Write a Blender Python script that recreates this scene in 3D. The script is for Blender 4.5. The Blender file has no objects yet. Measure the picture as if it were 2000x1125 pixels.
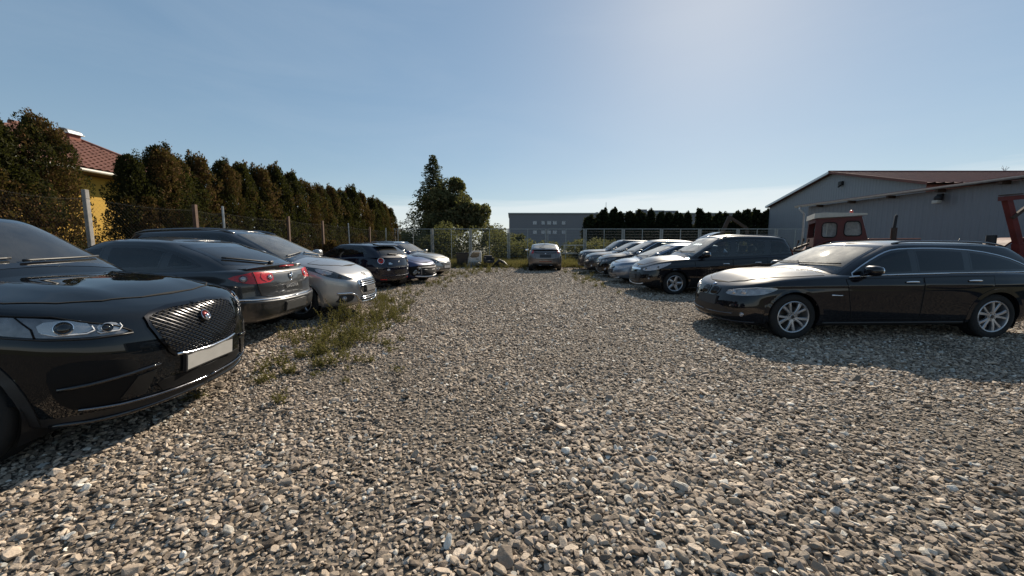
import bpy, bmesh, math, random
import numpy as np
from mathutils import Vector, Matrix, Euler
from mathutils.bvhtree import BVHTree
from mathutils.geometry import delaunay_2d_cdt
from mathutils import noise as mnoise

rng = np.random.default_rng(7)
random.seed(7)
R = math.radians
SC = bpy.context.scene
COL = SC.collection

# ------------------------------------------------------------------ camera
CAM_H = 1.39
cam_d = bpy.data.cameras.new('camera')
cam = bpy.data.objects.new('camera', cam_d)
COL.objects.link(cam)
cam_d.sensor_width = 36.0
cam_d.lens = 13.5
cam_d.clip_start = 0.05
cam_d.clip_end = 4000
cam.location = (0, 0, CAM_H)
cam.rotation_euler = (R(90 - 6.43), 0, 0)
SC.camera = cam

# ------------------------------------------------------------------ sky and sun
SUN_EL, SUN_AZ = 31.0, 26.5        # azimuth to the right of the view direction (+Y)
world = bpy.data.worlds.new('World')
SC.world = world
world.use_nodes = True
wn, wl = world.node_tree.nodes, world.node_tree.links
wn.clear()
w_out = wn.new('ShaderNodeOutputWorld')
w_bg = wn.new('ShaderNodeBackground')
w_sky = wn.new('ShaderNodeTexSky')
w_sky.sky_type = 'NISHITA'
w_sky.sun_disc = False
w_sky.sun_elevation = R(SUN_EL)
w_sky.sun_rotation = R(SUN_AZ)
w_sky.altitude = 100
w_sky.air_density = 0.9
w_sky.dust_density = 0.24
w_sky.ozone_density = 1.6
w_bg.inputs['Strength'].default_value = 0.07
# a low band of thin white cloud near the horizon
tc = wn.new('ShaderNodeTexCoord')
sep = wn.new('ShaderNodeSeparateXYZ')
wl.new(tc.outputs['Generated'], sep.inputs[0])
mp = wn.new('ShaderNodeMapping')
mp.inputs['Scale'].default_value = (1.2, 1.2, 14)
wl.new(tc.outputs['Generated'], mp.inputs[0])
nz = wn.new('ShaderNodeTexNoise')
nz.inputs['Scale'].default_value = 3.0
nz.inputs['Detail'].default_value = 7
nz.inputs['Roughness'].default_value = 0.55
wl.new(mp.outputs[0], nz.inputs['Vector'])


def wmath(op, a, b=None, clamp=False):
    n = wn.new('ShaderNodeMath')
    n.operation = op
    n.use_clamp = clamp
    for i, x in enumerate((a, b)):
        if x is None:
            continue
        if isinstance(x, (int, float)):
            n.inputs[i].default_value = x
        else:
            wl.new(x, n.inputs[i])
    return n.outputs[0]


lean = wmath('MULTIPLY', sep.outputs['X'], 0.02)
edge = wmath('ADD', wmath('ADD', lean, 0.118), wmath('MULTIPLY', wmath('SUBTRACT', nz.outputs['Fac'], 0.5), 0.05))
band = wmath('MULTIPLY', wmath('SUBTRACT', edge, sep.outputs['Z']), 45.0, True)
band = wmath('MULTIPLY', band, wmath('ADD', 0.30, wmath('MULTIPLY', nz.outputs['Fac'], 0.35)))
w_mix = wn.new('ShaderNodeMixRGB')
wl.new(band, w_mix.inputs['Fac'])
w_pre = wn.new('ShaderNodeMixRGB')
w_pre.blend_type = 'MULTIPLY'
w_pre.inputs['Fac'].default_value = 1.0
w_pre.inputs['Color2'].default_value = (.094, .1, .1, 1)
wl.new(w_sky.outputs['Color'], w_pre.inputs['Color1'])
w_gam = wn.new('ShaderNodeGamma')          # gentler contrast between the sun's side and the rest of the sky
w_gam.inputs['Gamma'].default_value = 0.50
wl.new(w_pre.outputs[0], w_gam.inputs['Color'])
w_sat = wn.new('ShaderNodeHueSaturation')
w_sat.inputs['Saturation'].default_value = 1.38
w_sat.inputs['Value'].default_value = 7.3
wl.new(w_gam.outputs[0], w_sat.inputs['Color'])
wl.new(w_sat.outputs[0], w_mix.inputs['Color1'])
w_mix.inputs['Color2'].default_value = (8.6, 8.9, 9.0, 1)
# thin uneven veil over the whole sky
mp2 = wn.new('ShaderNodeMapping')
mp2.inputs['Scale'].default_value = (1.0, 1.6, 5.0)
mp2.inputs['Rotation'].default_value = (0.15, 0.2, 0.5)
wl.new(tc.outputs['Generated'], mp2.inputs[0])
nz2 = wn.new('ShaderNodeTexNoise')
nz2.inputs['Scale'].default_value = 1.7
nz2.inputs['Detail'].default_value = 8
nz2.inputs['Roughness'].default_value = 0.6
nz2.inputs['Distortion'].default_value = 0.6
wl.new(mp2.outputs[0], nz2.inputs['Vector'])
veil = wmath('MULTIPLY', wmath('SUBTRACT', nz2.outputs['Fac'], 0.42), 0.30, True)
w_mix2 = wn.new('ShaderNodeMixRGB')
wl.new(veil, w_mix2.inputs['Fac'])
wl.new(w_mix.outputs['Color'], w_mix2.inputs['Color1'])
w_mix2.inputs['Color2'].default_value = (6.2, 6.9, 7.6, 1)
wl.new(w_mix2.outputs['Color'], w_bg.inputs['Color'])
wl.new(w_bg.outputs[0], w_out.inputs['Surface'])

sun_d = bpy.data.lights.new('sun', 'SUN')
sun_d.energy = 5.0
sun_d.angle = R(0.53)
sun_d.color = (1.0, 0.885, 0.72)
sun = bpy.data.objects.new('sun', sun_d)
COL.objects.link(sun)
_d = Vector((math.sin(R(SUN_AZ)) * math.cos(R(SUN_EL)), math.cos(R(SUN_AZ)) * math.cos(R(SUN_EL)), math.sin(R(SUN_EL))))
sun.rotation_euler = _d.to_track_quat('Z', 'Y').to_euler()
sun.location = (10, 20, 20)

SC.view_settings.view_transform = 'Standard'
SC.view_settings.look = 'None'
SC.view_settings.exposure = 0.6
SC.view_settings.gamma = 1.0
SC.view_settings.use_curve_mapping = False
SC.cycles.max_bounces = 7
SC.cycles.transparent_max_bounces = 12
SC.cycles.caustics_reflective = False
SC.cycles.caustics_refractive = False
SC.cycles.sample_clamp_indirect = 6.0
try:
    SC.cycles.use_denoising = True
except Exception:
    pass

# ------------------------------------------------------------------ materials
MATS = {}


class NT:
    def __init__(s, name):
        s.m = bpy.data.materials.new(name)
        s.m.use_nodes = True
        s.n, s.l = s.m.node_tree.nodes, s.m.node_tree.links
        s.n.clear()
        s.out = s.n.new('ShaderNodeOutputMaterial')
        MATS[name] = s.m

    def node(s, typ, **kw):
        n = s.n.new(typ)
        for k, v in kw.items():
            setattr(n, k, v)
        return n

    def put(s, sock, v):
        if hasattr(v, 'is_output') or isinstance(v, bpy.types.NodeSocket):
            s.l.new(v, sock)
        elif isinstance(v, tuple) and len(v) == 3 and sock.type == 'RGBA':
            sock.default_value = (*v, 1)
        else:
            sock.default_value = v

    def pr(s, **kw):
        p = s.n.new('ShaderNodeBsdfPrincipled')
        names = dict(base='Base Color', rough='Roughness', metal='Metallic', coat='Coat Weight', coatr='Coat Roughness',
                     spec='Specular IOR Level', normal='Normal', ior='IOR', trans='Transmission Weight', sheen='Sheen Weight',
                     sub='Subsurface Weight', emit='Emission Color', emits='Emission Strength', alpha='Alpha', cnormal='Coat Normal')
        for k, v in kw.items():
            s.put(p.inputs[names[k]], v)
        return p.outputs[0]

    def coord(s, kind='Object'):
        return s.node('ShaderNodeTexCoord').outputs[kind]

    def noise(s, scale, detail=4, rough=.55, vec=None, stretch=None):
        n = s.node('ShaderNodeTexNoise')
        n.inputs['Scale'].default_value = scale
        n.inputs['Detail'].default_value = detail
        n.inputs['Roughness'].default_value = rough
        v = vec if vec is not None else s.coord()
        if stretch:
            mpn = s.node('ShaderNodeMapping')
            mpn.inputs['Scale'].default_value = stretch
            s.l.new(v, mpn.inputs[0])
            v = mpn.outputs[0]
        s.l.new(v, n.inputs['Vector'])
        return n.outputs['Fac']

    def ramp(s, fac, stops):
        r = s.node('ShaderNodeValToRGB')
        el = r.color_ramp.elements
        while len(el) < len(stops):
            el.new(.5)
        for e, (p, c) in zip(el, stops):
            e.position = p
            e.color = (*c, 1) if isinstance(c, tuple) else (c, c, c, 1)
        s.l.new(fac, r.inputs[0])
        return r.outputs[0]

    def mix(s, f, a, b, mode='MIX'):
        n = s.node('ShaderNodeMixRGB', blend_type=mode)
        s.put(n.inputs[0], f)
        s.put(n.inputs[1], a)
        s.put(n.inputs[2], b)
        return n.outputs[0]

    def math(s, op, a, b=0.0, clamp=False):
        n = s.node('ShaderNodeMath', operation=op, use_clamp=clamp)
        s.put(n.inputs[0], a)
        s.put(n.inputs[1], b)
        return n.outputs[0]

    def bump(s, h, strength=.3, dist=.01):
        b = s.node('ShaderNodeBump')
        b.inputs['Strength'].default_value = strength
        b.inputs['Distance'].default_value = dist
        s.l.new(h, b.inputs['Height'])
        return b.outputs[0]

    def done(s, sh):
        s.l.new(sh, s.out.inputs['Surface'])
        return s.m


def mat(name, base, rough=.5, metal=0.0, coat=0.0, vary=.12, scale=8, bump=0.0, spec=.5, bscale=60):
    if name in MATS:
        return MATS[name]
    t = NT(name)
    f = t.noise(scale, 5, .6)
    lo = tuple(c * (1 - vary) for c in base)
    hi = tuple(min(1, c * (1 + vary)) for c in base)
    kw = dict(base=t.ramp(f, [(.3, lo), (.7, hi)]), metal=metal, coat=coat, spec=spec,
              rough=t.ramp(f, [(.3, max(.02, rough - .05)), (.7, min(1, rough + .07))]))
    if bump:
        kw['normal'] = t.bump(t.noise(bscale, 4), bump, .01)
    return t.done(t.pr(**kw))


def paint(name, base, metal=.25, rough=.32, dust=.10, dustc=(.20, .18, .15), film=.18):
    """car lacquer: coloured flakes under clear coat, a film of road dust, dark lining on the inner side"""
    if name in MATS:
        return MATS[name]
    t = NT(name)
    d1 = t.noise(2.2, 6, .65)
    d2 = t.noise(45, 3, .6)
    geo = t.node('ShaderNodeNewGeometry')
    sp = t.node('ShaderNodeSeparateXYZ')
    t.l.new(t.coord(), sp.inputs[0])
    low = t.math('MULTIPLY', t.math('SUBTRACT', .62, sp.outputs['Z']), 1.3, True)     # splashed dirt on sills and bumpers
    df = t.math('ADD', t.math('MULTIPLY', t.math('MULTIPLY', d1, d2), dust * 1.3), t.math('MULTIPLY', t.math('MULTIPLY', low, d1), dust * 2.0), True)
    col = t.mix(df, base, dustc)
    sn = t.node('ShaderNodeSeparateXYZ')
    t.l.new(geo.outputs['Normal'], sn.inputs[0])
    up = t.math('MULTIPLY', t.math('SUBTRACT', sn.outputs['Z'], .55), 3.0, True)       # fine dust lies on what faces up
    cr = t.ramp(d1, [(.3, .02), (.75, .02 + dust * .35)])
    p = t.pr(base=col, metal=metal if metal > .2 else 0.0, rough=.44 if metal < .2 else rough, coat=1.0, coatr=cr, spec=t.math('MULTIPLY', up, film) if metal < .2 else .4)
    inner = t.pr(base=(.03, .03, .032), rough=.9)
    mx = t.node('ShaderNodeMixShader')
    t.l.new(geo.outputs['Backfacing'], mx.inputs[0])
    t.l.new(p, mx.inputs[1])
    t.l.new(inner, mx.inputs[2])
    return t.done(mx.outputs[0])


def glass(name, tint=(.35, .38, .38), dust=.06, rough=.015):
    if name in MATS:
        return MATS[name]
    t = NT(name)
    tr = t.node('ShaderNodeBsdfTransparent')
    tr.inputs[0].default_value = (*tint, 1)
    gl = t.node('ShaderNodeBsdfGlossy')
    gl.inputs['Roughness'].default_value = rough
    gl.inputs['Color'].default_value = (.95, .97, 1, 1)
    fr = t.node('ShaderNodeFresnel')
    fr.inputs['IOR'].default_value = 1.55
    m1 = t.node('ShaderNodeMixShader')
    t.l.new(fr.outputs[0], m1.inputs[0])
    t.l.new(tr.outputs[0], m1.inputs[1])
    t.l.new(gl.outputs[0], m1.inputs[2])
    dfd = t.node('ShaderNodeBsdfDiffuse')
    dfd.inputs[0].default_value = (.45, .45, .42, 1)
    dfg = t.node('ShaderNodeBsdfGlossy')
    dfg.inputs['Roughness'].default_value = .58
    dfg.inputs['Color'].default_value = (.75, .76, .75, 1)
    dfm = t.node('ShaderNodeMixShader')
    dfm.inputs[0].default_value = .35
    t.l.new(dfd.outputs[0], dfm.inputs[1])
    t.l.new(dfg.outputs[0], dfm.inputs[2])
    df = dfm
    m2 = t.node('ShaderNodeMixShader')
    n = t.noise(3, 7, .7)
    t.l.new(t.math('MULTIPLY', t.ramp(n, [(.3, .3), (.75, 1.0)]), dust), m2.inputs[0])
    t.l.new(m1.outputs[0], m2.inputs[1])
    t.l.new(df.outputs[0], m2.inputs[2])
    return t.done(m2.outputs[0])


M_BLACK = mat('black_plastic', (.012, .012, .013), .45)
M_DARK = mat('intake_black', (.004, .004, .0045), .6, spec=.2)
M_GLOSSB = mat('gloss_black', (.006, .006, .007), .08, coat=.6)
M_RUB = mat('rubber', (.010, .010, .010), .85, bump=.25, bscale=120)
M_CHROME = mat('chrome', (.75, .76, .78), .08, 1.0, vary=.04)
M_DCHROME = mat('dark_chrome', (.16, .16, .17), .12, 1.0, vary=.1)
M_BCHROME = mat('black_chrome', (.045, .045, .048), .14, 1.0, vary=.1)
M_SILVER = mat('wheel_silver', (.42, .43, .45), .3, .75, vary=.15)
M_SEAM = mat('panel_gap', (.004, .004, .004), .9)
M_RED = mat('red_lens', (.46, .009, .012), .2, 0, .35, vary=.18, scale=40)
M_DRED = mat('dark_red_lens', (.12, .008, .012), .12, 0, .8, vary=.2)
M_CLEAR = mat('clear_lens', (.42, .40, .40), .12, .3, .9, vary=.3, scale=30)
M_LAMP = mat('lamp_housing', (.10, .105, .11), .12, .45, 1.0, vary=.5, scale=14)
M_LAMPD = mat('dark_lamp_housing', (.03, .032, .034), .1, .2, 1.0, vary=.5, scale=14)
M_BULB = mat('lamp_reflector', (.7, .7, .7), .12, .9, .6)
M_WHITE = mat('white_strip', (.72, .72, .72), .3)
M_SEAT = mat('seat_cloth', (.035, .035, .037), .9)
M_TRIM = mat('dashboard_plastic', (.022, .022, .023), .7)
M_PLATE = mat('number_plate_white', (.36, .35, .33), .4, vary=.05)  # white dimmed to grey, the plate's shade put into its colour
M_PBLUE = mat('number_plate_blue', (.02, .05, .25), .4)
M_HOLDER = mat('plate_holder', (.018, .018, .02), .4)
M_SATIN = mat('satin_letters', (.62, .62, .62), .35, .6)
G_CLEAR = glass('window_glass', (.62, .66, .66), .05)
G_DARK = glass('tinted_window_glass', (.05, .055, .06), .04)
G_SCREEN = glass('windscreen_glass', (.55, .6, .6), .24, .02)


# ------------------------------------------------------------------ mesh helpers
def link(name, me, parent=None, loc=None):
    o = bpy.data.objects.new(name, me)
    COL.objects.link(o)
    if parent is not None:
        o.parent = parent
    if loc is not None:
        o.location = loc
    return o


def thing(name, label, cat, loc=(0, 0, 0), rz=0.0, group=None):
    o = link(name, None, None, loc)
    o.rotation_euler = (0, 0, rz)
    o.empty_display_size = .2
    o['label'] = label
    o['category'] = cat
    if group:
        o['group'] = group
    return o


def tag(o, label, cat, group=None):
    o['label'] = label
    o['category'] = cat
    if group:
        o['group'] = group
    return o


class MB:
    def __init__(s):
        s.v, s.f, s.mi = [], [], []
        s.cur = 0

    def add(s, verts, faces, M=None):
        b = len(s.v)
        for p in verts:
            p = Vector(p)
            s.v.append(tuple(M @ p) if M is not None else tuple(p))
        for f in faces:
            s.f.append([i + b for i in f])
            s.mi.append(s.cur)
        return s

    def box(s, c, size, M=None, bev=0.0):
        x, y, z = (d / 2 for d in size)
        T = Matrix.Translation(c) @ (M if M is not None else Matrix())
        if bev <= 0:
            vs = [(a * x, b * y, e * z) for a in (-1, 1) for b in (-1, 1) for e in (-1, 1)]
            fs = [(0, 1, 3, 2), (4, 6, 7, 5), (0, 4, 5, 1), (2, 3, 7, 6), (0, 2, 6, 4), (1, 5, 7, 3)]
            return s.add(vs, fs, T)
        bm = bmesh.new()
        bmesh.ops.create_cube(bm, size=1)
        bmesh.ops.scale(bm, vec=(2 * x, 2 * y, 2 * z), verts=bm.verts)
        bmesh.ops.bevel(bm, geom=bm.edges[:], offset=min(bev, x * .95, y * .95, z * .95), segments=2, affect='EDGES', profile=.6)
        s.bm(bm, T)
        return s

    def bm(s, bm, T=None):
        bm.verts.index_update()
        s.add([v.co.copy() for v in bm.verts], [[v.index for v in f.verts] for f in bm.faces], T)
        bm.free()
        return s

    def tube(s, path, r, n=8, caps=True):
        path = [Vector(p) for p in path]
        rs = r if isinstance(r, (list, tuple)) else [r] * len(path)
        vs, fs = [], []
        up = None
        for i, p in enumerate(path):
            t = (path[min(i + 1, len(path) - 1)] - path[max(i - 1, 0)]).normalized()
            if up is None:
                a = Vector((0, 0, 1)) if abs(t.z) < .9 else Vector((1, 0, 0))
                up = t.cross(a).normalized()
            up = (up - t * up.dot(t)).normalized()
            w = t.cross(up)
            for k in range(n):
                an = 2 * math.pi * k / n
                vs.append(p + (up * math.cos(an) + w * math.sin(an)) * rs[i])
        for i in range(len(path) - 1):
            for k in range(n):
                k2 = (k + 1) % n
                fs.append((i * n + k, i * n + k2, (i + 1) * n + k2, (i + 1) * n + k))
        if caps:
            fs.append(tuple(range(n))[::-1])
            fs.append(tuple((len(path) - 1) * n + k for k in range(n)))
        return s.add(vs, fs)

    def lathe(s, prof, n=32, M=None, close=False):
        """profile of (axial, radius) pairs turned about the local y axis"""
        vs, fs = [], []
        for k in range(n):
            a = 2 * math.pi * k / n
            for (h, r) in prof:
                vs.append((r * math.cos(a), h, r * math.sin(a)))
        m = len(prof)
        for k in range(n):
            k2 = (k + 1) % n
            for j in range(m - 1 if not close else m):
                j2 = (j + 1) % m
                fs.append((k * m + j, k * m + j2, k2 * m + j2, k2 * m + j))
        return s.add(vs, fs, M)

    def ball(s, c, size, n=12, e=1.0, M=None):
        vs, fs = [], []
        m = n // 2 + 1

        def pw(a):
            return math.copysign(abs(a) ** e, a)
        for i in range(m + 1):
            th = math.pi * i / m - math.pi / 2
            for k in range(n):
                ph = 2 * math.pi * k / n
                vs.append((pw(math.cos(th)) * pw(math.cos(ph)) * size[0] / 2, pw(math.cos(th)) * pw(math.sin(ph)) * size[1] / 2, pw(math.sin(th)) * size[2] / 2))
        for i in range(m):
            for k in range(n):
                k2 = (k + 1) % n
                fs.append((i * n + k, i * n + k2, (i + 1) * n + k2, (i + 1) * n + k))
        return s.add(vs, fs, Matrix.Translation(c) @ (M if M is not None else Matrix()))

    def prism(s, poly, a, b, axis='y', M=None):
        """2-D outline swept from a to b: axis y takes (x,z), axis x takes (y,z), axis z takes (x,y)"""
        def P(p, t):
            return {'y': (p[0], t, p[1]), 'x': (t, p[0], p[1]), 'z': (p[0], p[1], t)}[axis]
        n = len(poly)
        vs = [P(p, a) for p in poly] + [P(p, b) for p in poly]
        fs = [tuple(range(n)), tuple(range(2 * n - 1, n - 1, -1))]
        for i in range(n):
            j = (i + 1) % n
            fs.append((i, i + n, j + n, j))
        return s.add(vs, fs, M)

    def mesh(s, name, mats, smooth=False, fix=True):
        me = bpy.data.meshes.new(name)
        me.from_pydata(s.v, [], s.f)
        if not isinstance(mats, (list, tuple)):
            mats = [mats]
        for m in mats:
            me.materials.append(m)
        me.polygons.foreach_set('material_index', s.mi)
        if fix:
            bm = bmesh.new()
            bm.from_mesh(me)
            bmesh.ops.recalc_face_normals(bm, faces=bm.faces)
            bm.to_mesh(me)
            bm.free()
        if smooth:
            me.polygons.foreach_set('use_smooth', [True] * len(me.polygons))
            if smooth is not True:
                me.set_sharp_from_angle(angle=R(smooth))
        me.update()
        return me

    def build(s, name, mats, parent=None, smooth=False, loc=None, fix=True):
        return link(name, s.mesh(name, mats, smooth, fix), parent, loc)


def pchip(keys):
    xs = np.array([k[0] for k in keys], float)
    ys = np.array([k[1] for k in keys], float)
    o = np.argsort(xs)
    xs, ys = xs[o], ys[o]
    h = np.diff(xs)
    d = np.diff(ys) / h
    m = np.zeros(len(xs))
    for i in range(1, len(xs) - 1):
        if d[i - 1] * d[i] > 0:
            w1, w2 = 2 * h[i] + h[i - 1], h[i] + 2 * h[i - 1]
            m[i] = (w1 + w2) / (w1 / d[i - 1] + w2 / d[i])
    m[0], m[-1] = d[0], d[-1]

    def f(x):
        x = np.clip(np.asarray(x, float), xs[0], xs[-1])
        i = np.clip(np.searchsorted(xs, x) - 1, 0, len(xs) - 2)
        t = (x - xs[i]) / h[i]
        t2, t3 = t * t, t * t * t
        return ys[i] * (2 * t3 - 3 * t2 + 1) + h[i] * m[i] * (t3 - 2 * t2 + t) + ys[i + 1] * (-2 * t3 + 3 * t2) + h[i] * m[i + 1] * (t3 - t2)
    return f


def catmull(P, n):
    """Catmull-Rom through rows of P, n[i] samples in segment i"""
    P = np.array(P, float)
    Q = np.vstack([2 * P[0] - P[1], P, 2 * P[-1] - P[-2]])
    out = []
    for i in range(len(P) - 1):
        p0, p1, p2, p3 = Q[i], Q[i + 1], Q[i + 2], Q[i + 3]
        for k in range(n[i]):
            t = k / n[i]
            out.append(.5 * (2 * p1 + (p2 - p0) * t + (2 * p0 - 5 * p1 + 4 * p2 - p3) * t * t + (3 * p1 - p0 - 3 * p2 + p3) * t ** 3))
    out.append(P[-1])
    return np.array(out)


# ------------------------------------------------------------------ 2-D polygon helpers
def resample(poly, res):
    out = []
    n = len(poly)
    for i in range(n):
        a, b = Vector(poly[i]), Vector(poly[(i + 1) % n])
        k = max(1, int(math.ceil((b - a).length / res)))
        for j in range(k):
            out.append(a.lerp(b, j / k))
    return out


def chaikin(poly, it=2, q=.25):
    for _ in range(it):
        o = []
        n = len(poly)
        for i in range(n):
            a, b = poly[i], poly[(i + 1) % n]
            o.append((a[0] * (1 - q) + b[0] * q, a[1] * (1 - q) + b[1] * q))
            o.append((a[0] * q + b[0] * (1 - q), a[1] * q + b[1] * (1 - q)))
        poly = o
    return poly


def area(poly):
    return .5 * sum(poly[i][0] * poly[(i + 1) % len(poly)][1] - poly[(i + 1) % len(poly)][0] * poly[i][1] for i in range(len(poly)))


def inset(poly, w):
    """move every edge inward by w (outward when negative)"""
    if area(poly) < 0:
        poly = poly[::-1]
    n = len(poly)
    out = []
    for i in range(n):
        p, a, b = Vector(poly[i]), Vector(poly[i - 1]), Vector(poly[(i + 1) % n])
        e1, e2 = (p - a), (b - p)
        if e1.length < 1e-7 or e2.length < 1e-7:
            continue
        e1.normalize(); e2.normalize()
        n1, n2 = Vector((-e1.y, e1.x)), Vector((-e2.y, e2.x))
        k = n1 + n2
        if k.length < 1e-4:
            k = n1
        k = k / max(.35, (1 + n1.dot(n2)))
        out.append((p.x + k.x * w, p.y + k.y * w))
    return out


def inside(poly, P):
    P = np.asarray(P, float)
    x, y = P[:, 0], P[:, 1]
    r = np.zeros(len(P), bool)
    n = len(poly)
    for i in range(n):
        x1, y1 = poly[i][0], poly[i][1]
        x2, y2 = poly[(i + 1) % n][0], poly[(i + 1) % n][1]
        c = (y1 > y) != (y2 > y)
        with np.errstate(divide='ignore', invalid='ignore'):
            xi = (x2 - x1) * (y - y1) / (y2 - y1 + 1e-15) + x1
        r ^= c & (x < xi)
    return r


def clip(poly, a, b, c):
    """keep the side a*x + b*y + c >= 0"""
    out = []
    n = len(poly)
    for i in range(n):
        p, q = poly[i], poly[(i + 1) % n]
        dp, dq = a * p[0] + b * p[1] + c, a * q[0] + b * q[1] + c
        if dp >= 0:
            out.append(p)
        if dp * dq < 0:
            t = dp / (dp - dq)
            out.append((p[0] + (q[0] - p[0]) * t, p[1] + (q[1] - p[1]) * t))
    return out


def circle(cx, cy, r, n=20, ry=None):
    return [(cx + r * math.cos(2 * math.pi * i / n), cy + (ry or r) * math.sin(2 * math.pi * i / n)) for i in range(n)]


def rect(x0, y0, x1, y1):
    return [(x0, y0), (x1, y0), (x1, y1), (x0, y1)]


def sym(half):
    """outline given for y >= 0 from the top centre round to the bottom centre, mirrored"""
    return half + [(-y, z) for (y, z) in half[::-1]]


# ------------------------------------------------------------------ cars
FRONT_T = [(0, 0), (.012, .25), (.05, .5), (.13, .73), (.27, .89), (.48, .97)]
REAR_T = [(.42, .975), (.22, .91), (.10, .77), (.035, .5), (.008, .25), (0, 0)]
GF_T = [(0, 0), (.012, .3), (.05, .6), (.12, .82), (.22, .95), (.36, .99)]
GR_T = [(.30, .99), (.18, .95), (.09, .83), (.035, .6), (.008, .3), (0, 0)]
LOWROWS = [(0, -.13, .11, .90), (.07, -.04, .04, .955), (.2, -.005, .005, .985), (.4, 0, 0, 1.0), (.58, -.01, .0, .998),
           (.72, -.035, .03, .997), (.80, -.05, .045, .985), (.90, -.08, .07, .972), (.965, -.115, .10, .952), (1, -.17, .15, .92)]


def template(front, rear, ns, nf=4, nmid=7):
    P = [(1, 0, -d, f) for d, f in front]
    d0, f0 = front[-1]
    d1, f1 = rear[0]
    for i in range(1, nmid + 1):
        t = i / (nmid + 1)
        P.append((1 - t, t, -(1 - t) * d0 + t * d1, 1.0))
    P += [(0, 1, d, f) for d, f in rear]
    n = [nf] * (len(front) - 1) + [ns] * (nmid + 1) + [nf] * (len(rear) - 1)
    C = catmull(P, n)
    C[:, 3] = np.clip(C[:, 3], 0, 1.0)
    C[0, 3] = C[-1, 3] = 0
    return C


def wheel_meshes(tr, w, rr, style, rim_mat):
    t = MB()
    h = w / 2
    t.lathe([(h - .022, rr - .006), (h - .002, rr + .014), (h + .006, rr + (tr - rr) * .45), (h - .004, tr - .022), (h - .018, tr - .006), (h - .04, tr),
             (h - .06, tr), (h - .063, tr - .007), (h - .07, tr - .007), (h - .073, tr),
             (-h + .073, tr), (-h + .07, tr - .007), (-h + .063, tr - .007), (-h + .06, tr), (-h + .04, tr), (-h + .01, tr - .015), (-h, rr + .03), (-h + .02, rr - .006)], 48)
    tyre = t.mesh('tyre', M_RUB, 40)
    r = MB()
    r.lathe([(h - .006, rr + .004), (h - .001, rr - .004), (h - .006, rr - .016), (h - .03, rr - .024), (-h + .03, rr - .034), (-h + .02, rr)], 48)
    n, kind = style
    hub = .07
    def spoke(a0, a1, w0, w1, y0, y1, r0=hub * .6, r1=rr - .012):
        # outer face slightly dished, sides bevelled
        vs = []
        for q, (rad, ang, wd, yy) in enumerate(((r0, a0, w0, y0), ((r0 + r1) / 2, (a0 + a1) / 2, (w0 + w1) / 2 * .92, (y0 + y1) / 2 + .004), (r1, a1, w1, y1))):
            c, s_ = math.cos(ang), math.sin(ang)
            for (tt, dy) in ((-.5, -.035), (-.5, -.008), (-.32, 0), (.32, 0), (.5, -.008), (.5, -.035)):
                vs.append((rad * c - tt * wd * s_, yy + dy, rad * s_ + tt * wd * c))
        fs = []
        for q in range(2):
            for k in range(5):
                fs.append((q * 6 + k, q * 6 + k + 1, (q + 1) * 6 + k + 1, (q + 1) * 6 + k))
        r.add(vs, fs)
    for i in range(n):
        a = 2 * math.pi * i / n + math.pi / 2
        if kind == 'pair':
            for sg in (-1, 1):
                spoke(a + sg * .12, a + sg * .27, .034, .040 if sg > 0 else .052, h - .022, h - .012)
        elif kind == 'wide':
            spoke(a, a, .085, .062, h - .03, h - .012)
        else:
            spoke(a, a, .05, .036, h - .03, h - .012)
    r.lathe([(h - .018, 0), (h - .018, .028), (h - .024, .032), (h - .024, hub), (h - .05, hub + .004), (h - .06, .02)], 24)
    r.cur = 1
    r.lathe([(h - .0165, 0), (h - .0165, .026), (h - .02, .027)], 16)
    for i in range(5):
        a = 2 * math.pi * (i + .5) / 5 + math.pi / 2
        r.ball((.052 * math.cos(a), h - .025, .052 * math.sin(a)), (.018, .012, .018), 6)
    rim = r.mesh('rim', [rim_mat, M_BLACK], 35)
    d = MB()
    d.lathe([(.005, .05), (.005, .15), (-.02, .15), (-.02, .05)], 24)
    d.cur = 1
    d.lathe([(-.04, 0), (-.04, rr - .036)], 24)
    disc = d.mesh('brake_disc', [mat('brake_disc_steel', (.09, .08, .075), .5, .7), M_BLACK], 35)
    return tyre, rim, disc


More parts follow.
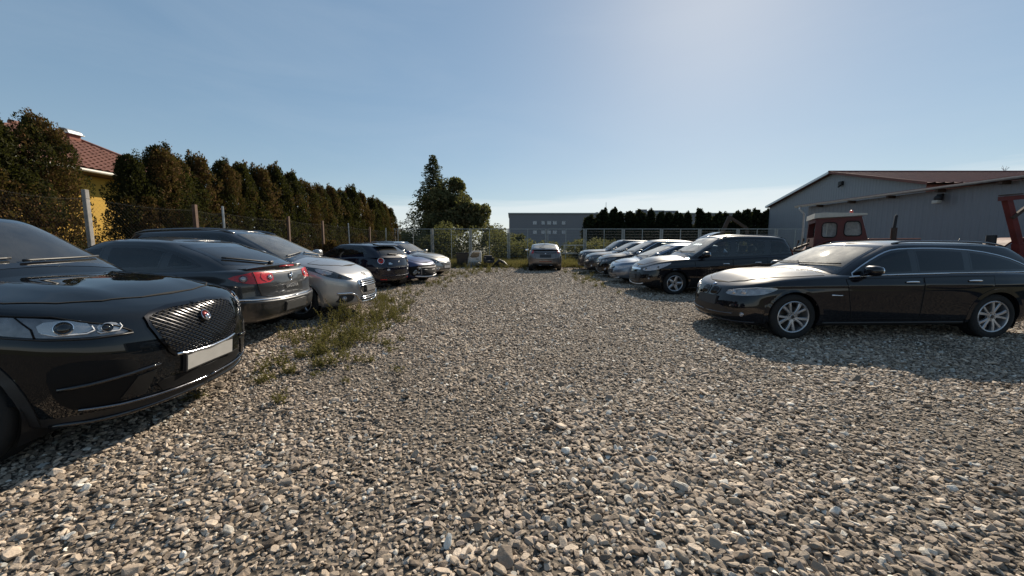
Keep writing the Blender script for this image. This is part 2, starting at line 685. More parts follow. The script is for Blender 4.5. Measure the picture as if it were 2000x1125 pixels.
class Car:
    def __init__(s, name, label, loc, rz, S, group='cars parked on the gravel lot', lift=0.0, roll=0.0):
        s.S = S
        s.root = thing(name, label, 'car', (loc[0], loc[1], lift), R(rz), group)
        s.wb, s.hw, s.tr = S['wb'], S['hw'], S['tr']
        s.xf, s.xr = s.wb / 2 + S['fo'], -(s.wb / 2 + S['ro'])
        s.zt = pchip(S['zt'])
        s.zb = pchip(S.get('zb', [(s.xf, .24), (s.wb / 2 + .3, .20), (0, .22), (-s.wb / 2 - .3, .24), (s.xr, .32)]))
        s.cr = pchip(S.get('cr', [(s.xf, .03), (s.xf - .3, .06), (s.wb / 4, .075), (-s.wb / 2, .07), (s.xr, .04)]))
        s.zr = pchip(S['zr'])
        s.crz = S.get('crz', .045)
        s.ar = S.get('ar', s.tr + .04)
        s.paint = S['paint']
        s.rpaint = S.get('rpaint', s.paint)
        s.lower()
        s.green()
        V = np.vstack([s.LV, s.GV])
        F = s.LF + [[i + len(s.LV) for i in f] for f in s.GF]
        s.V, s.F, s.nL = V, F, len(s.LF)
        bm = bmesh.new()
        bv = [bm.verts.new(p) for p in V]
        bf = []
        keep = []
        for i, f in enumerate(F):
            try:
                bf.append(bm.faces.new([bv[k] for k in f]))
                keep.append(i)
            except ValueError:
                pass
        bm.faces.index_update()
        bmesh.ops.recalc_face_normals(bm, faces=bm.faces)
        bm.normal_update()
        s.faces = [[v.index if False else None for v in ()] for _ in ()]
        bm.verts.index_update()
        s.faces = [[v.index for v in f.verts] for f in bm.faces]
        s.fsrc = keep
        s.fn = np.array([f.normal[:] for f in bm.faces])
        s.vn = [v.normal.copy() for v in bm.verts]
        s.bvh = BVHTree.FromPolygons([tuple(p) for p in V], s.faces)
        bm.free()
        s.dead = np.zeros(len(s.faces), bool)
        s.pivots = {'CF': (s.wb / 2 - .35, 0.0), 'CB': (-s.wb / 2 + .35, 0.0)}

    # ---- lower shell: rows stacked from sill to shoulder, wrapped round the plan, plus the deck
    def lower(s):
        S = s.S
        C = template(S.get('ft', FRONT_T), S.get('rt', REAR_T), S.get('ns', 12))
        rows = S.get('rows', LOWROWS)
        K = catmull(rows, [S.get('nr', 3)] * (len(rows) - 1))
        V, F, kind = [], [], []
        nc = len(C)
        tp = pchip(S.get('taper', [(s.xf, .97), (s.wb / 2, .995), (0, 1.0), (-s.wb / 2, 1.0), (s.xr, .965)]))
        cell = (s.xf - s.xr) / (nc - 44)
        fl = S.get('flare', .018)
        half = []
        for (k, of, orr, w) in K:
            xf, xr = s.xf + of, s.xr + orr
            X = C[:, 0] * xf + C[:, 1] * xr + C[:, 2]
            Y = C[:, 3] * s.hw * w * tp(X)
            zb, zt = s.zb(X), s.zt(X)
            Z = zb + (zt - zb) * k
            for ax in (s.wb / 2, -s.wb / 2):
                g = np.exp(-((X - ax) / .40) ** 2) * np.exp(-((k - .42) / .30) ** 2) * (C[:, 3] > .9)
                Y = Y + fl * g
            if 'side' in S:
                Y = Y + S['side'](X, Z, k) * (C[:, 3] > .93)
            # pull vertices near the wheel opening onto its edge
            for ax in (s.wb / 2, -s.wb / 2):
                dx, dz = X - ax, Z - s.tr
                r = np.hypot(dx, dz)
                m = (np.abs(r - s.ar) < .55 * cell) & (C[:, 3] > .9)
                sc = np.where(m, s.ar / np.maximum(r, 1e-4), 1)
                X = ax + dx * sc
                Z = s.tr + dz * sc
                # slide along the flank while moving
                k2 = np.clip((Z - s.zb(X)) / (s.zt(X) - s.zb(X)), 0, 1)
                Y2 = C[:, 3] * s.hw * np.interp(k2, K[:, 0], K[:, 3]) * tp(X)
                for a2 in (s.wb / 2, -s.wb / 2):
                    Y2 = Y2 + fl * np.exp(-((X - a2) / .40) ** 2) * np.exp(-((k2 - .42) / .30) ** 2)
                if 'side' in S:
                    Y2 = Y2 + S['side'](X, Z, k2)
                Y = np.where(m, Y2, Y)
            half.append(np.stack([X, Y, Z], 1))
        nr = len(half)
        for sg in (1, -1):
            base = len(V)
            for r in half:
                for p in r:
                    V.append((p[0], sg * p[1], p[2]))
            for i in range(nr - 1):
                for j in range(nc - 1):
                    q = [base + i * nc + j, base + i * nc + j + 1, base + (i + 1) * nc + j + 1, base + (i + 1) * nc + j]
                    F.append(q if sg > 0 else q[::-1])
                    kind.append('side' if K[i][0] > S.get('bk', .03) else 'bottom')
        # deck
        top = half[-1]
        m = 9
        dk = S.get('deck')
        L, Rr = [], []
        ids = []
        for j in range(1, nc - 1):
            row = [(nr - 1) * nc + j]
            for t in range(1, m * 2):
                v = 1 - t / m
                x = top[j][0]
                ed = max(0.0, min(1.0, (top[0][0] - x) / .42, (x - top[-1][0]) / .30))
                z = top[j][2] + float(s.cr(x)) * math.sin(ed * math.pi / 2) * (1 - abs(v) ** 2.4)
                if dk:
                    z += dk(x, v, top[j][1] * v) * ed
                V.append((x, top[j][1] * v, z))
                row.append(len(V) - 1)
            row.append(nr * nc + (nr - 1) * nc + j)
            ids.append(row)
        for a, b in zip(ids[:-1], ids[1:]):
            for t in range(2 * m):
                F.append([a[t], a[t + 1], b[t + 1], b[t]])
                kind.append('deck')
        for row, j in ((ids[0], 0), (ids[-1], nc - 1)):
            c1, c2 = (nr - 1) * nc + j, nr * nc + (nr - 1) * nc + j
            V[c2] = V[c1]
            for t in range(2 * m):
                F.append([c1, row[t], row[t + 1]])
                kind.append('deck')
        # floor
        for j in range(nc - 1):
            F.append([j, j + 1, nr * nc + j + 1, nr * nc + j])
            kind.append('floor')
        V = np.array(V)
        # merge the mirrored centre columns
        remap = np.arange(len(V))
        for i in range(nr):
            for j in (0, nc - 1):
                remap[nr * nc + i * nc + j] = i * nc + j
        F2, k2 = [], []
        for f, k in zip(F, kind):
            g = []
            for i in f:
                i = int(remap[i])
                if i not in g:
                    g.append(i)
            if len(g) > 2:
                F2.append(g)
                k2.append(k)
        s.LV, s.LF, s.Lk = V, F2, k2

    # ---- cabin
    def green(s):
        S = s.S
        g = S['green']            # (k, xf, xr, hw)
        C = template(S.get('gft', GF_T), S.get('grt', GR_T), 9, 4, 6)
        K = catmull(g, [S.get('gn', 6)] * (len(g) - 2) + [3])
        nc, nr = len(C), len(K)
        half = []
        gt = pchip(S.get('gtaper', [(g[0][1], .93), (g[-1][1], .985), (0, 1.0), (g[-1][2], .97), (g[0][2], .93)] if False else [(2.5, .95), (.6, .985), (-.2, 1.0), (-1.2, .985), (-2.6, .93)]))
        for (k, xf, xr, w) in K:
            X = C[:, 0] * xf + C[:, 1] * xr + C[:, 2]
            Y = C[:, 3] * w * gt(X)
            zb, zr = s.zt(X) - .005, s.zr(X)
            Z = zb + (zr - zb) * k
            half.append(np.stack([X, Y, Z], 1))
        V, F, kind = [], [], []
        for sg in (1, -1):
            base = len(V)
            for r in half:
                for p in r:
                    V.append((p[0], sg * p[1], p[2]))
            for i in range(nr - 1):
                for j in range(nc - 1):
                    q = [base + i * nc + j, base + i * nc + j + 1, base + (i + 1) * nc + j + 1, base + (i + 1) * nc + j]
                    F.append(q if sg > 0 else q[::-1])
                    kind.append('cabin')
        top = half[-1]
        m = 8
        ids = []
        for j in range(1, nc - 1):
            row = [(nr - 1) * nc + j]
            for t in range(1, 2 * m):
                v = 1 - t / m
                x = top[j][0]
                e = min(1.0, min(g[-1][1] - x, x - g[-1][2]) / .45)
                cz = s.crz * (1 - abs(v) ** 2.2) * (.25 + .75 * max(0, e) ** .7)
                V.append((x, top[j][1] * v, top[j][2] + cz))
                row.append(len(V) - 1)
            row.append(nr * nc + (nr - 1) * nc + j)
            ids.append(row)
        for a, b in zip(ids[:-1], ids[1:]):
            for t in range(2 * m):
                F.append([a[t], a[t + 1], b[t + 1], b[t]])
                kind.append('roof')
        for row, j in ((ids[0], 0), (ids[-1], nc - 1)):
            c1 = (nr - 1) * nc + j
            for t in range(2 * m):
                F.append([c1, row[t], row[t + 1]])
                kind.append('roof')
        V = np.array(V)
        remap = np.arange(len(V))
        for i in range(nr):
            for j in (0, nc - 1):
                remap[nr * nc + i * nc + j] = i * nc + j
        F2, k2 = [], []
        for f, k in zip(F, kind):
            q = []
            for i in f:
                i = int(remap[i])
                if i not in q:
                    q.append(i)
            if len(q) > 2:
                F2.append(q)
                k2.append(k)
        s.GV, s.GF, s.Gk = V, F2, k2

    # ---- projection of flat outlines onto the shell
    def ray(s, proj, a, b):
        if proj in ('L', 'R'):
            o, d = Vector((a, 4, b)), Vector((0, -1, 0))
        elif proj == 'F':
            o, d = Vector((6, a, b)), Vector((-1, 0, 0))
        elif proj == 'B':
            o, d = Vector((-6, a, b)), Vector((1, 0, 0))
        elif proj == 'T':
            o, d = Vector((a, b, 5)), Vector((0, 0, -1))
        else:
            px, py = s.pivots[proj]
            th = a / .9
            sx = 1 if proj == 'CF' else -1
            d = Vector((-sx * math.cos(th), -math.sin(th), 0))
            o = Vector((px, py, b)) - d * 6
        loc, nrm, idx, dist = s.bvh.ray_cast(o, d)
        if loc is not None and proj in ('L', 'R') and loc.y < s.hw * .5:
            # slipped past the flank onto bonnet or roof: stay on the near side
            loc, nrm, idx, dist = s.bvh.find_nearest(Vector((a, s.hw * .95, b)))
        if loc is None:
            # just past the silhouette: nearest point of the shell
            mid = o + d * (4 - s.hw if proj in ('L', 'R') else 6 - (s.xf if proj == 'F' else (-s.xr if proj == 'B' else 1.2)))
            loc, nrm, idx, dist = s.bvh.find_nearest(mid)
        f = s.faces[idx]
        co = [Vector(s.V[i]) for i in f]
        from mathutils.interpolate import poly_3d_calc
        w = poly_3d_calc(co, loc)
        n = Vector((0, 0, 0))
        for wi, i in zip(w, f):
            n += s.vn[i] * wi
        if n.length < 1e-6:
            n = nrm
        n.normalize()
        if n.dot(d) > 0:
            n = -n
        return loc, n

    def resolve(s, proj, poly):
        out = []
        for p in poly:
            if isinstance(p[0], str):
                loc, n = s.ray('F' if p[0] == 'f' and proj == 'CF' else ('B' if p[0] == 'f' else 'L'), p[1], p[2])
                px, py = s.pivots[proj]
                sx = 1 if proj == 'CF' else -1
                out.append((math.atan2(loc.y - py, sx * (loc.x - px)) * .9, p[2]))
            else:
                out.append(tuple(p))
        return out

    def panel(s, name, proj, poly, mats, off=.003, depth=.012, res=.06, ch=0, holes=(), frit=0.0, hole=False, mirror=None, parent=None, flat=False, bulge=0.0, label=None, even=0.0):
        """a panel lying on the shell; returns the objects made (one, or one per side when mirrored)"""
        poly = s.resolve(proj, poly)
        if ch:
            poly = chaikin(poly, ch)
        if area(poly) < 0:
            poly = poly[::-1]
        if hole:
            s.cut(proj, inset(poly, .006), mirror if mirror is not None else proj in 'LR')
        V2, E = [], []

        def loop(pl):
            r = resample(pl, res)
            b = len(V2)
            V2.extend(Vector((p[0], p[1])) for p in r)
            E.extend((b + i, b + (i + 1) % len(r)) for i in range(len(r)))
        loop(poly)
        for h in holes:
            loop(h)
        inner = None
        if frit:
            inner = inset(poly, frit)
            loop(inner)
        xs, ys = [p[0] for p in poly], [p[1] for p in poly]
        gx, gy = np.meshgrid(np.arange(min(xs) + res / 2, max(xs), res), np.arange(min(ys) + res / 2, max(ys), res))
        G = np.stack([gx.ravel(), gy.ravel()], 1)
        if len(G):
            ok = inside(inset(poly, res * .35), G)
            for h in holes:
                ok &= ~inside(inset(h, -res * .35), G)
            if inner is not None:
                B = np.array([(v.x, v.y) for v in V2])
                dd = np.min(np.hypot(G[:, None, 0] - B[None, :, 0], G[:, None, 1] - B[None, :, 1]), 1)
                ok &= dd > res * .35
            V2.extend(Vector((p[0], p[1])) for p in G[ok])
        vs, es, fs, _, _, _ = delaunay_2d_cdt(V2, E, [], 0, 1e-6)
        cen = np.array([((vs[f[0]].x + vs[f[1]].x + vs[f[2]].x) / 3, (vs[f[0]].y + vs[f[1]].y + vs[f[2]].y) / 3) for f in fs])
        keep = inside(poly, cen)
        for h in holes:
            keep &= ~inside(h, cen)
        inm = inside(inner, cen) if inner is not None else None
        pts, nrm = [], []
        for v in vs:
            l, n = s.ray(proj, v.x, v.y)
            pts.append(l + n * off)
            if even:
                n = (n * (1 - even) + Vector((0, 1, .06)) * even).normalized()
            nrm.append(n)
        if bulge:
            cx, cy = sum(xs) / len(xs), sum(ys) / len(ys)
            ex = max(max(xs) - cx, max(ys) - cy)
            for i, v in enumerate(vs):
                q = max(0.0, 1 - ((v.x - cx) / (max(xs) - min(xs)) * 2) ** 2) * max(0.0, 1 - ((v.y - cy) / (max(ys) - min(ys)) * 2) ** 2)
                pts[i] = pts[i] + nrm[i] * bulge * q ** .5
        if flat:
            n0 = Vector((0, 0, 0))
            for n in nrm:
                n0 += n
            n0.normalize()
            top = max(p.dot(n0) for p in pts)
            pts = [p + n0 * (top - p.dot(n0)) for p in pts]
            nrm = [n0] * len(pts)
        F, MI = [], []
        cnt = {}
        for f, k, i in zip(fs, keep, range(len(fs))):
            if not k:
                continue
            a, b, c = f
            nn = (pts[b] - pts[a]).cross(pts[c] - pts[a])
            if nn.dot(nrm[a]) < 0:
                f = (a, c, b)
            F.append(tuple(f))
            MI.append(0 if inm is None or inm[i] else 1)
            for e in ((f[0], f[1]), (f[1], f[2]), (f[2], f[0])):
                cnt[e] = cnt.get(e, 0) + 1
        bnd = [e for e in cnt if (e[1], e[0]) not in cnt]
        P = [tuple(p) for p in pts]
        N = [tuple(n) for n in nrm]
        d = depth + off
        for (a, b) in bnd:
            o = len(P)
            t = (pts[b] - pts[a])
            side = t.cross(nrm[a])
            side = side.normalized() if side.length > 1e-9 else nrm[a]
            P += [tuple(pts[a]), tuple(pts[b]), tuple(pts[b] - nrm[b] * d), tuple(pts[a] - nrm[a] * d)]
            N += [tuple(side)] * 4
            F.append((o + 1, o, o + 3, o + 2))
            MI.append(1 if frit else 0)
        outs = []
        if not isinstance(mats, (list, tuple)):
            mats = [mats]
        if mirror is None:
            mirror = proj in ('L', 'R', 'CF', 'CB')
        for sg in ((1, -1) if mirror else (1,)):
            me = bpy.data.meshes.new(name)
            me.from_pydata([(p[0], p[1] * sg, p[2]) for p in P], [], F if sg > 0 else [f[::-1] for f in F])
            for m in mats:
                me.materials.append(m)
            me.polygons.foreach_set('material_index', MI)
            me.polygons.foreach_set('use_smooth', [True] * len(F))
            me.update()
            me.normals_split_custom_set_from_vertices([(n[0], n[1] * sg, n[2]) for n in N])
            o = link(name, me, parent if parent is not None else s.root)
            if label:
                o['label'] = label
            outs.append(o)
        return outs

    def cut(s, proj, poly, mirror):
        V = s.V
        idx = {'L': (0, 2), 'R': (0, 2), 'F': (1, 2), 'B': (1, 2), 'T': (0, 1)}[proj]
        ins = inside(poly, V[:, idx])
        for i, f in enumerate(s.faces):
            if s.fsrc[i] < s.nL:
                continue
            n = s.fn[i]
            if proj in 'LR' and (abs(n[1]) < .35):
                continue
            if proj == 'F' and n[0] < .15:
                continue
            if proj == 'B' and n[0] > -.15:
                continue
            if all(ins[k] for k in f):
                s.dead[i] = True

    def finish(s, cap=True):
        """make the shell meshes once every opening is known"""
        S = s.S
        for sel, name, pm in ((0, 'body', s.paint), (1, 'cabin', s.rpaint)):
            used, F, MI = {}, [], []
            for i, f in enumerate(s.faces):
                src = s.fsrc[i]
                if (src >= s.nL) != bool(sel) or s.dead[i]:
                    continue
                kd = s.Lk[src] if not sel else s.Gk[src - s.nL]
                c = s.V[f].mean(0)
                if not sel:
                    if kd in ('side', 'bottom', 'floor'):
                        skip = False
                        for ax in (s.wb / 2, -s.wb / 2):
                            if math.hypot(c[0] - ax, c[2] - s.tr) < s.ar - .004 and (abs(c[1]) > s.hw * .6) and kd != 'floor':
                                skip = True
                        if kd == 'floor' and any(abs(c[0] - ax) < s.ar for ax in (s.wb / 2, -s.wb / 2)):
                            skip = True
                        if skip:
                            continue
                    if kd == 'deck':
                        g = S['green'][0]
                        if g[2] + .18 < c[0] < g[1] - .2 and abs(c[1]) < s.hw * .78:
                            continue
                F.append([used.setdefault(k, len(used)) for k in f])
                MI.append(1 if kd in ('floor', 'bottom') else 0)
            inv = [None] * len(used)
            for k, v in used.items():
                inv[v] = k
            me = bpy.data.meshes.new(name)
            me.from_pydata([tuple(s.V[k]) for k in inv], [], F)
            me.materials.append(pm)
            me.materials.append(M_BLACK)
            me.polygons.foreach_set('material_index', MI)
            me.polygons.foreach_set('use_smooth', [True] * len(F))
            me.update()
            me.normals_split_custom_set_from_vertices([tuple(s.vn[k]) for k in inv])
            link(name, me, s.root)
        # wheel housings
        for ax in (s.wb / 2, -s.wb / 2):
            b = MB()
            for sg in (1, -1):
                n = 20
                y0, y1 = sg * (s.hw - .05), sg * (s.hw - .40)
                vs, fs = [], []
                for i in range(n + 1):
                    a = R(-28 + 236 * i / n)
                    x, z = ax + (s.ar + .012) * math.cos(a), s.tr + (s.ar + .012) * math.sin(a)
                    vs += [(x, y0, z), (x, y1, z)]
                for i in range(n):
                    fs.append((2 * i, 2 * i + 1, 2 * i + 3, 2 * i + 2))
                vs.append((ax, y1, s.tr))
                for i in range(n):
                    fs.append((2 * i + 1, len(vs) - 1, 2 * i + 3))
                b.add(vs, fs)
            b.build('wheel_housing', M_BLACK, s.root)

    def wheels(s, style=(5, 'star'), rr=None, rim=None, width=.215, steer=0):
        rr = rr or s.tr * .62
        ty, ri, di = wheel_meshes(s.tr, width, rr, style, rim or M_SILVER)
        for ax in (s.wb / 2, -s.wb / 2):
            for sg in (1, -1):
                w = link('wheel', None, s.root, (ax, sg * (s.hw - .025 - width / 2), s.tr))
                w.empty_display_size = .1
                w.rotation_euler = (0, random.uniform(0, 6), (0 if sg > 0 else math.pi) + (R(steer) if ax > 0 else 0))
                link('tyre', ty, w)
                link('rim', ri, w)
                link('brake_disc', di, w)

    def arches(s, m=None, w=.035, off=.004):
        off, w = max(off, .007), max(w, .05)
        for ax in (s.wb / 2, -s.wb / 2):
            zc = float(s.zb(ax)) + .03
            o = clip(circle(ax, s.tr, s.ar + w, 40), 0, 1, -zc)
            h = clip(circle(ax, s.tr, s.ar - .002, 40), 0, 1, -(zc - .2))
            # an open ring: cut the ring polygon out as a horseshoe
            out = [p for p in o]
            i0 = max(range(len(out)), key=lambda i: (abs(out[i][1] - zc) < 1e-4) * 10 + out[i][0])
            out = out[i0:] + out[:i0]
            a0 = math.asin((zc - s.tr) / (s.ar + w))
            a1 = math.asin((zc - s.tr) / (s.ar - .002))
            n = 36
            pl = [(ax + (s.ar + w) * math.cos(a0 + (math.pi - 2 * a0) * i / n), s.tr + (s.ar + w) * math.sin(a0 + (math.pi - 2 * a0) * i / n)) for i in range(n + 1)]
            pl += [(ax + (s.ar - .002) * math.cos(a1 + (math.pi - 2 * a1) * i / n), s.tr + (s.ar - .002) * math.sin(a1 + (math.pi - 2 * a1) * i / n)) for i in range(n, -1, -1)]
            s.panel('wheel_arch', 'L', pl, m or s.paint, off=off, depth=.03, res=.03, even=.55)

    # ---- glazing
    def glaze_side(s, dlo, splits, g=None, trim=None, gap=.035, holes=True, trimw=.018, ch=1, frit=.022):
        g = g or G_CLEAR
        if area(dlo) < 0:
            dlo = dlo[::-1]
        base = chaikin(dlo, ch) if ch else dlo
        panes = []
        bounds = [(1e3, 0)] + list(splits) + [(-1e3, 0)]
        for (xa, sa), (xb, sb) in zip(bounds[:-1], bounds[1:]):
            z0 = min(p[1] for p in base)
            pl = base
            if xa < 999:
                pl = clip(pl, -1, sa, xa - gap / 2 - sa * z0)
            if xb > -999:
                pl = clip(pl, 1, -sb, -xb - gap / 2 + sb * z0)
            if len(pl) > 2 and abs(area(pl)) > .012:
                panes.append(inset(pl, .014))
        s.panel('window_frame', 'L', base, M_GLOSSB, off=.002, holes=panes, res=.07)
        if trim:
            s.panel('window_trim', 'L', inset(base, -trimw * .6), trim, off=.008, holes=[inset(base, trimw * .4)], res=.07)
        for p in panes:
            s.panel('side_window', 'L', p, [g, M_GLOSSB], off=.003, depth=.004, frit=frit, hole=holes, res=.07)

    def screen_poly(s, front, kz0, kz1, yf0, yf1):
        g = s.S['green']

    def windscreen(s, z0, z1, y0, y1, g=None, sag=.03, rise=.03, frit=.05, name='windscreen', proj='F', holes=True, mats=None, ch=1):
        n = 8
        bot = [(-y0 + 2 * y0 * i / n, z0 - sag * (abs(-1 + 2 * i / n) ** 2)) for i in range(n + 1)]
        top = [(y1 - 2 * y1 * i / n, z1 + rise * (1 - abs(1 - 2 * i / n) ** 2)) for i in range(n + 1)]
        poly = bot + top
        return s.panel(name, proj, poly, mats or [g or G_SCREEN, M_GLOSSB], off=.003, depth=.004, frit=frit, hole=holes, res=.07)

    def interior(s, cx, rows=((.25, 2), (-.62, 3)), zfl=.34, belt=1.0, seatm=None):
        seatm = seatm or M_SEAT
        b = MB()
        b.box((cx / 2 - .7, 0, zfl), (2.6, s.hw * 1.5, .04))
        for sg in (-1, 1):
            b.box((cx / 2 - .7, sg * s.hw * .80, (zfl + belt) / 2), (2.6, .04, belt - zfl - .12))
        b.build('cabin_floor', M_TRIM, s.root)
        d = MB()
        d.prism([(cx - .16, belt - .32), (cx - .16, belt - .05), (cx - .30, belt - .02), (cx - .50, belt - .06), (cx - .50, belt - .32)], -s.hw * .72, s.hw * .72, 'y')
        d.build('dashboard', M_TRIM, s.root)
        w = MB()
        n = 20
        c = Vector((cx - .62, .36, belt - .06))
        ring = []
        for i in range(n + 1):
            a = 2 * math.pi * i / n
            ring.append(c + Vector((math.sin(a) * .185 * -.38, math.cos(a) * .185, math.sin(a) * .185 * .92)))
        w.tube(ring, .014, 6, False)
        w.ball(c + Vector((.03, 0, -.02)), (.08, .16, .1), 8)
        w.tube([c, c + Vector((.3, 0, -.15))], .03, 6)
        w.build('steering_wheel', M_TRIM, s.root, True)
        for (x, n) in rows:
            for yy in ((.36, -.36) if n == 2 else (.42, 0, -.42)):
                q = MB()
                q.box((x, yy, zfl + .2), (.5, .48 if n == 2 else .42, .16), None, .05)
                q.box((x - .33, yy, zfl + .48), (.14, .46 if n == 2 else .42, .58), Matrix.Rotation(R(-14), 4, 'Y'), .06)
                q.box((x - .44, yy, zfl + .86), (.09, .26, .18), Matrix.Rotation(R(-8), 4, 'Y'), .04)
                q.build('seat', seatm, s.root, 40)

    def mirror(s, x, z, y=None, size=(.15, .21, .14), m=None):
        y = y or s.hw * .93
        for sg in (1, -1):
            b = MB()
            b.ball((x, sg * (y + .13), z + .02), size, 14, .72)
            b.tube([(x + .03, sg * (y - .06), z - .05), (x + .02, sg * (y + .06), z - .03)], [.03, .025], 8)
            o = b.build('door_mirror', m or s.paint, s.root, 50)
            k = MB()
            k.ball((x - size[0] * .42, sg * (y + .13), z + .02), (.03, size[1] * .85, size[2] * .8), 12, .7)
            k.build('mirror_glass', M_CHROME, o, True)

    def handle(s, x, z, m=None, parent=None, ln=.2):
        out = []
        for sg in (1, -1):
            l, n = s.ray('L', x, z)
            b = MB()
            pts = []
            for t in np.linspace(-.5, .5, 7):
                l, n = s.ray('L', x + t * ln, z)
                q = l + n * (.012 + .022 * (1 - (2 * t) ** 4))
                pts.append((q.x, q.y * sg, q.z))
            b.tube(pts, [.010, .013, .014, .014, .014, .013, .010], 8)
            pr = s.root
            if parent is not None:
                pr = parent[0 if sg > 0 else 1]
            out.append(b.build('door_handle', m or s.paint, pr, True))
        return out

    def door(s, x0, x1, lean0=0.0, lean1=0.0, zlo=None, top=.045, hz=None, hx=None, hm=None, arch=None):
        """door skin below the belt: x0 front edge, x1 rear edge"""
        n = 7
        up = [(x0 + (x1 - x0) * i / n, float(s.zt(x0 + (x1 - x0) * i / n)) - top) for i in range(n + 1)]
        lo = [(x1 + lean1 + (x0 + lean0 - x1 - lean1) * i / n, (zlo or (float(s.zb(0)) + .1))) for i in range(n + 1)]
        poly = up + lo
        if arch:
            ax = arch
            q = []
            rad = s.ar + .05
            for p in resample(poly, .04):
                d = math.hypot(p[0] - ax, p[1] - s.tr)
                if d < rad:
                    sc = rad / max(d, .01)
                    p = (ax + (p[0] - ax) * sc, s.tr + (p[1] - s.tr) * sc)
                    sgn = 1
                q.append((p[0], p[1]))
            poly = q
        d = s.panel('door', 'L', poly, [s.paint, M_SEAM], off=.004, depth=.006, frit=.007, res=.05)
        if hz:
            s.handle(hx if hx is not None else x1 + .17, hz, hm, d)
        return d

    def plate(s, proj, z, m=None, w=.52, h=.112, y=0, band=True, holder=True, tilt=0):
        o = None
        if holder:
            o = s.panel('plate_holder', proj, rect(y - w / 2 - .012, z - h / 2 - .012, y + w / 2 + .012, z + h / 2 + .016), M_HOLDER, off=.006, depth=.05, flat=True)[0]
        q = s.panel('number_plate', proj, rect(y - w / 2, z - h / 2, y + w / 2, z + h / 2), m or M_PLATE, off=.010, depth=.004, flat=True, parent=o)[0] if m is not False else None
        if q is not None and band:
            # the blue strip sits at the reader's left
            sy = (-1 if proj == 'F' else 1)
            a = y + sy * w / 2
            b = y + sy * (w / 2 - .045)
            # same plane as the plate, 1 mm proud
            s.panel('plate_band', proj, rect(min(a, b), z - h / 2, max(a, b), z + h / 2), M_PBLUE, off=.0115, depth=.003, flat=True, parent=o)
        return o

    def lamp(s, proj, a, b, r, ring=M_CHROME, lens=M_GLOSSB, depth=.01, parent=None, mirror=True, name='projector'):
        """round lamp: bright ring with a dark domed lens, set on the shell at (a, b)"""
        if isinstance(a, str):
            (a, b), = s.resolve(proj, [(a, b[0], b[1])])
        l, n = s.ray(proj, a, b)
        for sg in ((1, -1) if mirror else (1,)):
            c = Vector((l.x, l.y * sg, l.z)) + Vector((n.x, n.y * sg, n.z)) * depth
            q = Vector((n.x, n.y * sg, n.z)).to_track_quat('Y', 'Z').to_matrix().to_4x4()
            k = MB()
            k.lathe([(-.015, r), (.004, r), (.006, r * .93), (.002, r * .86), (-.008, r * .80)], 24, Matrix.Translation(c) @ q)
            k.cur = 1
            k.lathe([(-.008, r * .82), (.002, r * .62), (.008, r * .3), (.009, 0)], 20, Matrix.Translation(c) @ q)
            pr = parent
            if isinstance(parent, list):
                pr = parent[0 if sg > 0 else 1]
            k.build(name, [ring, lens], pr if pr is not None else s.root, 50)

    def line(s, name, proj, pts, r, m, off=.004, mirror=True, parent=None, n=6, res=.04):
        pts = s.resolve(proj, pts)
        P = [Vector(p) for p in pts]
        path = []
        for a, b in zip(P[:-1], P[1:]):
            k = max(1, int((b - a).length / res))
            for i in range(k):
                path.append(a.lerp(b, i / k))
        path.append(P[-1])
        L = []
        for p in path:
            l, nn = s.ray(proj, p.x, p.y)
            L.append(l + nn * off)
        outs = []
        for sg in ((1, -1) if mirror else (1,)):
            b = MB()
            b.tube([(q.x, q.y * sg, q.z) for q in L], r, n)
            pr = parent[0 if sg > 0 else 1] if isinstance(parent, list) else parent
            outs.append(b.build(name, m, pr if pr is not None else s.root, True))
        return outs

    def slats(s, name, proj, poly, z_list, r, m, parent=None, off=.012):
        """horizontal bars across a grille outline"""
        for z in z_list:
            ys = []
            n = len(poly)
            for i in range(n):
                p, q = poly[i], poly[(i + 1) % n]
                if (p[1] - z) * (q[1] - z) < 0:
                    ys.append(p[0] + (q[0] - p[0]) * (z - p[1]) / (q[1] - p[1]))
            if len(ys) >= 2:
                a, b = min(ys) + .01, max(ys) - .01
                s.line(name, proj, [(a, z), (b, z)], r, m, off, False, parent)

    def text(s, name, txt, proj, a, b, size, m, parent=None, spacing=1.0, off=.006):
        c = bpy.data.curves.new(name, 'FONT')
        c.body = txt
        c.size = size
        c.extrude = .002
        c.align_x = 'CENTER'
        c.align_y = 'CENTER'
        c.space_character = spacing
        c.resolution_u = 3
        o = bpy.data.objects.new(name, c)
        dg = bpy.context.evaluated_depsgraph_get()
        COL.objects.link(o)
        bpy.context.view_layer.update()
        me = bpy.data.meshes.new_from_object(o.evaluated_get(bpy.context.evaluated_depsgraph_get()))
        COL.objects.unlink(o)
        bpy.data.objects.remove(o)
        l, n = s.ray(proj, a, b)
        up = Vector((0, 0, 1))
        xr = up.cross(n).normalized()
        up = n.cross(xr)
        M = Matrix((xr, up, n)).transposed().to_4x4()
        M.translation = l + n * off
        me.transform(M)
        me.materials.clear()
        me.materials.append(m)
        return link(name, me, parent if parent is not None else s.root)

    def wiper(s, p0, p1, proj, parent=None, r=.011, name='wiper'):
        s.line(name, proj, [p0, p1], r, M_BLACK, .022, False, parent)

    def antenna(s, x, y=0, h=.18, lean=-.5):
        l, n = s.ray('T', x, y)
        b = MB()
        b.ball(l, (.09, .05, .03), 8)
        b.tube([l, l + Vector((lean * h, 0, h))], [.006, .003], 6)
        b.build('antenna', M_BLACK, s.root, True)

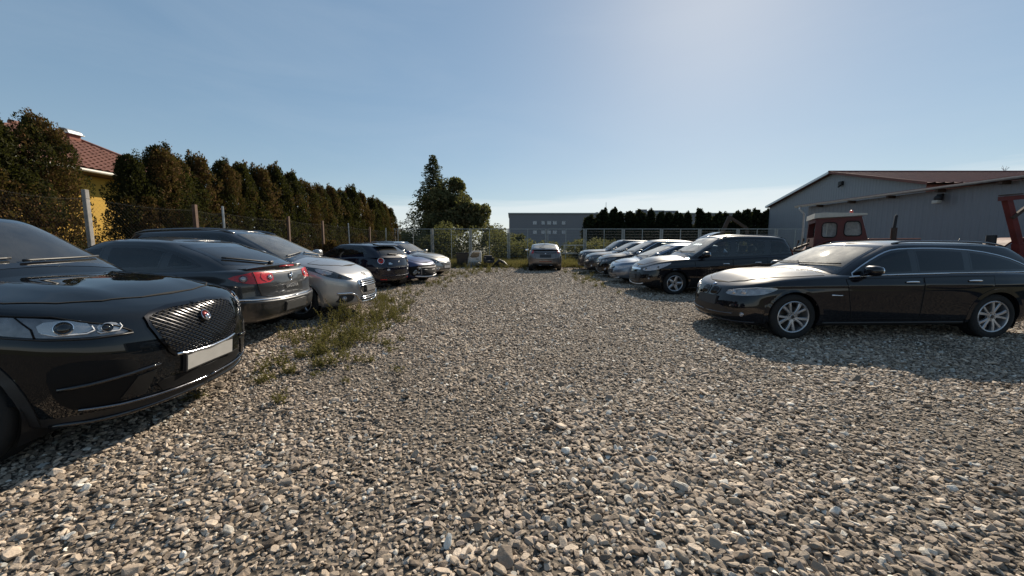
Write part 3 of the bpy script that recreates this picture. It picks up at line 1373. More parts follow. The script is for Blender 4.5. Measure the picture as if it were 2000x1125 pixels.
    def rails(s, x0, x1, y, m, r=.013):
        for sg in (1, -1):
            b = MB()
            pts = []
            for t in np.linspace(0, 1, 14):
                x = x0 + (x1 - x0) * t
                l, n = s.ray('T', x, y)
                pts.append((x, sg * y, l.z + .006 + .018 * min(1, t * 9, (1 - t) * 9)))
            b.tube(pts, r, 8)
            b.build('roof_rail', m, s.root, True)

    def wipers(s, z, y=.62):
        s.wiper((-.05, z + .015), (y, z + .03), 'F')
        s.wiper((-y, z + .015), (-.1, z + .035), 'F')

    def hood(s, pts, m=None):
        half = pts
        poly = [(x, y) for x, y in half] + [(x, -y) for x, y in half[::-1]]
        return s.panel('bonnet', 'T', poly, [m or s.paint, M_SEAM], off=.005, depth=.008, frit=.008, res=.045)[0]


def auto_dlo(c, foff=.40, roff=.34, k0=.08, k1=.87, kr0=None, n=6, drop=0.0):
    g = catmull(c.S['green'], [4] * (len(c.S['green']) - 1))
    ks = g[:, 0]

    def at(k, col):
        return float(np.interp(k, ks, g[:, col]))

    def P(x, k):
        zb, zr = float(c.zt(x)), float(c.zr(x))
        return (x, zb + (zr - zb) * k)
    pts = []
    for i in range(n + 1):
        k = k0 + (k1 - k0) * i / n
        pts.append(P(at(k, 1) - foff * (1 - .25 * i / n), k))
    xa, xb = pts[-1][0], at(k1, 2) + roff * .8
    for i in range(1, 7):
        x = xa + (xb - xa) * i / 7
        pts.append(P(x, k1 + .012 * math.sin(math.pi * i / 7)))
    for i in range(n + 1):
        k = k1 + ((kr0 or k0) - k1) * i / n
        pts.append(P(at(k, 2) + roff, k))
    xa, xb = pts[-1][0], pts[0][0]
    for i in range(1, 6):
        x = xa + (xb - xa) * i / 6
        pts.append(P(x, (kr0 or k0) + (k0 - (kr0 or k0)) * i / 6))
    return pts


def ridge(y0, y1, x0, x1, h, w):
    """pressed creases running along a bonnet, from half-width y0 at x0 to y1 at x1"""
    def f(x, v, y):
        t = (x - x0) / (x1 - x0)
        yc = y0 + (y1 - y0) * t
        e = max(0.0, min(1.0, t * 5 + .3, (1.1 - t) * 4)) if 0 - .1 < t < 1.15 else 0.0
        return h * math.exp(-((abs(y) - yc) / w) ** 2) * e
    return f


def crease(z0, h, w):
    """a pressed line along the flank"""
    def f(X, Z, k):
        return h * np.exp(-((Z - z0(X)) / w) ** 2)
    return f


P_SUV = paint('black_green_lacquer', (.0025, .0040, .0060), .1, .3, .02, film=.0)
P_EST = paint('blue_black_lacquer', (.0025, .0032, .007), .1, .3, .06)
P_HATCH = paint('dark_grey_lacquer', (.022, .0235, .026), .3, .35, .08)
P_SILV = paint('silver_lacquer', (.36, .355, .35), .65, .35, .15, (.25, .22, .18))
P_NAVY = paint('navy_lacquer', (.003, .0045, .016), .1, .3, .07)
P_BLUE = paint('violet_blue_lacquer', (.022, .028, .10), .35, .35, .12)
P_BEIGE = paint('champagne_lacquer', (.42, .395, .35), .6, .35, .15)
P_GREY = paint('warm_grey_lacquer', (.13, .118, .115), .5, .38, .15)
P_VAN = paint('black_lacquer', (.003, .0035, .006), .1, .3, .07)
P_ICE = paint('ice_blue_lacquer', (.14, .18, .24), .6, .35, .12)
P_BLK = paint('brown_black_lacquer', (.005, .0045, .005), .1, .3, .04)
P_CHAR = paint('charcoal_lacquer', (.025, .027, .032), .4, .35, .12)
P_STEEL = paint('steel_grey_lacquer', (.06, .067, .075), .5, .36, .15)


# ---- black sport utility car, front right beside the camera
def build_near_suv():
    S = dict(wb=2.764, fo=.905, ro=1.06, hw=.968, tr=.375, ar=.42, paint=P_SUV, ns=13, nr=4,
             zt=[(-2.45, 1.0), (-2.2, 1.10), (-1.4, 1.13), (.69, 1.10), (1.5, 1.035), (2.0, .965), (2.16, .925), (2.287, .86)],
             zb=[(-2.45, .36), (-1.8, .27), (0, .25), (1.7, .24), (2.0, .215), (2.287, .22)],
             cr=[(-2.45, .04), (0, .08), (.69, .085), (1.5, .085), (2.0, .07), (2.2, .05), (2.287, .04)],
             zr=[(-2.4, 1.54), (-1.0, 1.645), (.2, 1.65), (1.0, 1.59)], crz=.06,
             ft=[(0, 0), (.015, .25), (.055, .5), (.14, .73), (.29, .89), (.52, .97)],
             rows=[(0, -.13, .11, .90), (.035, -.045, .04, .94), (.07, -.035, .035, .955), (.2, -.02, .005, .985), (.4, 0, 0, 1.0), (.58, .005, .0, .998),
                   (.72, -.005, .03, .997), (.80, -.02, .045, .985), (.90, -.05, .07, .972), (.965, -.09, .10, .952), (1, -.15, .15, .92)],
             deck=ridge(.40, .58, 2.1, .95, .020, .085),
             bk=.10, green=[(-.06, 1.33, -2.35, .90), (0, 1.27, -2.32, .89), (.5, .83, -2.2, .82), (.86, .49, -2.0, .75), (.95, .38, -1.9, .715), (1, .27, -1.8, .66)])  # matte black up to bk paints the shaded bumper undercut dark
    c = Car('parked_car', 'large black sport utility car nosing in beside the camera, round badge on a mesh grille', POS['suv'][:2], POS['suv'][2], S)
    c.interior(1.25, belt=1.12, zfl=.5)
    c.windscreen(1.215, 1.60, .80, .645, sag=.075, rise=.02, frit=.035, g=G_SUV)
    c.glaze_side(auto_dlo(c, .40, .45), [(0, -.1), (-1.15, -.2)], G_DARK, holes=False)
    c.wheels((5, 'pair'), .245, M_SILVER, .25)
    c.arches(M_BLACK, .055, .006)
    c.hood([(2.02, 0), (2.005, .25), (1.955, .50), (1.84, .68), (1.66, .79), (1.5, .82), (1.36, .82), (1.36, .5), (1.40, 0)])
    # grille: dark backing, a real diamond lattice, bright surround
    gp = sym([(0, .915), (.22, .907), (.38, .888), (.435, .865), (.44, .81), (.41, .70), (.365, .61), (.33, .578), (.2, .566), (0, .562)])
    c.panel('grille_recess', 'F', gp, M_SEAM, off=.004, res=.05)
    lat = MB()
    st = .042
    for sg in (1, -1):
        for k in range(-34, 35):
            seg = []
            for t in np.linspace(-.62, .62, 75):
                y, z = t, .74 + sg * t * .62 + k * st * .78
                if inside(gp, [(y, z)])[0]:
                    l, n = c.ray('F', y, z)
                    seg.append(l + n * (.010 if sg > 0 else .013))
            if len(seg) > 2:
                lat.tube(seg, .0042, 4, False)
    g = lat.build('grille', M_BCHROME, c.root, 30)
    c.panel('grille_surround', 'F', inset(gp, -.018), M_BCHROME, off=.012, depth=.02, holes=[inset(gp, .004)], res=.05)
    c.line('grille_trim', 'F', [(-.33, .572), (-.2, .556), (0, .550), (.2, .556), (.33, .572)], .011, M_CHROME, .014, False)
    c.lamp('F', 0, .80, .046, M_CHROME, mat('badge_red', (.16, .02, .02), .25, .6), .03, None, False, 'badge')
    l, n = c.ray('F', 0, .80)
    b = MB()
    b.ball((l.x + .042, 0, .795), (.02, .045, .052), 10, .9)
    b.ball((l.x + .052, 0, .786), (.018, .026, .022), 8)
    for sg in (1, -1):
        b.ball((l.x + .042, sg * .018, .822), (.012, .012, .014), 6)
    b.build('badge_face', M_CHROME, c.root, True)
    # headlights
    hp = [('f', .555, .795), ('f', .62, .845), ('f', .74, .895), ('s', 1.93, .935), ('s', 1.72, .965), ('s', 1.50, .975), ('s', 1.52, .93), ('s', 1.72, .865), ('s', 1.93, .825), ('f', .74, .803)]
    h = c.panel('headlight', 'CF', hp, mat('smoky_lamp', (.15, .15, .155), .22, .55, 1.0, vary=.4, scale=14), off=.004, ch=1, res=.05)
    c.line('headlight_edge', 'CF', [('f', .56, .788), ('f', .74, .793), ('s', 1.93, .815), ('s', 1.72, .853), ('s', 1.5, .92)], .007, M_BLACK, .006, True, h)
    c.line('headlight_edge', 'CF', [('f', .56, .80), ('f', .62, .85), ('f', .74, .902), ('s', 1.93, .942), ('s', 1.72, .970), ('s', 1.52, .978)], .006, M_DARK, .006, True, h)
    c.line('lamp_divider', 'CF', [('s', 1.90, .825), ('s', 1.88, .88), ('s', 1.80, .955)], .004, M_DARK, .008, True, h)
    for (yy, zz, rad) in ((.665, .845, .030), (.80, .872, .044)):
        c.lamp('CF', 'f', (yy, zz), rad, M_CHROME, M_GLOSSB, .012, h)
    # bright reflector bowls inboard of each lamp
    c.panel('reflector', 'CF', [('f', .60, .826), ('f', .605, .866), ('f', .64, .880), ('f', .70, .868), ('f', .70, .822)], mat('reflector_grey', (.46, .45, .44), .25, .7), off=.007, ch=1, parent=None, res=.03)
    c.panel('reflector', 'CF', [('f', .715, .838), ('f', .722, .903), ('f', .77, .918), ('f', .85, .915), ('f', .86, .845), ('f', .80, .832)], mat('reflector_grey', (.46, .45, .44), .25, .7), off=.007, ch=1, res=.03)
    c.line('light_strip', 'CF', [('f', .60, .862), ('f', .598, .842), ('f', .62, .820), ('f', .70, .817), ('f', .708, .83)], .0042, M_WHITE, .011, True, h)
    c.line('light_strip', 'CF', [('f', .716, .868), ('f', .715, .842), ('f', .745, .826), ('f', .83, .831), ('f', .855, .855)], .0048, M_WHITE, .011, True, h)
    # lower bumper
    ap = [('f', .55, .60), ('f', .74, .655), ('s', 1.98, .66), ('s', 1.93, .60), ('s', 1.95, .42), ('f', .80, .335), ('f', .62, .345), ('f', .50, .40), ('f', .60, .48)]
    c.panel('air_duct', 'CF', ap, M_DARK, off=.004, ch=1, res=.05)
    c.line('duct_blade', 'CF', [('f', .45, .535), ('f', .62, .52), ('f', .78, .505), ('s', 1.97, .50)], .013, M_GLOSSB, .008)
    c.panel('fog_surround', 'CF', [('f', .47, .50), ('f', .58, .49), ('f', .66, .36), ('f', .53, .345)], mat('duct_grey', (.014, .0145, .015), .3, .2), off=.009, res=.05)
    c.panel('lower_intake', 'F', sym([(0, .395), (.42, .41), (.46, .39), (.42, .325), (0, .305)]), M_DARK, off=.005, res=.05)
    c.line('lip_trim', 'CF', [('f', 0, .298), ('f', .3, .303), ('f', .5, .312), ('f', .66, .325), ('f', .8, .35)], .011, M_DCHROME, .012)
    c.line('splitter', 'CF', [('f', 0, .238), ('f', .3, .24), ('f', .55, .243), ('f', .75, .25), ('s', 1.95, .26), ('s', 1.88, .262)], .016, M_GLOSSB, .004)
    c.plate('F', .485, h=.112)
    c.door(.75, -.38, -.05, .02, .40, hz=.93, arch=c.wb / 2)
    c.door(-.40, -1.35, 0, .1, .40, hz=.94, arch=-c.wb / 2)
    c.mirror(.62, 1.17, y=.80, size=(.10, .17, .11))
    c.wipers(1.235, .66)
    c.line('tailgate_seam', 'B', [(-.7, .8), (.7, .8)], .004, M_SEAM, .001, False)
    c.panel('tail_light', 'CB', [('f', .5, .98), ('s', -2.1, 1.0), ('s', -2.0, .96), ('f', .5, .9)], M_RED, off=.005)
    c.finish()


# ---- black estate car, side on at the right
def build_estate():
    S = dict(wb=2.97, fo=.83, ro=1.11, hw=.93, tr=.335, ar=.372, paint=P_EST, ns=14, nr=4,
             zt=[(-2.595, .88), (-2.35, .965), (-1.5, .985), (0, .955), (.8, .935), (1.4, .90), (1.85, .845), (2.12, .775), (2.315, .69)],
             zb=[(-2.595, .36), (-1.9, .24), (0, .20), (1.8, .19), (2.1, .175), (2.315, .20)],
             cr=[(-2.595, .04), (0, .07), (1.1, .085), (1.8, .085), (2.1, .06), (2.315, .03)],
             zr=[(-2.5, 1.25), (-2.0, 1.36), (-1.2, 1.41), (-.4, 1.415), (.1, 1.40), (.9, 1.32)], crz=.05,
             side=lambda X, Z, k: .012 * np.exp(-((Z - (.80 + .02 * (1 - X) / 2)) / .03) ** 2) - .010 * np.exp(-((Z - .50) / .14) ** 2),
             deck=ridge(.34, .60, 2.15, .95, .016, .07),
             green=[(-.06, 1.10, -2.45, .875), (0, 1.04, -2.43, .865), (.5, .62, -2.30, .79), (.86, .22, -2.12, .715), (.95, .10, -2.05, .68), (1, -.02, -1.95, .62)])
    c = Car('parked_car', 'black estate car with silver multi-spoke wheels and bright window trim, sun glinting on its bonnet', POS['estate'][:2], POS['estate'][2], S)
    c.interior(1.0, belt=.97, zfl=.3)
    c.windscreen(1.045, 1.375, .78, .60, sag=.09, rise=.02, frit=.035)
    dlo = [(.70, .925), (.40, 1.12), (.12, 1.262), (-.06, 1.318), (-.35, 1.335), (-.8, 1.335), (-1.3, 1.30), (-1.7, 1.215), (-1.98, 1.10), (-2.10, 1.01), (-2.0, .992), (-1.0, .985), (0, .96), (.5, .935)]
    c.glaze_side(dlo, [(-.30, -.03), (-1.08, -.12)], G_TINT, trim=mat('satin_trim', (.55, .56, .58), .22, 1.0, vary=.05), holes=False, gap=.05, trimw=.013)
    c.line('window_trim', 'L', [(.70, .918), (.3, .938), (0, .953), (-1.0, .978), (-2.08, .992)], .008, MATS['satin_trim'], .006)
    c.wheels((5, 'pair'), .232, M_SILVER, .225, 0)
    c.arches(None, .02, .003)
    c.hood([(2.13, 0), (2.10, .25), (1.99, .50), (1.80, .66), (1.45, .765), (1.0, .80), (.98, .5), (1.12, 0)])
    for sg in (1, -1):
        k = [(sg * y, z) for y, z in [(.035, .70), (.035, .61), (.06, .585), (.18, .585), (.235, .62), (.25, .675), (.22, .70), (.12, .712)]]
        o = c.panel('kidney_grille', 'F', k, M_SEAM, off=.004, ch=1, mirror=False, res=.04)[0]
        for y in np.linspace(.06, .225, 9):
            c.line('grille_bar', 'F', [(sg * y, .592), (sg * y, .694)], .004, M_GLOSSB, .010, False, o)
        c.panel('kidney_frame', 'F', inset(chaikin(k, 1), -.012), M_CHROME if False else M_GLOSSB, off=.010, holes=[inset(chaikin(k, 1), .002)], mirror=False, parent=o, res=.04)
    h = c.panel('headlight', 'CF', [('f', .40, .625), ('f', .42, .665), ('f', .60, .715), ('s', 1.98, .755), ('s', 1.80, .765), ('s', 1.72, .755), ('s', 1.80, .705), ('s', 1.95, .65), ('f', .62, .615)], mat('grey_lamp', (.26, .26, .265), .2, .5, 1.0, vary=.4, scale=16), off=.004, ch=1, res=.04)
    for yy, zz in ((.54, .668), (.68, .685)):
        c.lamp('CF', 'f', (yy, zz), .042, M_CHROME, M_CLEAR, .008, h)
    c.line('light_strip', 'CF', [('f', .43, .672), ('f', .6, .718), ('s', 1.98, .752), ('s', 1.80, .757)], .006, M_WHITE, .007, True, h)
    c.panel('lower_intake', 'CF', [('f', 0, .455), ('f', .34, .45), ('f', .52, .40), ('f', .70, .37), ('f', .70, .315), ('f', .45, .275), ('f', 0, .265)], M_BLACK, off=.004, ch=0, res=.05)
    c.line('intake_trim', 'CF', [('f', .05, .318), ('f', .35, .325), ('f', .6, .342)], .008, M_DCHROME, .008)
    c.lamp('CF', 'f', (.72, .345), .032, M_CHROME, M_CLEAR, .012, None, True, 'fog_light')
    c.line('front_lip', 'CF', [('f', 0, .205), ('f', .3, .21), ('f', .6, .222), ('f', .8, .24)], .016, P_EST, .006)
    c.plate('F', .50, m=False)
    c.lamp('F', 0, .745, .035, M_CHROME, mat('badge_blue', (.10, .2, .4), .3, .3), .004, None, False, 'badge')
    fd = c.door(.76, -.37, -.12, .02, .31, hz=.845, hx=-.20, hm=M_CHROME, arch=c.wb / 2)
    rd = c.door(-.385, -1.42, .02, .1, .31, hz=.865, hx=-1.12, hm=M_CHROME, arch=-c.wb / 2)
    c.line('fender_badge', 'L', [(.80, .655), (.88, .658), (.97, .662)], .011, M_CHROME, .004)
    c.line('sill_trim', 'L', [(1.05, .245), (0, .25), (-1.05, .255)], .018, M_BLACK, .0)
    c.mirror(.46, 1.0, size=(.17, .22, .15))
    c.rails(-.15, -1.9, .60, M_DCHROME)
    c.wipers(1.06, .64)
    c.panel('tail_light', 'CB', [('f', .42, .84), ('f', .42, .93), ('s', -2.42, .94), ('s', -2.2, .92), ('s', -2.3, .84)], M_RED, off=.005)
    c.antenna(-1.85, 0, .09)
    c.panel('tailgate_window', 'B', rect(-.55, 1.03, .55, 1.22), M_GLOSSB, off=.004, ch=1)
    c.finish()


# ---- black people carrier behind the estate
def build_carrier():
    S = dict(wb=2.788, fo=.91, ro=.82, hw=.915, tr=.325, ar=.37, paint=P_VAN, ns=13,
             zt=[(-2.214, 1.0), (-2.0, 1.10), (-1.3, 1.09), (0, 1.03), (.8, 1.0), (1.35, .965), (1.8, .90), (2.1, .80), (2.304, .70)],
             cr=[(-2.2, .03), (0, .07), (1.0, .10), (1.7, .10), (2.1, .07), (2.304, .03)],
             zr=[(-2.2, 1.55), (-1.6, 1.60), (-.6, 1.63), (.0, 1.61), (.8, 1.50), (1.2, 1.42)], crz=.06,
             side=lambda X, Z, k: .014 * np.exp(-((Z - (.83 - .05 * X)) / .03) ** 2),
             green=[(-.06, 1.30, -2.08, .86), (0, 1.24, -2.06, .85), (.5, .72, -1.98, .785), (.86, .30, -1.88, .72), (.95, .18, -1.82, .685), (1, .05, -1.74, .62)])
    c = Car('parked_car', 'black tall people carrier with five-spoke wheels parked just beyond the black estate', POS['carrier'][:2], POS['carrier'][2], S)
    c.interior(1.2, ((.35, 2), (-.5, 3), (-1.3, 2)), belt=1.05, zfl=.42)
    c.windscreen(1.145, 1.585, .79, .60, sag=.12, rise=.02, frit=.03, g=G_DUSTY)
    dlo = [(.84, 1.045), (.66, 1.20), (.42, 1.36), (.20, 1.47), (.0, 1.525), (-.5, 1.545), (-1.1, 1.535), (-1.62, 1.51), (-1.82, 1.33), (-1.98, 1.17), (-1.6, 1.14), (-.8, 1.09), (0, 1.06), (.5, 1.045)]
    c.glaze_side(dlo, [(.52, .12), (-.20, -.03), (-1.12, -.12)], G_CLEAR, gap=.10)
    c.wheels((5, 'wide'), .215, M_SILVER, .215)
    c.arches(None, .02, .003)
    c.hood([(2.12, 0), (2.08, .3), (1.93, .55), (1.7, .70), (1.35, .78), (1.32, .5), (1.42, 0)])
    h = c.panel('headlight', 'CF', [('f', .50, .68), ('f', .52, .725), ('f', .68, .79), ('s', 1.85, .855), ('s', 1.55, .90), ('s', 1.50, .885), ('s', 1.70, .78), ('s', 1.90, .70), ('f', .66, .655)], M_CLEAR, off=.004, ch=1, res=.05)
    c.lamp('CF', 'f', (.62, .72), .04, M_CHROME, M_GLOSSB, .006, h)
    c.lamp('CF', 's', (1.86, .775), .035, M_CHROME, M_GLOSSB, .006, h)
    c.panel('upper_grille', 'F', sym([(0, .735), (.38, .72), (.40, .68), (0, .672)]), M_CHROME, off=.006, ch=0, res=.05)
    c.lamp('F', 0, .765, .05, M_CHROME, mat('badge_blue', (.10, .2, .4), .3, .3), .006, None, False, 'badge')
    lg = sym([(0, .615), (.42, .60), (.52, .56), (.46, .34), (.40, .30), (0, .29)])
    c.panel('lower_grille', 'F', lg, M_BLACK, off=.004, res=.05)
    c.slats('grille_bar', 'F', lg, [.36, .42, .48, .54], .006, M_GLOSSB)
    c.line('chin_trim', 'CF', [('f', 0, .262), ('f', .3, .27), ('f', .48, .285), ('f', .60, .31)], .014, M_WHITE, .008)
    c.lamp('CF', 'f', (.76, .45), .035, M_BLACK, M_CLEAR, .006, None, True, 'fog_light')
    c.plate('F', .48, m=False)
    fd = c.door(.88, -.16, -.10, .02, .33, hz=.86, hx=.02, arch=c.wb / 2, hm=M_CHROME)
    rd = c.door(-.18, -1.12, .02, .1, .33, hz=.90, hx=-.85, arch=-c.wb / 2, hm=M_CHROME)
    c.mirror(.62, 1.10, size=(.17, .23, .17))
    c.rails(.0, -1.75, .60, M_GLOSSB)
    c.wipers(1.16, .6)
    c.panel('tail_light', 'CB', [('f', .70, .95), ('f', .68, 1.28), ('s', -2.02, 1.22), ('s', -1.95, 1.05), ('s', -2.0, .98)], M_RED, off=.005)
    c.finish()


# ---- dark grey fastback at the left, tail towards the lane
def build_fastback():
    S = dict(wb=2.748, fo=.92, ro=.90, hw=.886, tr=.315, ar=.352, paint=P_HATCH, ns=12, nr=4,
             zt=[(-2.274, .93), (-2.1, 1.0), (-1.5, .99), (0, .955), (.9, .94), (1.4, .90), (1.9, .82), (2.29, .68)],
             zb=[(2.29, .24), (1.7, .20), (0, .22), (-1.7, .26), (-2.0, .285), (-2.274, .31)],
             cr=[(-2.274, .02), (-2.1, .035), (-1.5, .05), (0, .07), (1.4, .07), (2.29, .03)],
             zr=[(-2.1, 1.33), (-1.3, 1.375), (-.5, 1.395), (.1, 1.385), (.8, 1.33)], crz=.05,
             rows=[(0, -.13, .11, .90), (.07, -.04, .03, .955), (.2, -.005, .0, .985), (.34, 0, -.01, .998), (.42, 0, -.012, 1.0), (.455, 0, .03, 1.0), (.58, -.01, .045, .998),
                   (.72, -.035, .05, .997), (.80, -.05, .06, .985), (.90, -.08, .075, .972), (.965, -.115, .10, .952), (1, -.17, .15, .92)],
             green=[(-.06, 1.0, -2.10, .835), (0, .95, -2.06, .825), (.5, .50, -1.68, .765), (.86, .14, -1.28, .69), (.95, .04, -1.16, .66), (1, -.06, -1.03, .60)],
             grt=[(.42, .99), (.24, .95), (.11, .83), (.04, .6), (.01, .3), (0, 0)])
    c = Car('parked_car', 'dark grey fastback hatchback showing red tail lights and the lettering LAGUNA on its boot', POS['fastback'][:2], POS['fastback'][2], S, lift=.06)
    c.interior(.95, belt=.97, zfl=.3)
    c.windscreen(1.06, 1.34, .74, .58, sag=.08, rise=.02, frit=.05)
    c.windscreen(1.045, 1.325, .69, .60, sag=-.02, rise=.02, frit=.045, name='rear_window', proj='B', g=G_DARK)
    dlo = [(.62, .955), (.35, 1.13), (.10, 1.26), (-.1, 1.315), (-.5, 1.33), (-.9, 1.31), (-1.25, 1.22), (-1.50, 1.09), (-1.55, 1.035), (-1.0, 1.015), (0, .985)]
    c.glaze_side(dlo, [(-.28, -.05), (-1.02, -.30)], G_SMOKE, gap=.05)
    c.wheels((5, 'star'), .20)
    c.arches(None, .018, .003)
    # boot lid with its gap, spoiler, lamps, emblem and letters
    bl = sym([(0, .945), (.45, .942), (.61, .935), (.635, .89), (.635, .80), (.60, .655), (.50, .625), (0, .612)])
    lid = c.panel('boot_lid', 'B', bl, [c.paint, M_SEAM], off=.007, depth=.010, frit=.008, res=.04)[0]
    b = MB()
    for i in range(24):
        pass
    secs = []
    for t in np.linspace(-1, 1, 25):
        y = t * .66
        x0 = -2.065 + .14 * abs(t) ** 2.6
        e = 1 - abs(t) ** 6 * .75
        z = 1.03 - .02 * abs(t) ** 2
        secs.append([(x0 + .16, y, z - .012), (x0 + .05, y, z + .006 * e), (x0 - .075, y, z + .022 * e), (x0 - .10, y, z + .016 * e), (x0 - .098, y, z - .004), (x0 - .055, y, z - .055), (x0 + .04, y, z - .11)])
    vs = [p for sct in secs for p in sct]
    fs = []
    for i in range(24):
        for k in range(7):
            k2 = (k + 1) % 7
            fs.append((i * 7 + k, i * 7 + k2, (i + 1) * 7 + k2, (i + 1) * 7 + k))
    fs += [tuple(range(7)), tuple(range(24 * 7 + 6, 24 * 7 - 1, -1))]
    b.add(vs, fs)
    sp = b.build('spoiler', c.paint, c.root, 35)
    b = MB()
    b.tube([(-2.165, -.17, 1.022), (-2.172, 0, 1.024), (-2.165, .17, 1.022)], .011, 6)
    b.build('brake_light', M_RED, sp, True)
    tl = c.panel('tail_light', 'CB', [('f', .375, .825), ('f', .37, .935), ('f', .42, .955), ('f', .62, .965), ('s', -2.06, .955), ('s', -1.88, .91), ('s', -1.92, .875), ('s', -2.06, .825), ('f', .66, .812)], M_RED, off=.013, depth=.018, ch=1, res=.04)
    c.lamp('CB', 'f', (.745, .885), .047, M_DCHROME, M_CLEAR, .016, tl, True, 'lamp_lens')
    c.lamp('CB', 'f', (.43, .888), .036, M_CHROME, M_CLEAR, .017, tl, True, 'lamp_lens')
    c.line('lamp_seam', 'CB', [('f', .64, .815), ('f', .64, .962)], .005, M_SEAM, .014, True, tl)
    c.line('lamp_seam', 'CB', [('f', .50, .835), ('f', .555, .86), ('f', .57, .90), ('f', .54, .945)], .003, M_DRED, .015, True, tl)
    # lion rampant, pieced from small limbs
    l, n = c.ray('B', 0, .86)
    m = MB()
    x = l.x - .016

    def limb(pts, r):
        m.tube([(x, -a, .86 + b) for a, b in pts], r, 6)
    limb([(.004, .055), (.010, .03), (.0, 0), (-.006, -.03)], [.015, .019, .016, .012])
    limb([(-.006, -.03), (.012, -.05), (.004, -.072), (.018, -.08)], [.011, .008, .006, .006])
    limb([(-.008, -.03), (-.022, -.055), (-.016, -.075), (-.004, -.08)], [.010, .008, .006, .006])
    limb([(.012, .03), (.032, .035), (.045, .022)], [.009, .007, .007])
    limb([(.010, .012), (.030, .008), (.042, -.006)], [.009, .007, .006])
    limb([(-.014, -.02), (-.034, -.01), (-.036, .02), (-.026, .035)], [.005, .005, .005, .007])
    limb([(.0, .062), (.016, .058)], [.015, .011])
    m.build('lion_emblem', M_CHROME, lid, True)
    c.text('lettering', 'LAGUNA', 'B', 0, .735, .064, M_SATIN, lid, 1.25, .011)
    c.panel('boot_handle', 'B', rect(-.13, .775, .13, .80), M_BLACK, off=.008, parent=lid)
    c.lamp('B', .30, .80, .014, M_CHROME, M_BLACK, .005, lid, False, 'lock')
    # bumper with its bright ledge and registration plate
    c.line('bumper_trim', 'CB', [('f', 0, .582), ('f', .3, .585), ('f', .55, .592), ('f', .72, .605), ('s', -2.05, .615), ('s', -1.9, .62)], .013, M_CHROME, .006)
    c.plate('B', .46, mat('dark_plate', (.045, .045, .045), .5), .50, .11, band=False, holder=True)  # plate face in one very dark grey
    c.wiper((.02, 1.055), (.60, 1.14), 'B', r=.014, name='rear_wiper')
    c.line('wiper_blade', 'B', [(-.05, 1.06), (.05, 1.055)], .022, M_BLACK, .02, False)
    c.door(.80, -.35, -.08, 0, .33, hz=.82, arch=c.wb / 2)
    c.door(-.37, -1.28, 0, .1, .33, hz=.84, arch=-c.wb / 2)
    c.mirror(.52, 1.02)
    c.panel('headlight', 'CF', [('f', .42, .60), ('f', .5, .70), ('s', 1.8, .76), ('s', 1.85, .62)], M_CLEAR, off=.004)
    c.panel('grille', 'F', sym([(0, .60), (.4, .6), (.4, .5), (0, .48)]), M_BLACK, off=.004)
    c.finish()


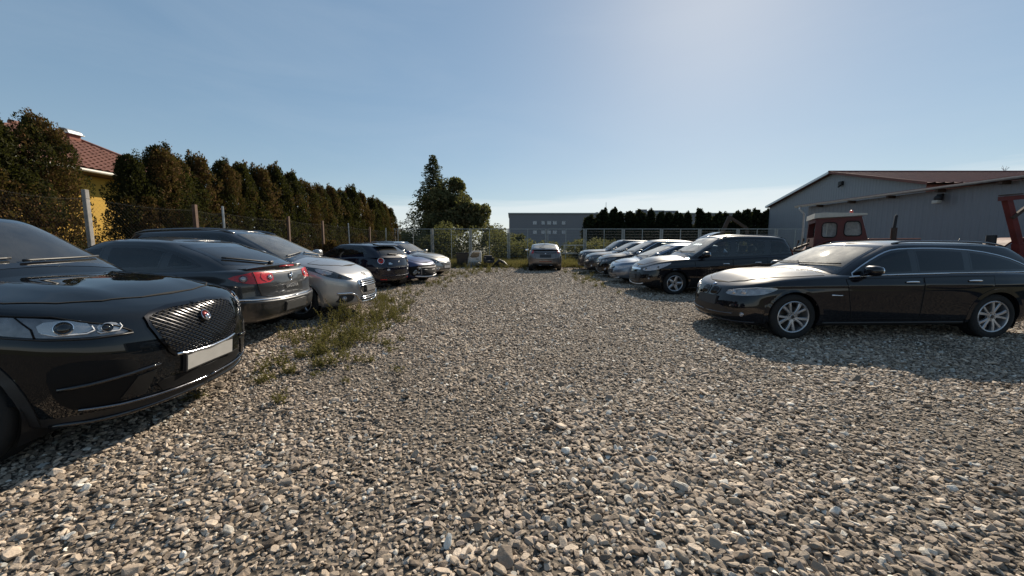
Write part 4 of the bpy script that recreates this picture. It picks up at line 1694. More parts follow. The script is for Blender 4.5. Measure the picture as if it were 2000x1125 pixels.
# ---- silver people carrier, nose towards the lane
def build_silver():
    S = dict(wb=2.727, fo=.95, ro=.855, hw=.92, tr=.33, ar=.37, paint=P_SILV, rpaint=paint('dark_roof_lacquer', (.03, .031, .034), .4, .3, .1), ns=12, nr=4,
             zt=[(-2.2, 1.0), (-2.0, 1.06), (0, 1.05), (.9, 1.03), (1.4, .98), (1.8, .90), (2.1, .815), (2.31, .70)],
             zb=[(2.31, .235), (2.0, .2), (1.7, .2), (0, .22), (-2.2, .34)],
             cr=[(-2.2, .03), (0, .07), (1.2, .11), (1.7, .10), (2.1, .07), (2.31, .03)],
             zr=[(-2.2, 1.52), (-1.3, 1.585), (-.5, 1.605), (.1, 1.58), (.9, 1.50), (1.3, 1.44)], crz=.06,
             rows=[(0, -.10, .11, .90), (.05, -.03, .04, .955), (.12, .0, .005, .985), (.25, .0, 0, 1.0), (.5, .0, .0, .998), (.66, -.005, .0, .998),
                   (.78, -.02, .03, .997), (.86, -.05, .045, .985), (.93, -.085, .07, .972), (.97, -.125, .10, .952), (1, -.18, .15, .92)],
             ft=[(0, 0), (.02, .25), (.075, .5), (.19, .73), (.37, .89), (.62, .97)],
             green=[(-.06, 1.42, -2.1, .865), (0, 1.36, -2.08, .855), (.5, .80, -1.98, .79), (.86, .34, -1.85, .72), (.95, .20, -1.8, .685), (1, .05, -1.72, .62)])
    c = Car('parked_car', 'silver people carrier with dark roof and slatted bright grille, nose in the weeds', POS['silver'][:2], POS['silver'][2], S, lift=.05)
    c.interior(1.3, ((.4, 2), (-.45, 3)), belt=1.08, zfl=.42)
    c.windscreen(1.145, 1.565, .80, .60, sag=.13, rise=.02, frit=.04)
    c.glaze_side(auto_dlo(c, .44, .3), [(.55, .12), (-.15, -.03), (-1.05, -.1)], G_SMOKE, gap=.06, trim=None)
    c.wheels((5, 'star'), .215)
    c.arches(None, .02, .003)
    c.hood([(1.94, 0), (1.90, .3), (1.78, .52), (1.65, .66), (1.46, .73), (1.50, .4), (1.54, 0)])
    h = c.panel('headlight', 'CF', [('f', .44, .700), ('f', .50, .715), ('f', .66, .80), ('s', 1.88, .87), ('s', 1.60, .935), ('s', 1.22, .99), ('s', 1.45, .925), ('s', 1.72, .83), ('s', 1.86, .765), ('f', .74, .725), ('f', .6, .70)], M_LAMPD, off=.005, ch=1, res=.045)
    c.lamp('CF', 's', (1.80, .835), .042, M_CHROME, M_CLEAR, .007, h)
    c.lamp('CF', 'f', (.70, .765), .034, M_DCHROME, M_GLOSSB, .006, h)
    c.panel('reflector', 'CF', [('s', 1.90, .79), ('s', 1.88, .86), ('s', 1.62, .92), ('s', 1.70, .84)], M_CLEAR, off=.008, res=.03, ch=1)
    gp = sym([(0, .675), (.28, .668), (.385, .655), (.40, .60), (.375, .49), (.34, .43), (0, .415)])
    g = c.panel('grille', 'F', gp, M_SEAM, off=.004, res=.05)[0]
    c.panel('grille_surround', 'F', inset(gp, -.022), M_CHROME, off=.012, depth=.02, holes=[inset(gp, .002)], res=.05, parent=g)
    c.slats('grille_bar', 'F', gp, [.640, .605, .570], .011, M_CHROME, g, .012)
    c.plate('F', .50, mat('grey_worn_plate', (.10, .10, .10), .5), .44, .10, band=False)
    lo = sym([(0, .385), (.34, .39), (.40, .36), (.36, .29), (0, .272)])
    c.panel('lower_grille', 'F', lo, M_SEAM, off=.004, res=.05)
    c.slats('lower_bar', 'F', lo, [.355, .318], .010, M_CHROME, None, .012)
    c.line('chin_trim', 'CF', [('f', 0, .255), ('f', .36, .268), ('f', .46, .33), ('f', .50, .41), ('f', .60, .455), ('f', .78, .465)], .014, M_CHROME, .008)
    fg = c.panel('fog_recess', 'CF', [('f', .52, .40), ('f', .62, .435), ('f', .80, .44), ('s', 2.02, .43), ('s', 2.0, .36), ('f', .80, .30), ('f', .60, .29)], M_BLACK, off=.005, ch=1, res=.04)
    c.lamp('CF', 'f', (.70, .365), .038, M_CHROME, M_CLEAR, .008, fg, True, 'fog_light')
    # lion emblem in outline above the grille
    l, n = c.ray('F', 0, .738)
    m = MB()
    for pts in ([(-.05, .05), (.05, .05), (.055, .0), (.0, -.06), (-.055, .0), (-.05, .05)], [(-.015, .03), (.02, .02), (.0, 0), (.025, -.02)], [(.0, .02), (-.025, -.005)]):
        P = []
        for a, b in pts:
            q, nn = c.ray('F', a, .738 + b)
            P.append(q + nn * .006)
        m.tube(P, .0035, 5)
    m.build('lion_emblem', M_DCHROME, c.root, True)
    c.door(1.0, -.12, -.1, 0, .34, hz=.86, arch=c.wb / 2)
    c.door(-.14, -1.1, 0, .1, .34, hz=.88, arch=-c.wb / 2)
    c.mirror(.80, 1.14, size=(.17, .22, .16), m=P_SILV)
    c.rails(.1, -1.8, .61, M_DCHROME, .018)
    c.wiper((.02, 1.175), (.66, 1.10), 'F')
    c.wiper((-.62, 1.12), (-.02, 1.19), 'F')
    c.panel('tail_light', 'CB', [('f', .7, .9), ('f', .7, 1.1), ('s', -2.0, 1.1), ('s', -2.0, .95)], M_RED, off=.005)
    c.finish()


# ---- navy three-door hatchback with round tail lights
def build_navy():
    S = dict(wb=2.511, fo=.84, ro=.71, hw=.86, tr=.31, ar=.345, paint=P_NAVY, ns=11,
             zt=[(-1.965, .98), (-1.8, 1.03), (-1.3, 1.03), (0, .97), (.7, .94), (1.3, .88), (1.8, .76), (2.095, .62)],
             zb=[(2.095, .22), (1.6, .2), (0, .22), (-1.5, .25), (-1.965, .30)],
             cr=[(-1.965, .02), (-1.7, .03), (0, .07), (1.2, .08), (2.095, .03)],
             rt=[(.55, .97), (.31, .90), (.15, .75), (.055, .5), (.012, .25), (0, 0)],
             zr=[(-1.8, 1.34), (-1.0, 1.39), (-.2, 1.405), (.4, 1.37), (1.0, 1.26)], crz=.05,
             green=[(-.06, .98, -1.88, .80), (0, .93, -1.86, .79), (.5, .48, -1.70, .735), (.86, .14, -1.50, .67), (.95, .04, -1.43, .64), (1, -.08, -1.33, .58)])
    c = Car('parked_car', 'navy three-door hatchback with round red tail lights in silver rings', POS['navy'][:2], POS['navy'][2], S)
    c.interior(.95, belt=.98, zfl=.3)
    c.windscreen(1.03, 1.345, .72, .56, sag=.07, frit=.04)
    c.panel('rear_window', 'B', [(-.60, 1.055), (.60, 1.055), (.58, 1.14), (.48, 1.325), (.3, 1.345), (-.3, 1.345), (-.48, 1.325), (-.58, 1.14)], [G_DARK, M_GLOSSB], off=.004, frit=.025, ch=1)
    c.glaze_side(auto_dlo(c, .40, .40, kr0=.25), [(-.30, -.08)], G_SMOKE, gap=.06)
    c.wheels((5, 'star'), .20)
    c.arches(None, .018, .003)
    hz = .905
    for sg in (1, -1):
        pass
    c.lamp('CB', 'f', (.63, hz), .098, M_CHROME, M_RED, .022, None, True, 'tail_light')
    c.lamp('CB', 'f', (.63, hz), .045, M_DRED, M_DRED, .032, None, True, 'lamp_lens')
    tg = c.panel('tailgate', 'B', sym([(0, .945), (.45, .94), (.495, .90), (.49, .83), (.46, .735), (0, .72)]), [c.paint, M_SEAM], off=.003, depth=.004, frit=.007, res=.06)[0]
    c.line('bumper_edge', 'CB', [('f', 0, .70), ('f', .4, .70), ('f', .65, .71)], .010, P_NAVY, .006)
    c.lamp('B', 0, .865, .034, M_CHROME, mat('badge_white', (.5, .5, .48), .3), .008, tg, False, 'badge')
    c.panel('model_script', 'B', rect(.30, .80, .43, .818), M_CHROME, off=.006, parent=tg)
    c.panel('model_script', 'B', rect(.34, .832, .42, .846), M_CHROME, off=.006, parent=tg)
    c.panel('plate_holder', 'B', rect(-.28, .50, .24, .62), M_GLOSSB, off=.008)
    c.panel('bumper_sticker', 'CB', [('f', .42, .61), ('f', .50, .61), ('f', .50, .66), ('f', .42, .66)], M_WHITE, off=.006)
    c.line('bumper_crease', 'CB', [('f', 0, .44), ('f', .4, .45), ('f', .66, .47)], .012, P_NAVY, .004)
    c.panel('reflector', 'CB', [('f', .48, .33), ('f', .66, .34), ('f', .66, .36), ('f', .48, .355)], M_RED, off=.006)
    c.wiper((-.02, 1.075), (.34, 1.10), 'B', r=.014, name='rear_wiper')
    b = MB()
    b.prism([(-1.36, 1.43), (-1.60, 1.385), (-1.615, 1.375), (-1.56, 1.352), (-1.40, 1.37)], -.52, .52, 'y')
    b.build('spoiler', c.paint, c.root, 35)
    c.door(.72, -.38, -.08, 0, .33, hz=.85, arch=c.wb / 2)
    c.mirror(.50, 1.04)
    c.antenna(-1.2, 0, .16)
    c.panel('headlight', 'CF', [('f', .45, .6), ('f', .5, .7), ('s', 1.7, .72), ('s', 1.72, .6)], M_CLEAR, off=.004)
    c.finish()


# ---- violet-blue hatchback with its front torn open
def build_damaged():
    S = dict(wb=2.59, fo=.82, ro=.75, hw=.865, tr=.31, ar=.345, paint=P_BLUE, ns=11,
             zt=[(-2.045, .95), (-1.8, 1.0), (0, .97), (.8, .95), (1.3, .90), (1.8, .80), (2.115, .68)],
             zr=[(-1.9, 1.36), (-1.0, 1.42), (-.2, 1.43), (.4, 1.39), (1.0, 1.28)], crz=.05,
             cr=[(-2.0, .03), (0, .07), (1.2, .09), (1.8, .08), (2.115, .03)],
             green=[(-.06, 1.06, -1.95, .81), (0, 1.0, -1.93, .80), (.5, .55, -1.80, .745), (.86, .20, -1.62, .68), (.95, .10, -1.55, .65), (1, -.02, -1.45, .59)])
    c = Car('parked_car', 'violet-blue hatchback with wrecked front end, headlight missing and wiring showing', POS['damaged'][:2], POS['damaged'][2], S)
    c.interior(1.0, belt=.99, zfl=.3)
    c.windscreen(1.05, 1.375, .74, .57, sag=.08, frit=.04)
    c.glaze_side(auto_dlo(c), [(-.25, -.05), (-1.0, -.1)], G_SMOKE)
    c.wheels((5, 'star'), .20)
    c.arches(None, .018, .003)
    c.hood([(1.96, 0), (1.92, .3), (1.80, .52), (1.5, .68), (1.1, .74), (1.08, .4), (1.15, 0)])
    # torn-open nose: a black panel stands in for the dark opening
    c.panel('dark_hole_panel', 'CF', [('f', -.80, .62), ('f', -.5, .665), ('f', 0, .675), ('f', .5, .665), ('f', .80, .62), ('s', 1.72, .60), ('s', 1.72, .40), ('f', .72, .30), ('f', .3, .28), ('f', -.3, .28), ('f', -.72, .30), ('f', -.82, .45)], M_SEAM, off=.004, res=.06, mirror=False)
    b = MB()
    xx = c.xf - .06
    for z in (.58, .50, .36):
        b.tube([(xx - .10, -.62, z), (xx + .02, -.3, z + .01), (xx + .03, .3, z - .01), (xx - .10, .62, z)], .022, 6)
    for y in (-.5, -.1, .3):
        b.box((xx + .0, y, .47), (.04, .05, .26))
    b.build('bumper_beam', mat('scraped_metal', (.10, .10, .11), .5, .5), c.root, 40)
    for sg in (1, -1):
        m = MB()
        l, n = c.ray('CF', *c.resolve('CF', [('f', .62, .52)])[0])
        l.y *= sg
        for i in range(9):
            p = Vector((l.x + random.uniform(-.08, .06), l.y + random.uniform(-.14, .14), l.z + random.uniform(-.16, .06)))
            m.ball(p, (random.uniform(.05, .11), random.uniform(.06, .13), random.uniform(.06, .14)), 6, .6, Euler((random.random(), random.random(), 1)).to_matrix().to_4x4())
        m.build('torn_plastic', mat('raw_plastic', (.40, .40, .38), .6, vary=.4), c.root, 30)
    w = MB()
    for i in range(7):
        p = Vector((c.xf - .12, random.uniform(-.75, .75), .62))
        P = [p + Vector((random.uniform(-.02, .08), random.uniform(-.1, .1), -.05 * k)) for k in range(6)]
        w.tube(P, .006, 4)
    w.build('wiring', mat('loose_wire', (.14, .08, .05), .6, vary=.6, scale=3), c.root, True)
    c.line('front_lip', 'CF', [('f', -.05, .262), ('f', .3, .268), ('f', .66, .30)], .022, M_WHITE, .01, True)
    c.door(.80, -.3, -.08, 0, .33, hz=.85, arch=c.wb / 2)
    c.mirror(.55, 1.06)
    c.wipers(1.06, .6)
    c.panel('tail_light', 'CB', [('f', .6, .85), ('f', .6, 1.0), ('s', -1.85, 1.0), ('s', -1.85, .85)], M_RED, off=.005)
    c.finish()


def build_champagne():
    S = dict(wb=2.65, fo=.88, ro=.75, hw=.89, tr=.32, ar=.355, paint=P_BEIGE, ns=11,
             rpaint=paint('champagne_dark_roof', (.03, .03, .032), .4, .3, .1),
             zt=[(-2.075, .97), (-1.8, 1.02), (0, .99), (.9, .97), (1.4, .92), (1.85, .83), (2.205, .70)],
             zr=[(-2.0, 1.42), (-1.0, 1.50), (-.2, 1.505), (.4, 1.46), (1.1, 1.34)], crz=.05,
             cr=[(-2.0, .03), (0, .07), (1.2, .10), (1.9, .08), (2.205, .03)],
             green=[(-.06, 1.12, -1.98, .835), (0, 1.06, -1.96, .825), (.5, .60, -1.85, .765), (.86, .22, -1.66, .70), (.95, .10, -1.6, .665), (1, -.02, -1.5, .60)])
    c = Car('parked_car', 'champagne hatchback with dark roof rails, farthest of the left row next to the dumped bin', POS['champagne'][:2], POS['champagne'][2], S)
    c.interior(1.05, belt=1.0, zfl=.32)
    c.windscreen(1.08, 1.45, .76, .58, sag=.09, frit=.04)
    c.glaze_side(auto_dlo(c), [(-.25, -.05), (-1.0, -.1)], G_SMOKE)
    c.wheels((5, 'star'), .205)
    c.arches(None, .018, .003)
    c.hood([(2.0, 0), (1.96, .3), (1.84, .52), (1.55, .68), (1.15, .75), (1.12, .4), (1.2, 0)])
    gp = sym([(0, .635), (.36, .625), (.46, .59), (.34, .51), (0, .50)])
    g = c.panel('grille', 'F', gp, M_BLACK, off=.004)[0]
    c.line('grille_bar', 'F', [(-.40, .60), (0, .615), (.40, .60)], .014, M_CHROME, .010, False, g)
    h = c.panel('headlight', 'CF', [('f', .46, .60), ('f', .48, .645), ('s', 2.0, .75), ('s', 1.78, .79), ('s', 1.80, .70), ('f', .72, .60)], M_LAMP, off=.004, ch=1)
    c.lamp('CF', 'f', (.64, .65), .04, M_CHROME, M_CLEAR, .006, h)
    c.plate('F', .43, mat('pale_worn_plate', (.32, .32, .32), .5), band=False)
    c.panel('lower_grille', 'F', sym([(0, .345), (.5, .36), (.55, .30), (.45, .25), (0, .24)]), M_BLACK, off=.004)
    c.panel('fog_recess', 'CF', [('f', .62, .37), ('f', .78, .39), ('f', .78, .29), ('f', .62, .28)], M_BLACK, off=.005)
    c.door(.85, -.3, -.08, 0, .34, hz=.86, arch=c.wb / 2)
    c.door(-.32, -1.15, 0, .1, .34, hz=.88, arch=-c.wb / 2)
    c.mirror(.58, 1.08)
    c.rails(-.1, -1.5, .57, M_CHROME)
    c.wipers(1.09, .6)
    c.panel('tail_light', 'CB', [('f', .6, .85), ('f', .6, 1.05), ('s', -1.9, 1.05), ('s', -1.9, .85)], M_RED, off=.005)
    c.finish()


# ---- grey hatchback seen from behind, in the middle of the lane
def build_middle():
    S = dict(wb=2.595, fo=.90, ro=.79, hw=.885, tr=.32, ar=.355, paint=P_GREY, ns=11,
             zt=[(-2.09, .99), (-1.95, 1.04), (-1.4, 1.03), (0, .98), (.8, .94), (1.5, .86), (2.2, .64)],
             zb=[(2.2, .22), (0, .22), (-1.5, .26), (-2.09, .30)],
             cr=[(-2.09, .015), (-1.8, .03), (0, .07), (1.2, .08), (2.2, .03)],
             zr=[(-2.0, 1.31), (-1.0, 1.40), (-.2, 1.42), (.4, 1.38), (1.2, 1.25)], crz=.05,
             green=[(-.06, 1.22, -1.98, .815), (0, 1.16, -1.96, .80), (.5, .66, -1.72, .75), (.86, .22, -1.36, .685), (.95, .12, -1.26, .655), (1, .0, -1.16, .60)])
    c = Car('parked_car', 'warm grey hatchback standing alone in mid lane, seen from behind', POS['middle'][:2], POS['middle'][2], S)
    c.interior(1.1, belt=1.0, zfl=.3)
    c.windscreen(1.06, 1.36, .74, .58, sag=.08, frit=.04)
    c.panel('rear_window', 'B', [(-.63, 1.16), (.63, 1.16), (.56, 1.37), (.3, 1.40), (-.3, 1.40), (-.56, 1.37)], [G_DUSTY, P_ICE], off=.004, frit=.03, ch=1)
    c.glaze_side(auto_dlo(c, .42), [(-.25, -.05), (-1.0, -.1)], G_SMOKE)
    c.wheels((5, 'star'), .21)
    c.arches(None, .02, .003)
    # lamp bar across the tail with a dark lower pane, recessed plate
    c.panel('lower_rear_window', 'B', sym([(0, 1.115), (.60, 1.11), (.57, .985), (0, .975)]), M_GLOSSB, off=.006)
    b = MB()
    secs = []
    for t in np.linspace(-1, 1, 21):
        y = t * .69
        l, n = c.ray('B', y, 1.12)
        x0 = l.x
        secs.append([(x0 + .05, y, 1.15), (x0 - .05, y, 1.152), (x0 - .065, y, 1.135), (x0 - .03, y, 1.11), (x0 + .05, y, 1.10)])
    vs = [p for q in secs for p in q]
    fs = [(i * 5 + k, i * 5 + (k + 1) % 5, (i + 1) * 5 + (k + 1) % 5, (i + 1) * 5 + k) for i in range(20) for k in range(5)]
    fs += [tuple(range(5)), tuple(range(104, 99, -1))]
    b.add(vs, fs)
    b.build('spoiler', c.paint, c.root, 35)
    tl = c.panel('tail_light', 'CB', [('f', .58, 1.10), ('f', .60, .95), ('f', .72, .93), ('s', -1.98, .97), ('s', -1.80, 1.05), ('s', -1.95, 1.09)], M_RED, off=.008, ch=1)
    tg = c.panel('tailgate', 'B', sym([(0, .955), (.56, .94), (.54, .76), (.50, .64), (0, .63)]), [c.paint, M_SEAM], off=.003, depth=.004, frit=.01)[0]
    c.panel('plate_recess', 'B', rect(-.29, .73, .29, .89), M_BLACK, off=.006, parent=tg)
    c.lamp('B', 0, .925, .035, M_CHROME, M_CHROME, .006, tg, False, 'badge')
    c.panel('plate_holder', 'B', rect(-.26, .755, .26, .865), M_HOLDER, off=.012, flat=True)
    c.panel('reflector', 'B', rect(-.32, .50, .32, .55), M_DRED, off=.006)
    c.panel('rear_valance', 'B', sym([(0, .42), (.62, .43), (.66, .34), (0, .30)]), M_BLACK, off=.005)
    for y in (-.28, .28):
        e = MB()
        e.tube([(c.xr - .02, y - .07, .335), (c.xr - .02, y + .07, .335)], .03, 8)
        e.build('exhaust', M_DCHROME, c.root, True)
    c.mirror(.70, 1.06)
    c.antenna(-1.0, 0, .2)
    c.wiper((0, 1.18), (.3, 1.22), 'B', name='rear_wiper')
    c.door(.9, -.3, -.1, 0, .33, hz=.85, arch=c.wb / 2)
    c.panel('headlight', 'CF', [('f', .45, .55), ('f', .5, .65), ('s', 1.7, .72), ('s', 1.72, .6)], M_CLEAR, off=.004)
    c.finish()


def build_front(key, label, P, wb, fo, ro, hw, H, nose, cowl, cx, wx, style, bump=0.0):
    """a car of the right-hand row whose nose and roof line show past its neighbours"""
    xf, xr = wb / 2 + fo, -(wb / 2 + ro)
    S = dict(wb=wb, fo=fo, ro=ro, hw=hw, tr=.32 + bump * .04, ar=.36 + bump * .04, paint=P, ns=11,
             zt=[(xr, cowl - .02), (xr + .25, cowl + .05), (0, cowl + .01), (cx - .2, cowl - .02), (wb / 2, (cowl * .62 + nose * .38)), (xf - .25, nose + .08 - bump * .0), (xf, nose - .04)],
             zr=[(xr, H - .14), (-1.0, H - .075), (-.2, H - .06), (wx, H - .085), (cx, H - .2)], crz=.055,
             cr=[(xr, .03), (0, .07), (cx, .10), (xf - .4, .085), (xf, .03)],
             green=[(-.06, cx + .07, xr + .10, hw * .93), (0, cx, xr + .12, hw * .92), (.5, (cx + wx) / 2 + .02, xr + .24, hw * .855), (.86, wx + .10, xr + .40, hw * .785), (.95, wx, xr + .48, hw * .745), (1, wx - .12, xr + .58, hw * .68)])
    c = Car('parked_car', label, POS[key][:2], POS[key][2], S)
    c.interior(cx, belt=cowl + .03, zfl=.34 + bump * .1)
    zc = float(c.zt(cx)) + .115
    c.windscreen(zc, H - .115, hw * .86, hw * .66, sag=.10, frit=.035, g=G_DUSTY)
    c.glaze_side(auto_dlo(c, .42, .32), [(cx - .95, -.05), (cx - 1.85, -.12)], G_CLEAR, gap=.07, trim=M_CHROME if style == 'chrome' else None)
    c.wheels((5, 'star'), .205)
    c.arches(M_BLACK if bump else None, .03, .004)
    c.hood([(xf - .20, 0), (xf - .24, .3), (xf - .36, .54), (xf - .65, .69), (cx + .1, .77), (cx + .08, .4), (cx + .2, 0)])
    if style == 'split':          # smooth nose, lamps run into one dark band
        h = c.panel('headlight', 'CF', [('f', .36, nose - .10), ('f', .38, nose - .05), ('f', .70, nose - .01), ('s', xf - .5, nose + .03), ('s', xf - .62, nose + .02), ('s', xf - .42, nose - .07), ('f', .66, nose - .13)], M_CLEAR, off=.004, ch=1)
        c.panel('grille', 'F', sym([(0, nose - .055), (.34, nose - .055), (.36, nose - .10), (0, nose - .11)]), M_LAMPD, off=.004)
        c.panel('lower_grille', 'F', sym([(0, .33), (.52, .36), (.55, .28), (0, .25)]), M_BLACK, off=.004)
        c.line('chin_trim', 'CF', [('f', .1, .235), ('f', .4, .245), ('f', .62, .265)], .016, M_WHITE, .008)
    else:
        h = c.panel('headlight', 'CF', [('f', .46, nose - .12), ('f', .47, nose - .05), ('f', .70, nose), ('s', xf - .42, nose + .06), ('s', xf - .62, nose + .08), ('s', xf - .60, nose + .03), ('s', xf - .40, nose - .06), ('f', .68, nose - .13)], M_LAMP, off=.004, ch=1)
        c.lamp('CF', 'f', (.58, nose - .065), .042, M_CHROME, M_CLEAR, .006, h)
        c.lamp('CF', 'f', (.72, nose - .055), .036, M_CHROME, M_CLEAR, .006, h)
        gp = sym([(0, nose - .04), (.40, nose - .055), (.42, nose - .10), (.36, nose - .17), (0, nose - .18)])
        g = c.panel('grille', 'F', gp, M_BLACK, off=.004)[0]
        c.slats('grille_bar', 'F', gp, [nose - .075, nose - .125], .014 if style == 'chrome' else .008, M_CHROME if style != 'plain' else M_GLOSSB, g)
        lo = sym([(0, .44), (.50, .43), (.58, .37), (.48, .28), (0, .26)])
        c.panel('lower_grille', 'F', lo, M_BLACK, off=.004)
        c.slats('lower_bar', 'F', lo, [.32, .38], .006, M_GLOSSB)
        c.lamp('CF', 'f', (.72, .40), .045, M_CHROME, M_CLEAR if style != 'fog' else M_WHITE, .008, None, True, 'fog_light')
        if style == 'chrome':
            c.line('chin_trim', 'CF', [('f', 0, .235), ('f', .35, .245), ('f', .60, .27)], .016, M_WHITE, .008)
    c.lamp('F', 0, nose - .01, .04, M_CHROME, M_CHROME, .006, None, False, 'badge')
    c.plate('F', .45 + bump * .08, m=False)
    c.door(cx - .22, cx - 1.05, -.08, 0, .34, hz=cowl - .12, arch=wb / 2)
    c.door(cx - 1.07, cx - 1.95, 0, .1, .34, hz=cowl - .10, arch=-wb / 2)
    c.mirror(cx - .48, cowl + .10)
    c.wipers(zc + .015, .6)
    if style in ('plain',):
        c.rails(-.1, -1.6, .58, M_GLOSSB)
    c.panel('tail_light', 'CB', [('f', .62, .9), ('f', .62, 1.05), ('s', xr + .12, 1.05), ('s', xr + .12, .9)], M_RED, off=.005)
    c.finish()


G_SUV = glass('clean_windscreen_glass', (.40, .44, .46), .08, .02)
G_TINT = glass('privacy_glass', (.012, .013, .016), .02)
G_SMOKE = glass('smoked_window_glass', (.22, .24, .24), .05)
G_DUSTY = glass('dusty_windscreen_glass', (.5, .55, .55), .62, .03)

# where each car stands: x, y of its middle and its heading in degrees
POS = dict(
    suv=(-4.82, 2.995, 4), estate=(5.60, 6.46, 180.6), carrier=(5.90, 11.45, 180), fastback=(-5.50, 5.68, 180), silver=(-5.13, 7.62, 0),
    navy=(-5.33, 12.7, 159), damaged=(-4.95, 14.65, -20), champagne=(-4.97, 17.7, -18), middle=(1.80, 21.9, 88),
    ice=(5.80, 14.05, 180), chrome=(5.95, 16.55, 180), fog=(5.80, 18.95, 180), jeep=(5.85, 21.4, 180))


# ------------------------------------------------------------------ ground and gravel
def structure(o):
    o['kind'] = 'structure'
    return o


def m_ground():
    t = NT('dry_grass_ground')
    v = t.coord()
    a, b = t.noise(.35, 6, .6, v), t.noise(9, 5, .65, v)
    col = t.mix(t.math('MULTIPLY', b, .6), t.ramp(a, [(.35, (.085, .07, .035)), (.6, (.07, .078, .028))]), (.14, .115, .06))
    return t.done(t.pr(base=col, rough=.95, normal=t.bump(b, .5, .05)))


def m_gravel_bed():
    t = NT('gravel_bed')
    v = t.coord()
    vo = t.node('ShaderNodeTexVoronoi')
    vo.inputs['Scale'].default_value = 26
    t.l.new(v, vo.inputs['Vector'])
    n = t.noise(.5, 5, .6, v)
    c = t.ramp(vo.outputs['Color'], [(0, (.045, .035, .026)), (.5, (.095, .076, .057)), (1, (.20, .165, .128))])
    c = t.mix(t.ramp(n, [(.4, 0.0), (.7, .5)]), c, (.085, .07, .052))
    return t.done(t.pr(base=c, rough=.95, normal=t.bump(vo.outputs['Distance'], .9, .03)))


def m_stone():
    t = NT('crushed_stone')
    oi = t.node('ShaderNodeObjectInfo')
    r = oi.outputs['Random']
    c = t.ramp(r, [(0, (.10, .077, .057)), (.12, (.165, .128, .096)), (.35, (.25, .20, .151)), (.55, (.325, .262, .200)), (.72, (.375, .308, .240)), (.84, (.22, .175, .142)), (.905, (.30, .235, .165)), (.915, (.25, .19, .145)), (.93, (.40, .365, .31)), (.975, (.50, .465, .405)), (1, (.24, .235, .22))])
    r2 = t.math('FRACT', t.math('MULTIPLY', r, 37.7))
    n = t.noise(4.2, 7, .68)
    c = t.mix(.62, c, t.ramp(n, [(.30, .42), (.66, 1.0)]), 'MULTIPLY')
    c = t.mix(1.0, c, t.ramp(r2, [(0, 1.0), (1, 1.95)]), 'MULTIPLY')
    return t.done(t.pr(base=c, rough=.82, spec=.35, normal=t.bump(n, .55, .010)))


M_GROUND, M_BED, M_STONE = m_ground(), m_gravel_bed(), m_stone()


def grid(x0, x1, y0, y1, nx, ny, zf):
    V = [(x0 + (x1 - x0) * i / nx, y0 + (y1 - y0) * j / ny) for j in range(ny + 1) for i in range(nx + 1)]
    V = [(x, y, zf(x, y)) for x, y in V]
    F = [(j * (nx + 1) + i, j * (nx + 1) + i + 1, (j + 1) * (nx + 1) + i + 1, (j + 1) * (nx + 1) + i) for j in range(ny) for i in range(nx)]
    return V, F


def lot_z(x, y):
    """the lot is nearly level; the strip under the left row is a touch higher"""
    b = .05 * max(0.0, min(1.0, (-3.0 - x) / .9)) * max(0.0, min(1.0, (y - 4.2) / .8)) * max(0.0, min(1.0, (9.6 - y) / 1.5))
    w = .012 * (mnoise.noise(Vector((x * .45, y * .45, 3.1))) + .5 * mnoise.noise(Vector((x * 1.3, y * 1.3, 7.7))))
    return .004 + b + w


b = MB()
b.add([(-1500, -300, -.03), (1500, -300, -.03), (1500, 3000, -.03), (-1500, 3000, -.03)], [(0, 1, 2, 3)])
structure(b.build('ground', M_GROUND, fix=False))
b = MB()
V, F = grid(-9.5, 14.5, -6, 26.5, 96, 130, lot_z)
b.add(V, F)
LOT = structure(b.build('gravel_lot', M_BED, smooth=True, fix=False))


def stone_mesh(i):
    r = np.random.default_rng(100 + i)
    bm = bmesh.new()
    n = int(r.integers(13, 22))
    ax = np.array([1.0, r.uniform(.55, .9), r.uniform(.28, .52)])
    for _ in range(n):
        d = r.normal(size=3)
        d /= np.linalg.norm(d)
        d = np.sign(d) * np.abs(d) ** .75
        bm.verts.new(tuple(d * ax * r.uniform(.80, 1.0) * .5))
    res = bmesh.ops.convex_hull(bm, input=bm.verts)
    bmesh.ops.delete(bm, geom=[e for e in res['geom_interior'] if isinstance(e, bmesh.types.BMVert)], context='VERTS')
    bmesh.ops.dissolve_limit(bm, angle_limit=R(14), verts=bm.verts, edges=bm.edges)
    bmesh.ops.bevel(bm, geom=bm.edges[:], offset=.035, segments=1, affect='EDGES', clamp_overlap=True)
    bmesh.ops.triangulate(bm, faces=bm.faces)
    me = bpy.data.meshes.new('stone')
    bm.to_mesh(me)
    bm.free()
    me.materials.append(M_STONE)
    return me


STONES = [stone_mesh(i) for i in range(16)]

# footprints that stay mostly free of loose big stones (under the weeds) need none: cars simply stand on the stones


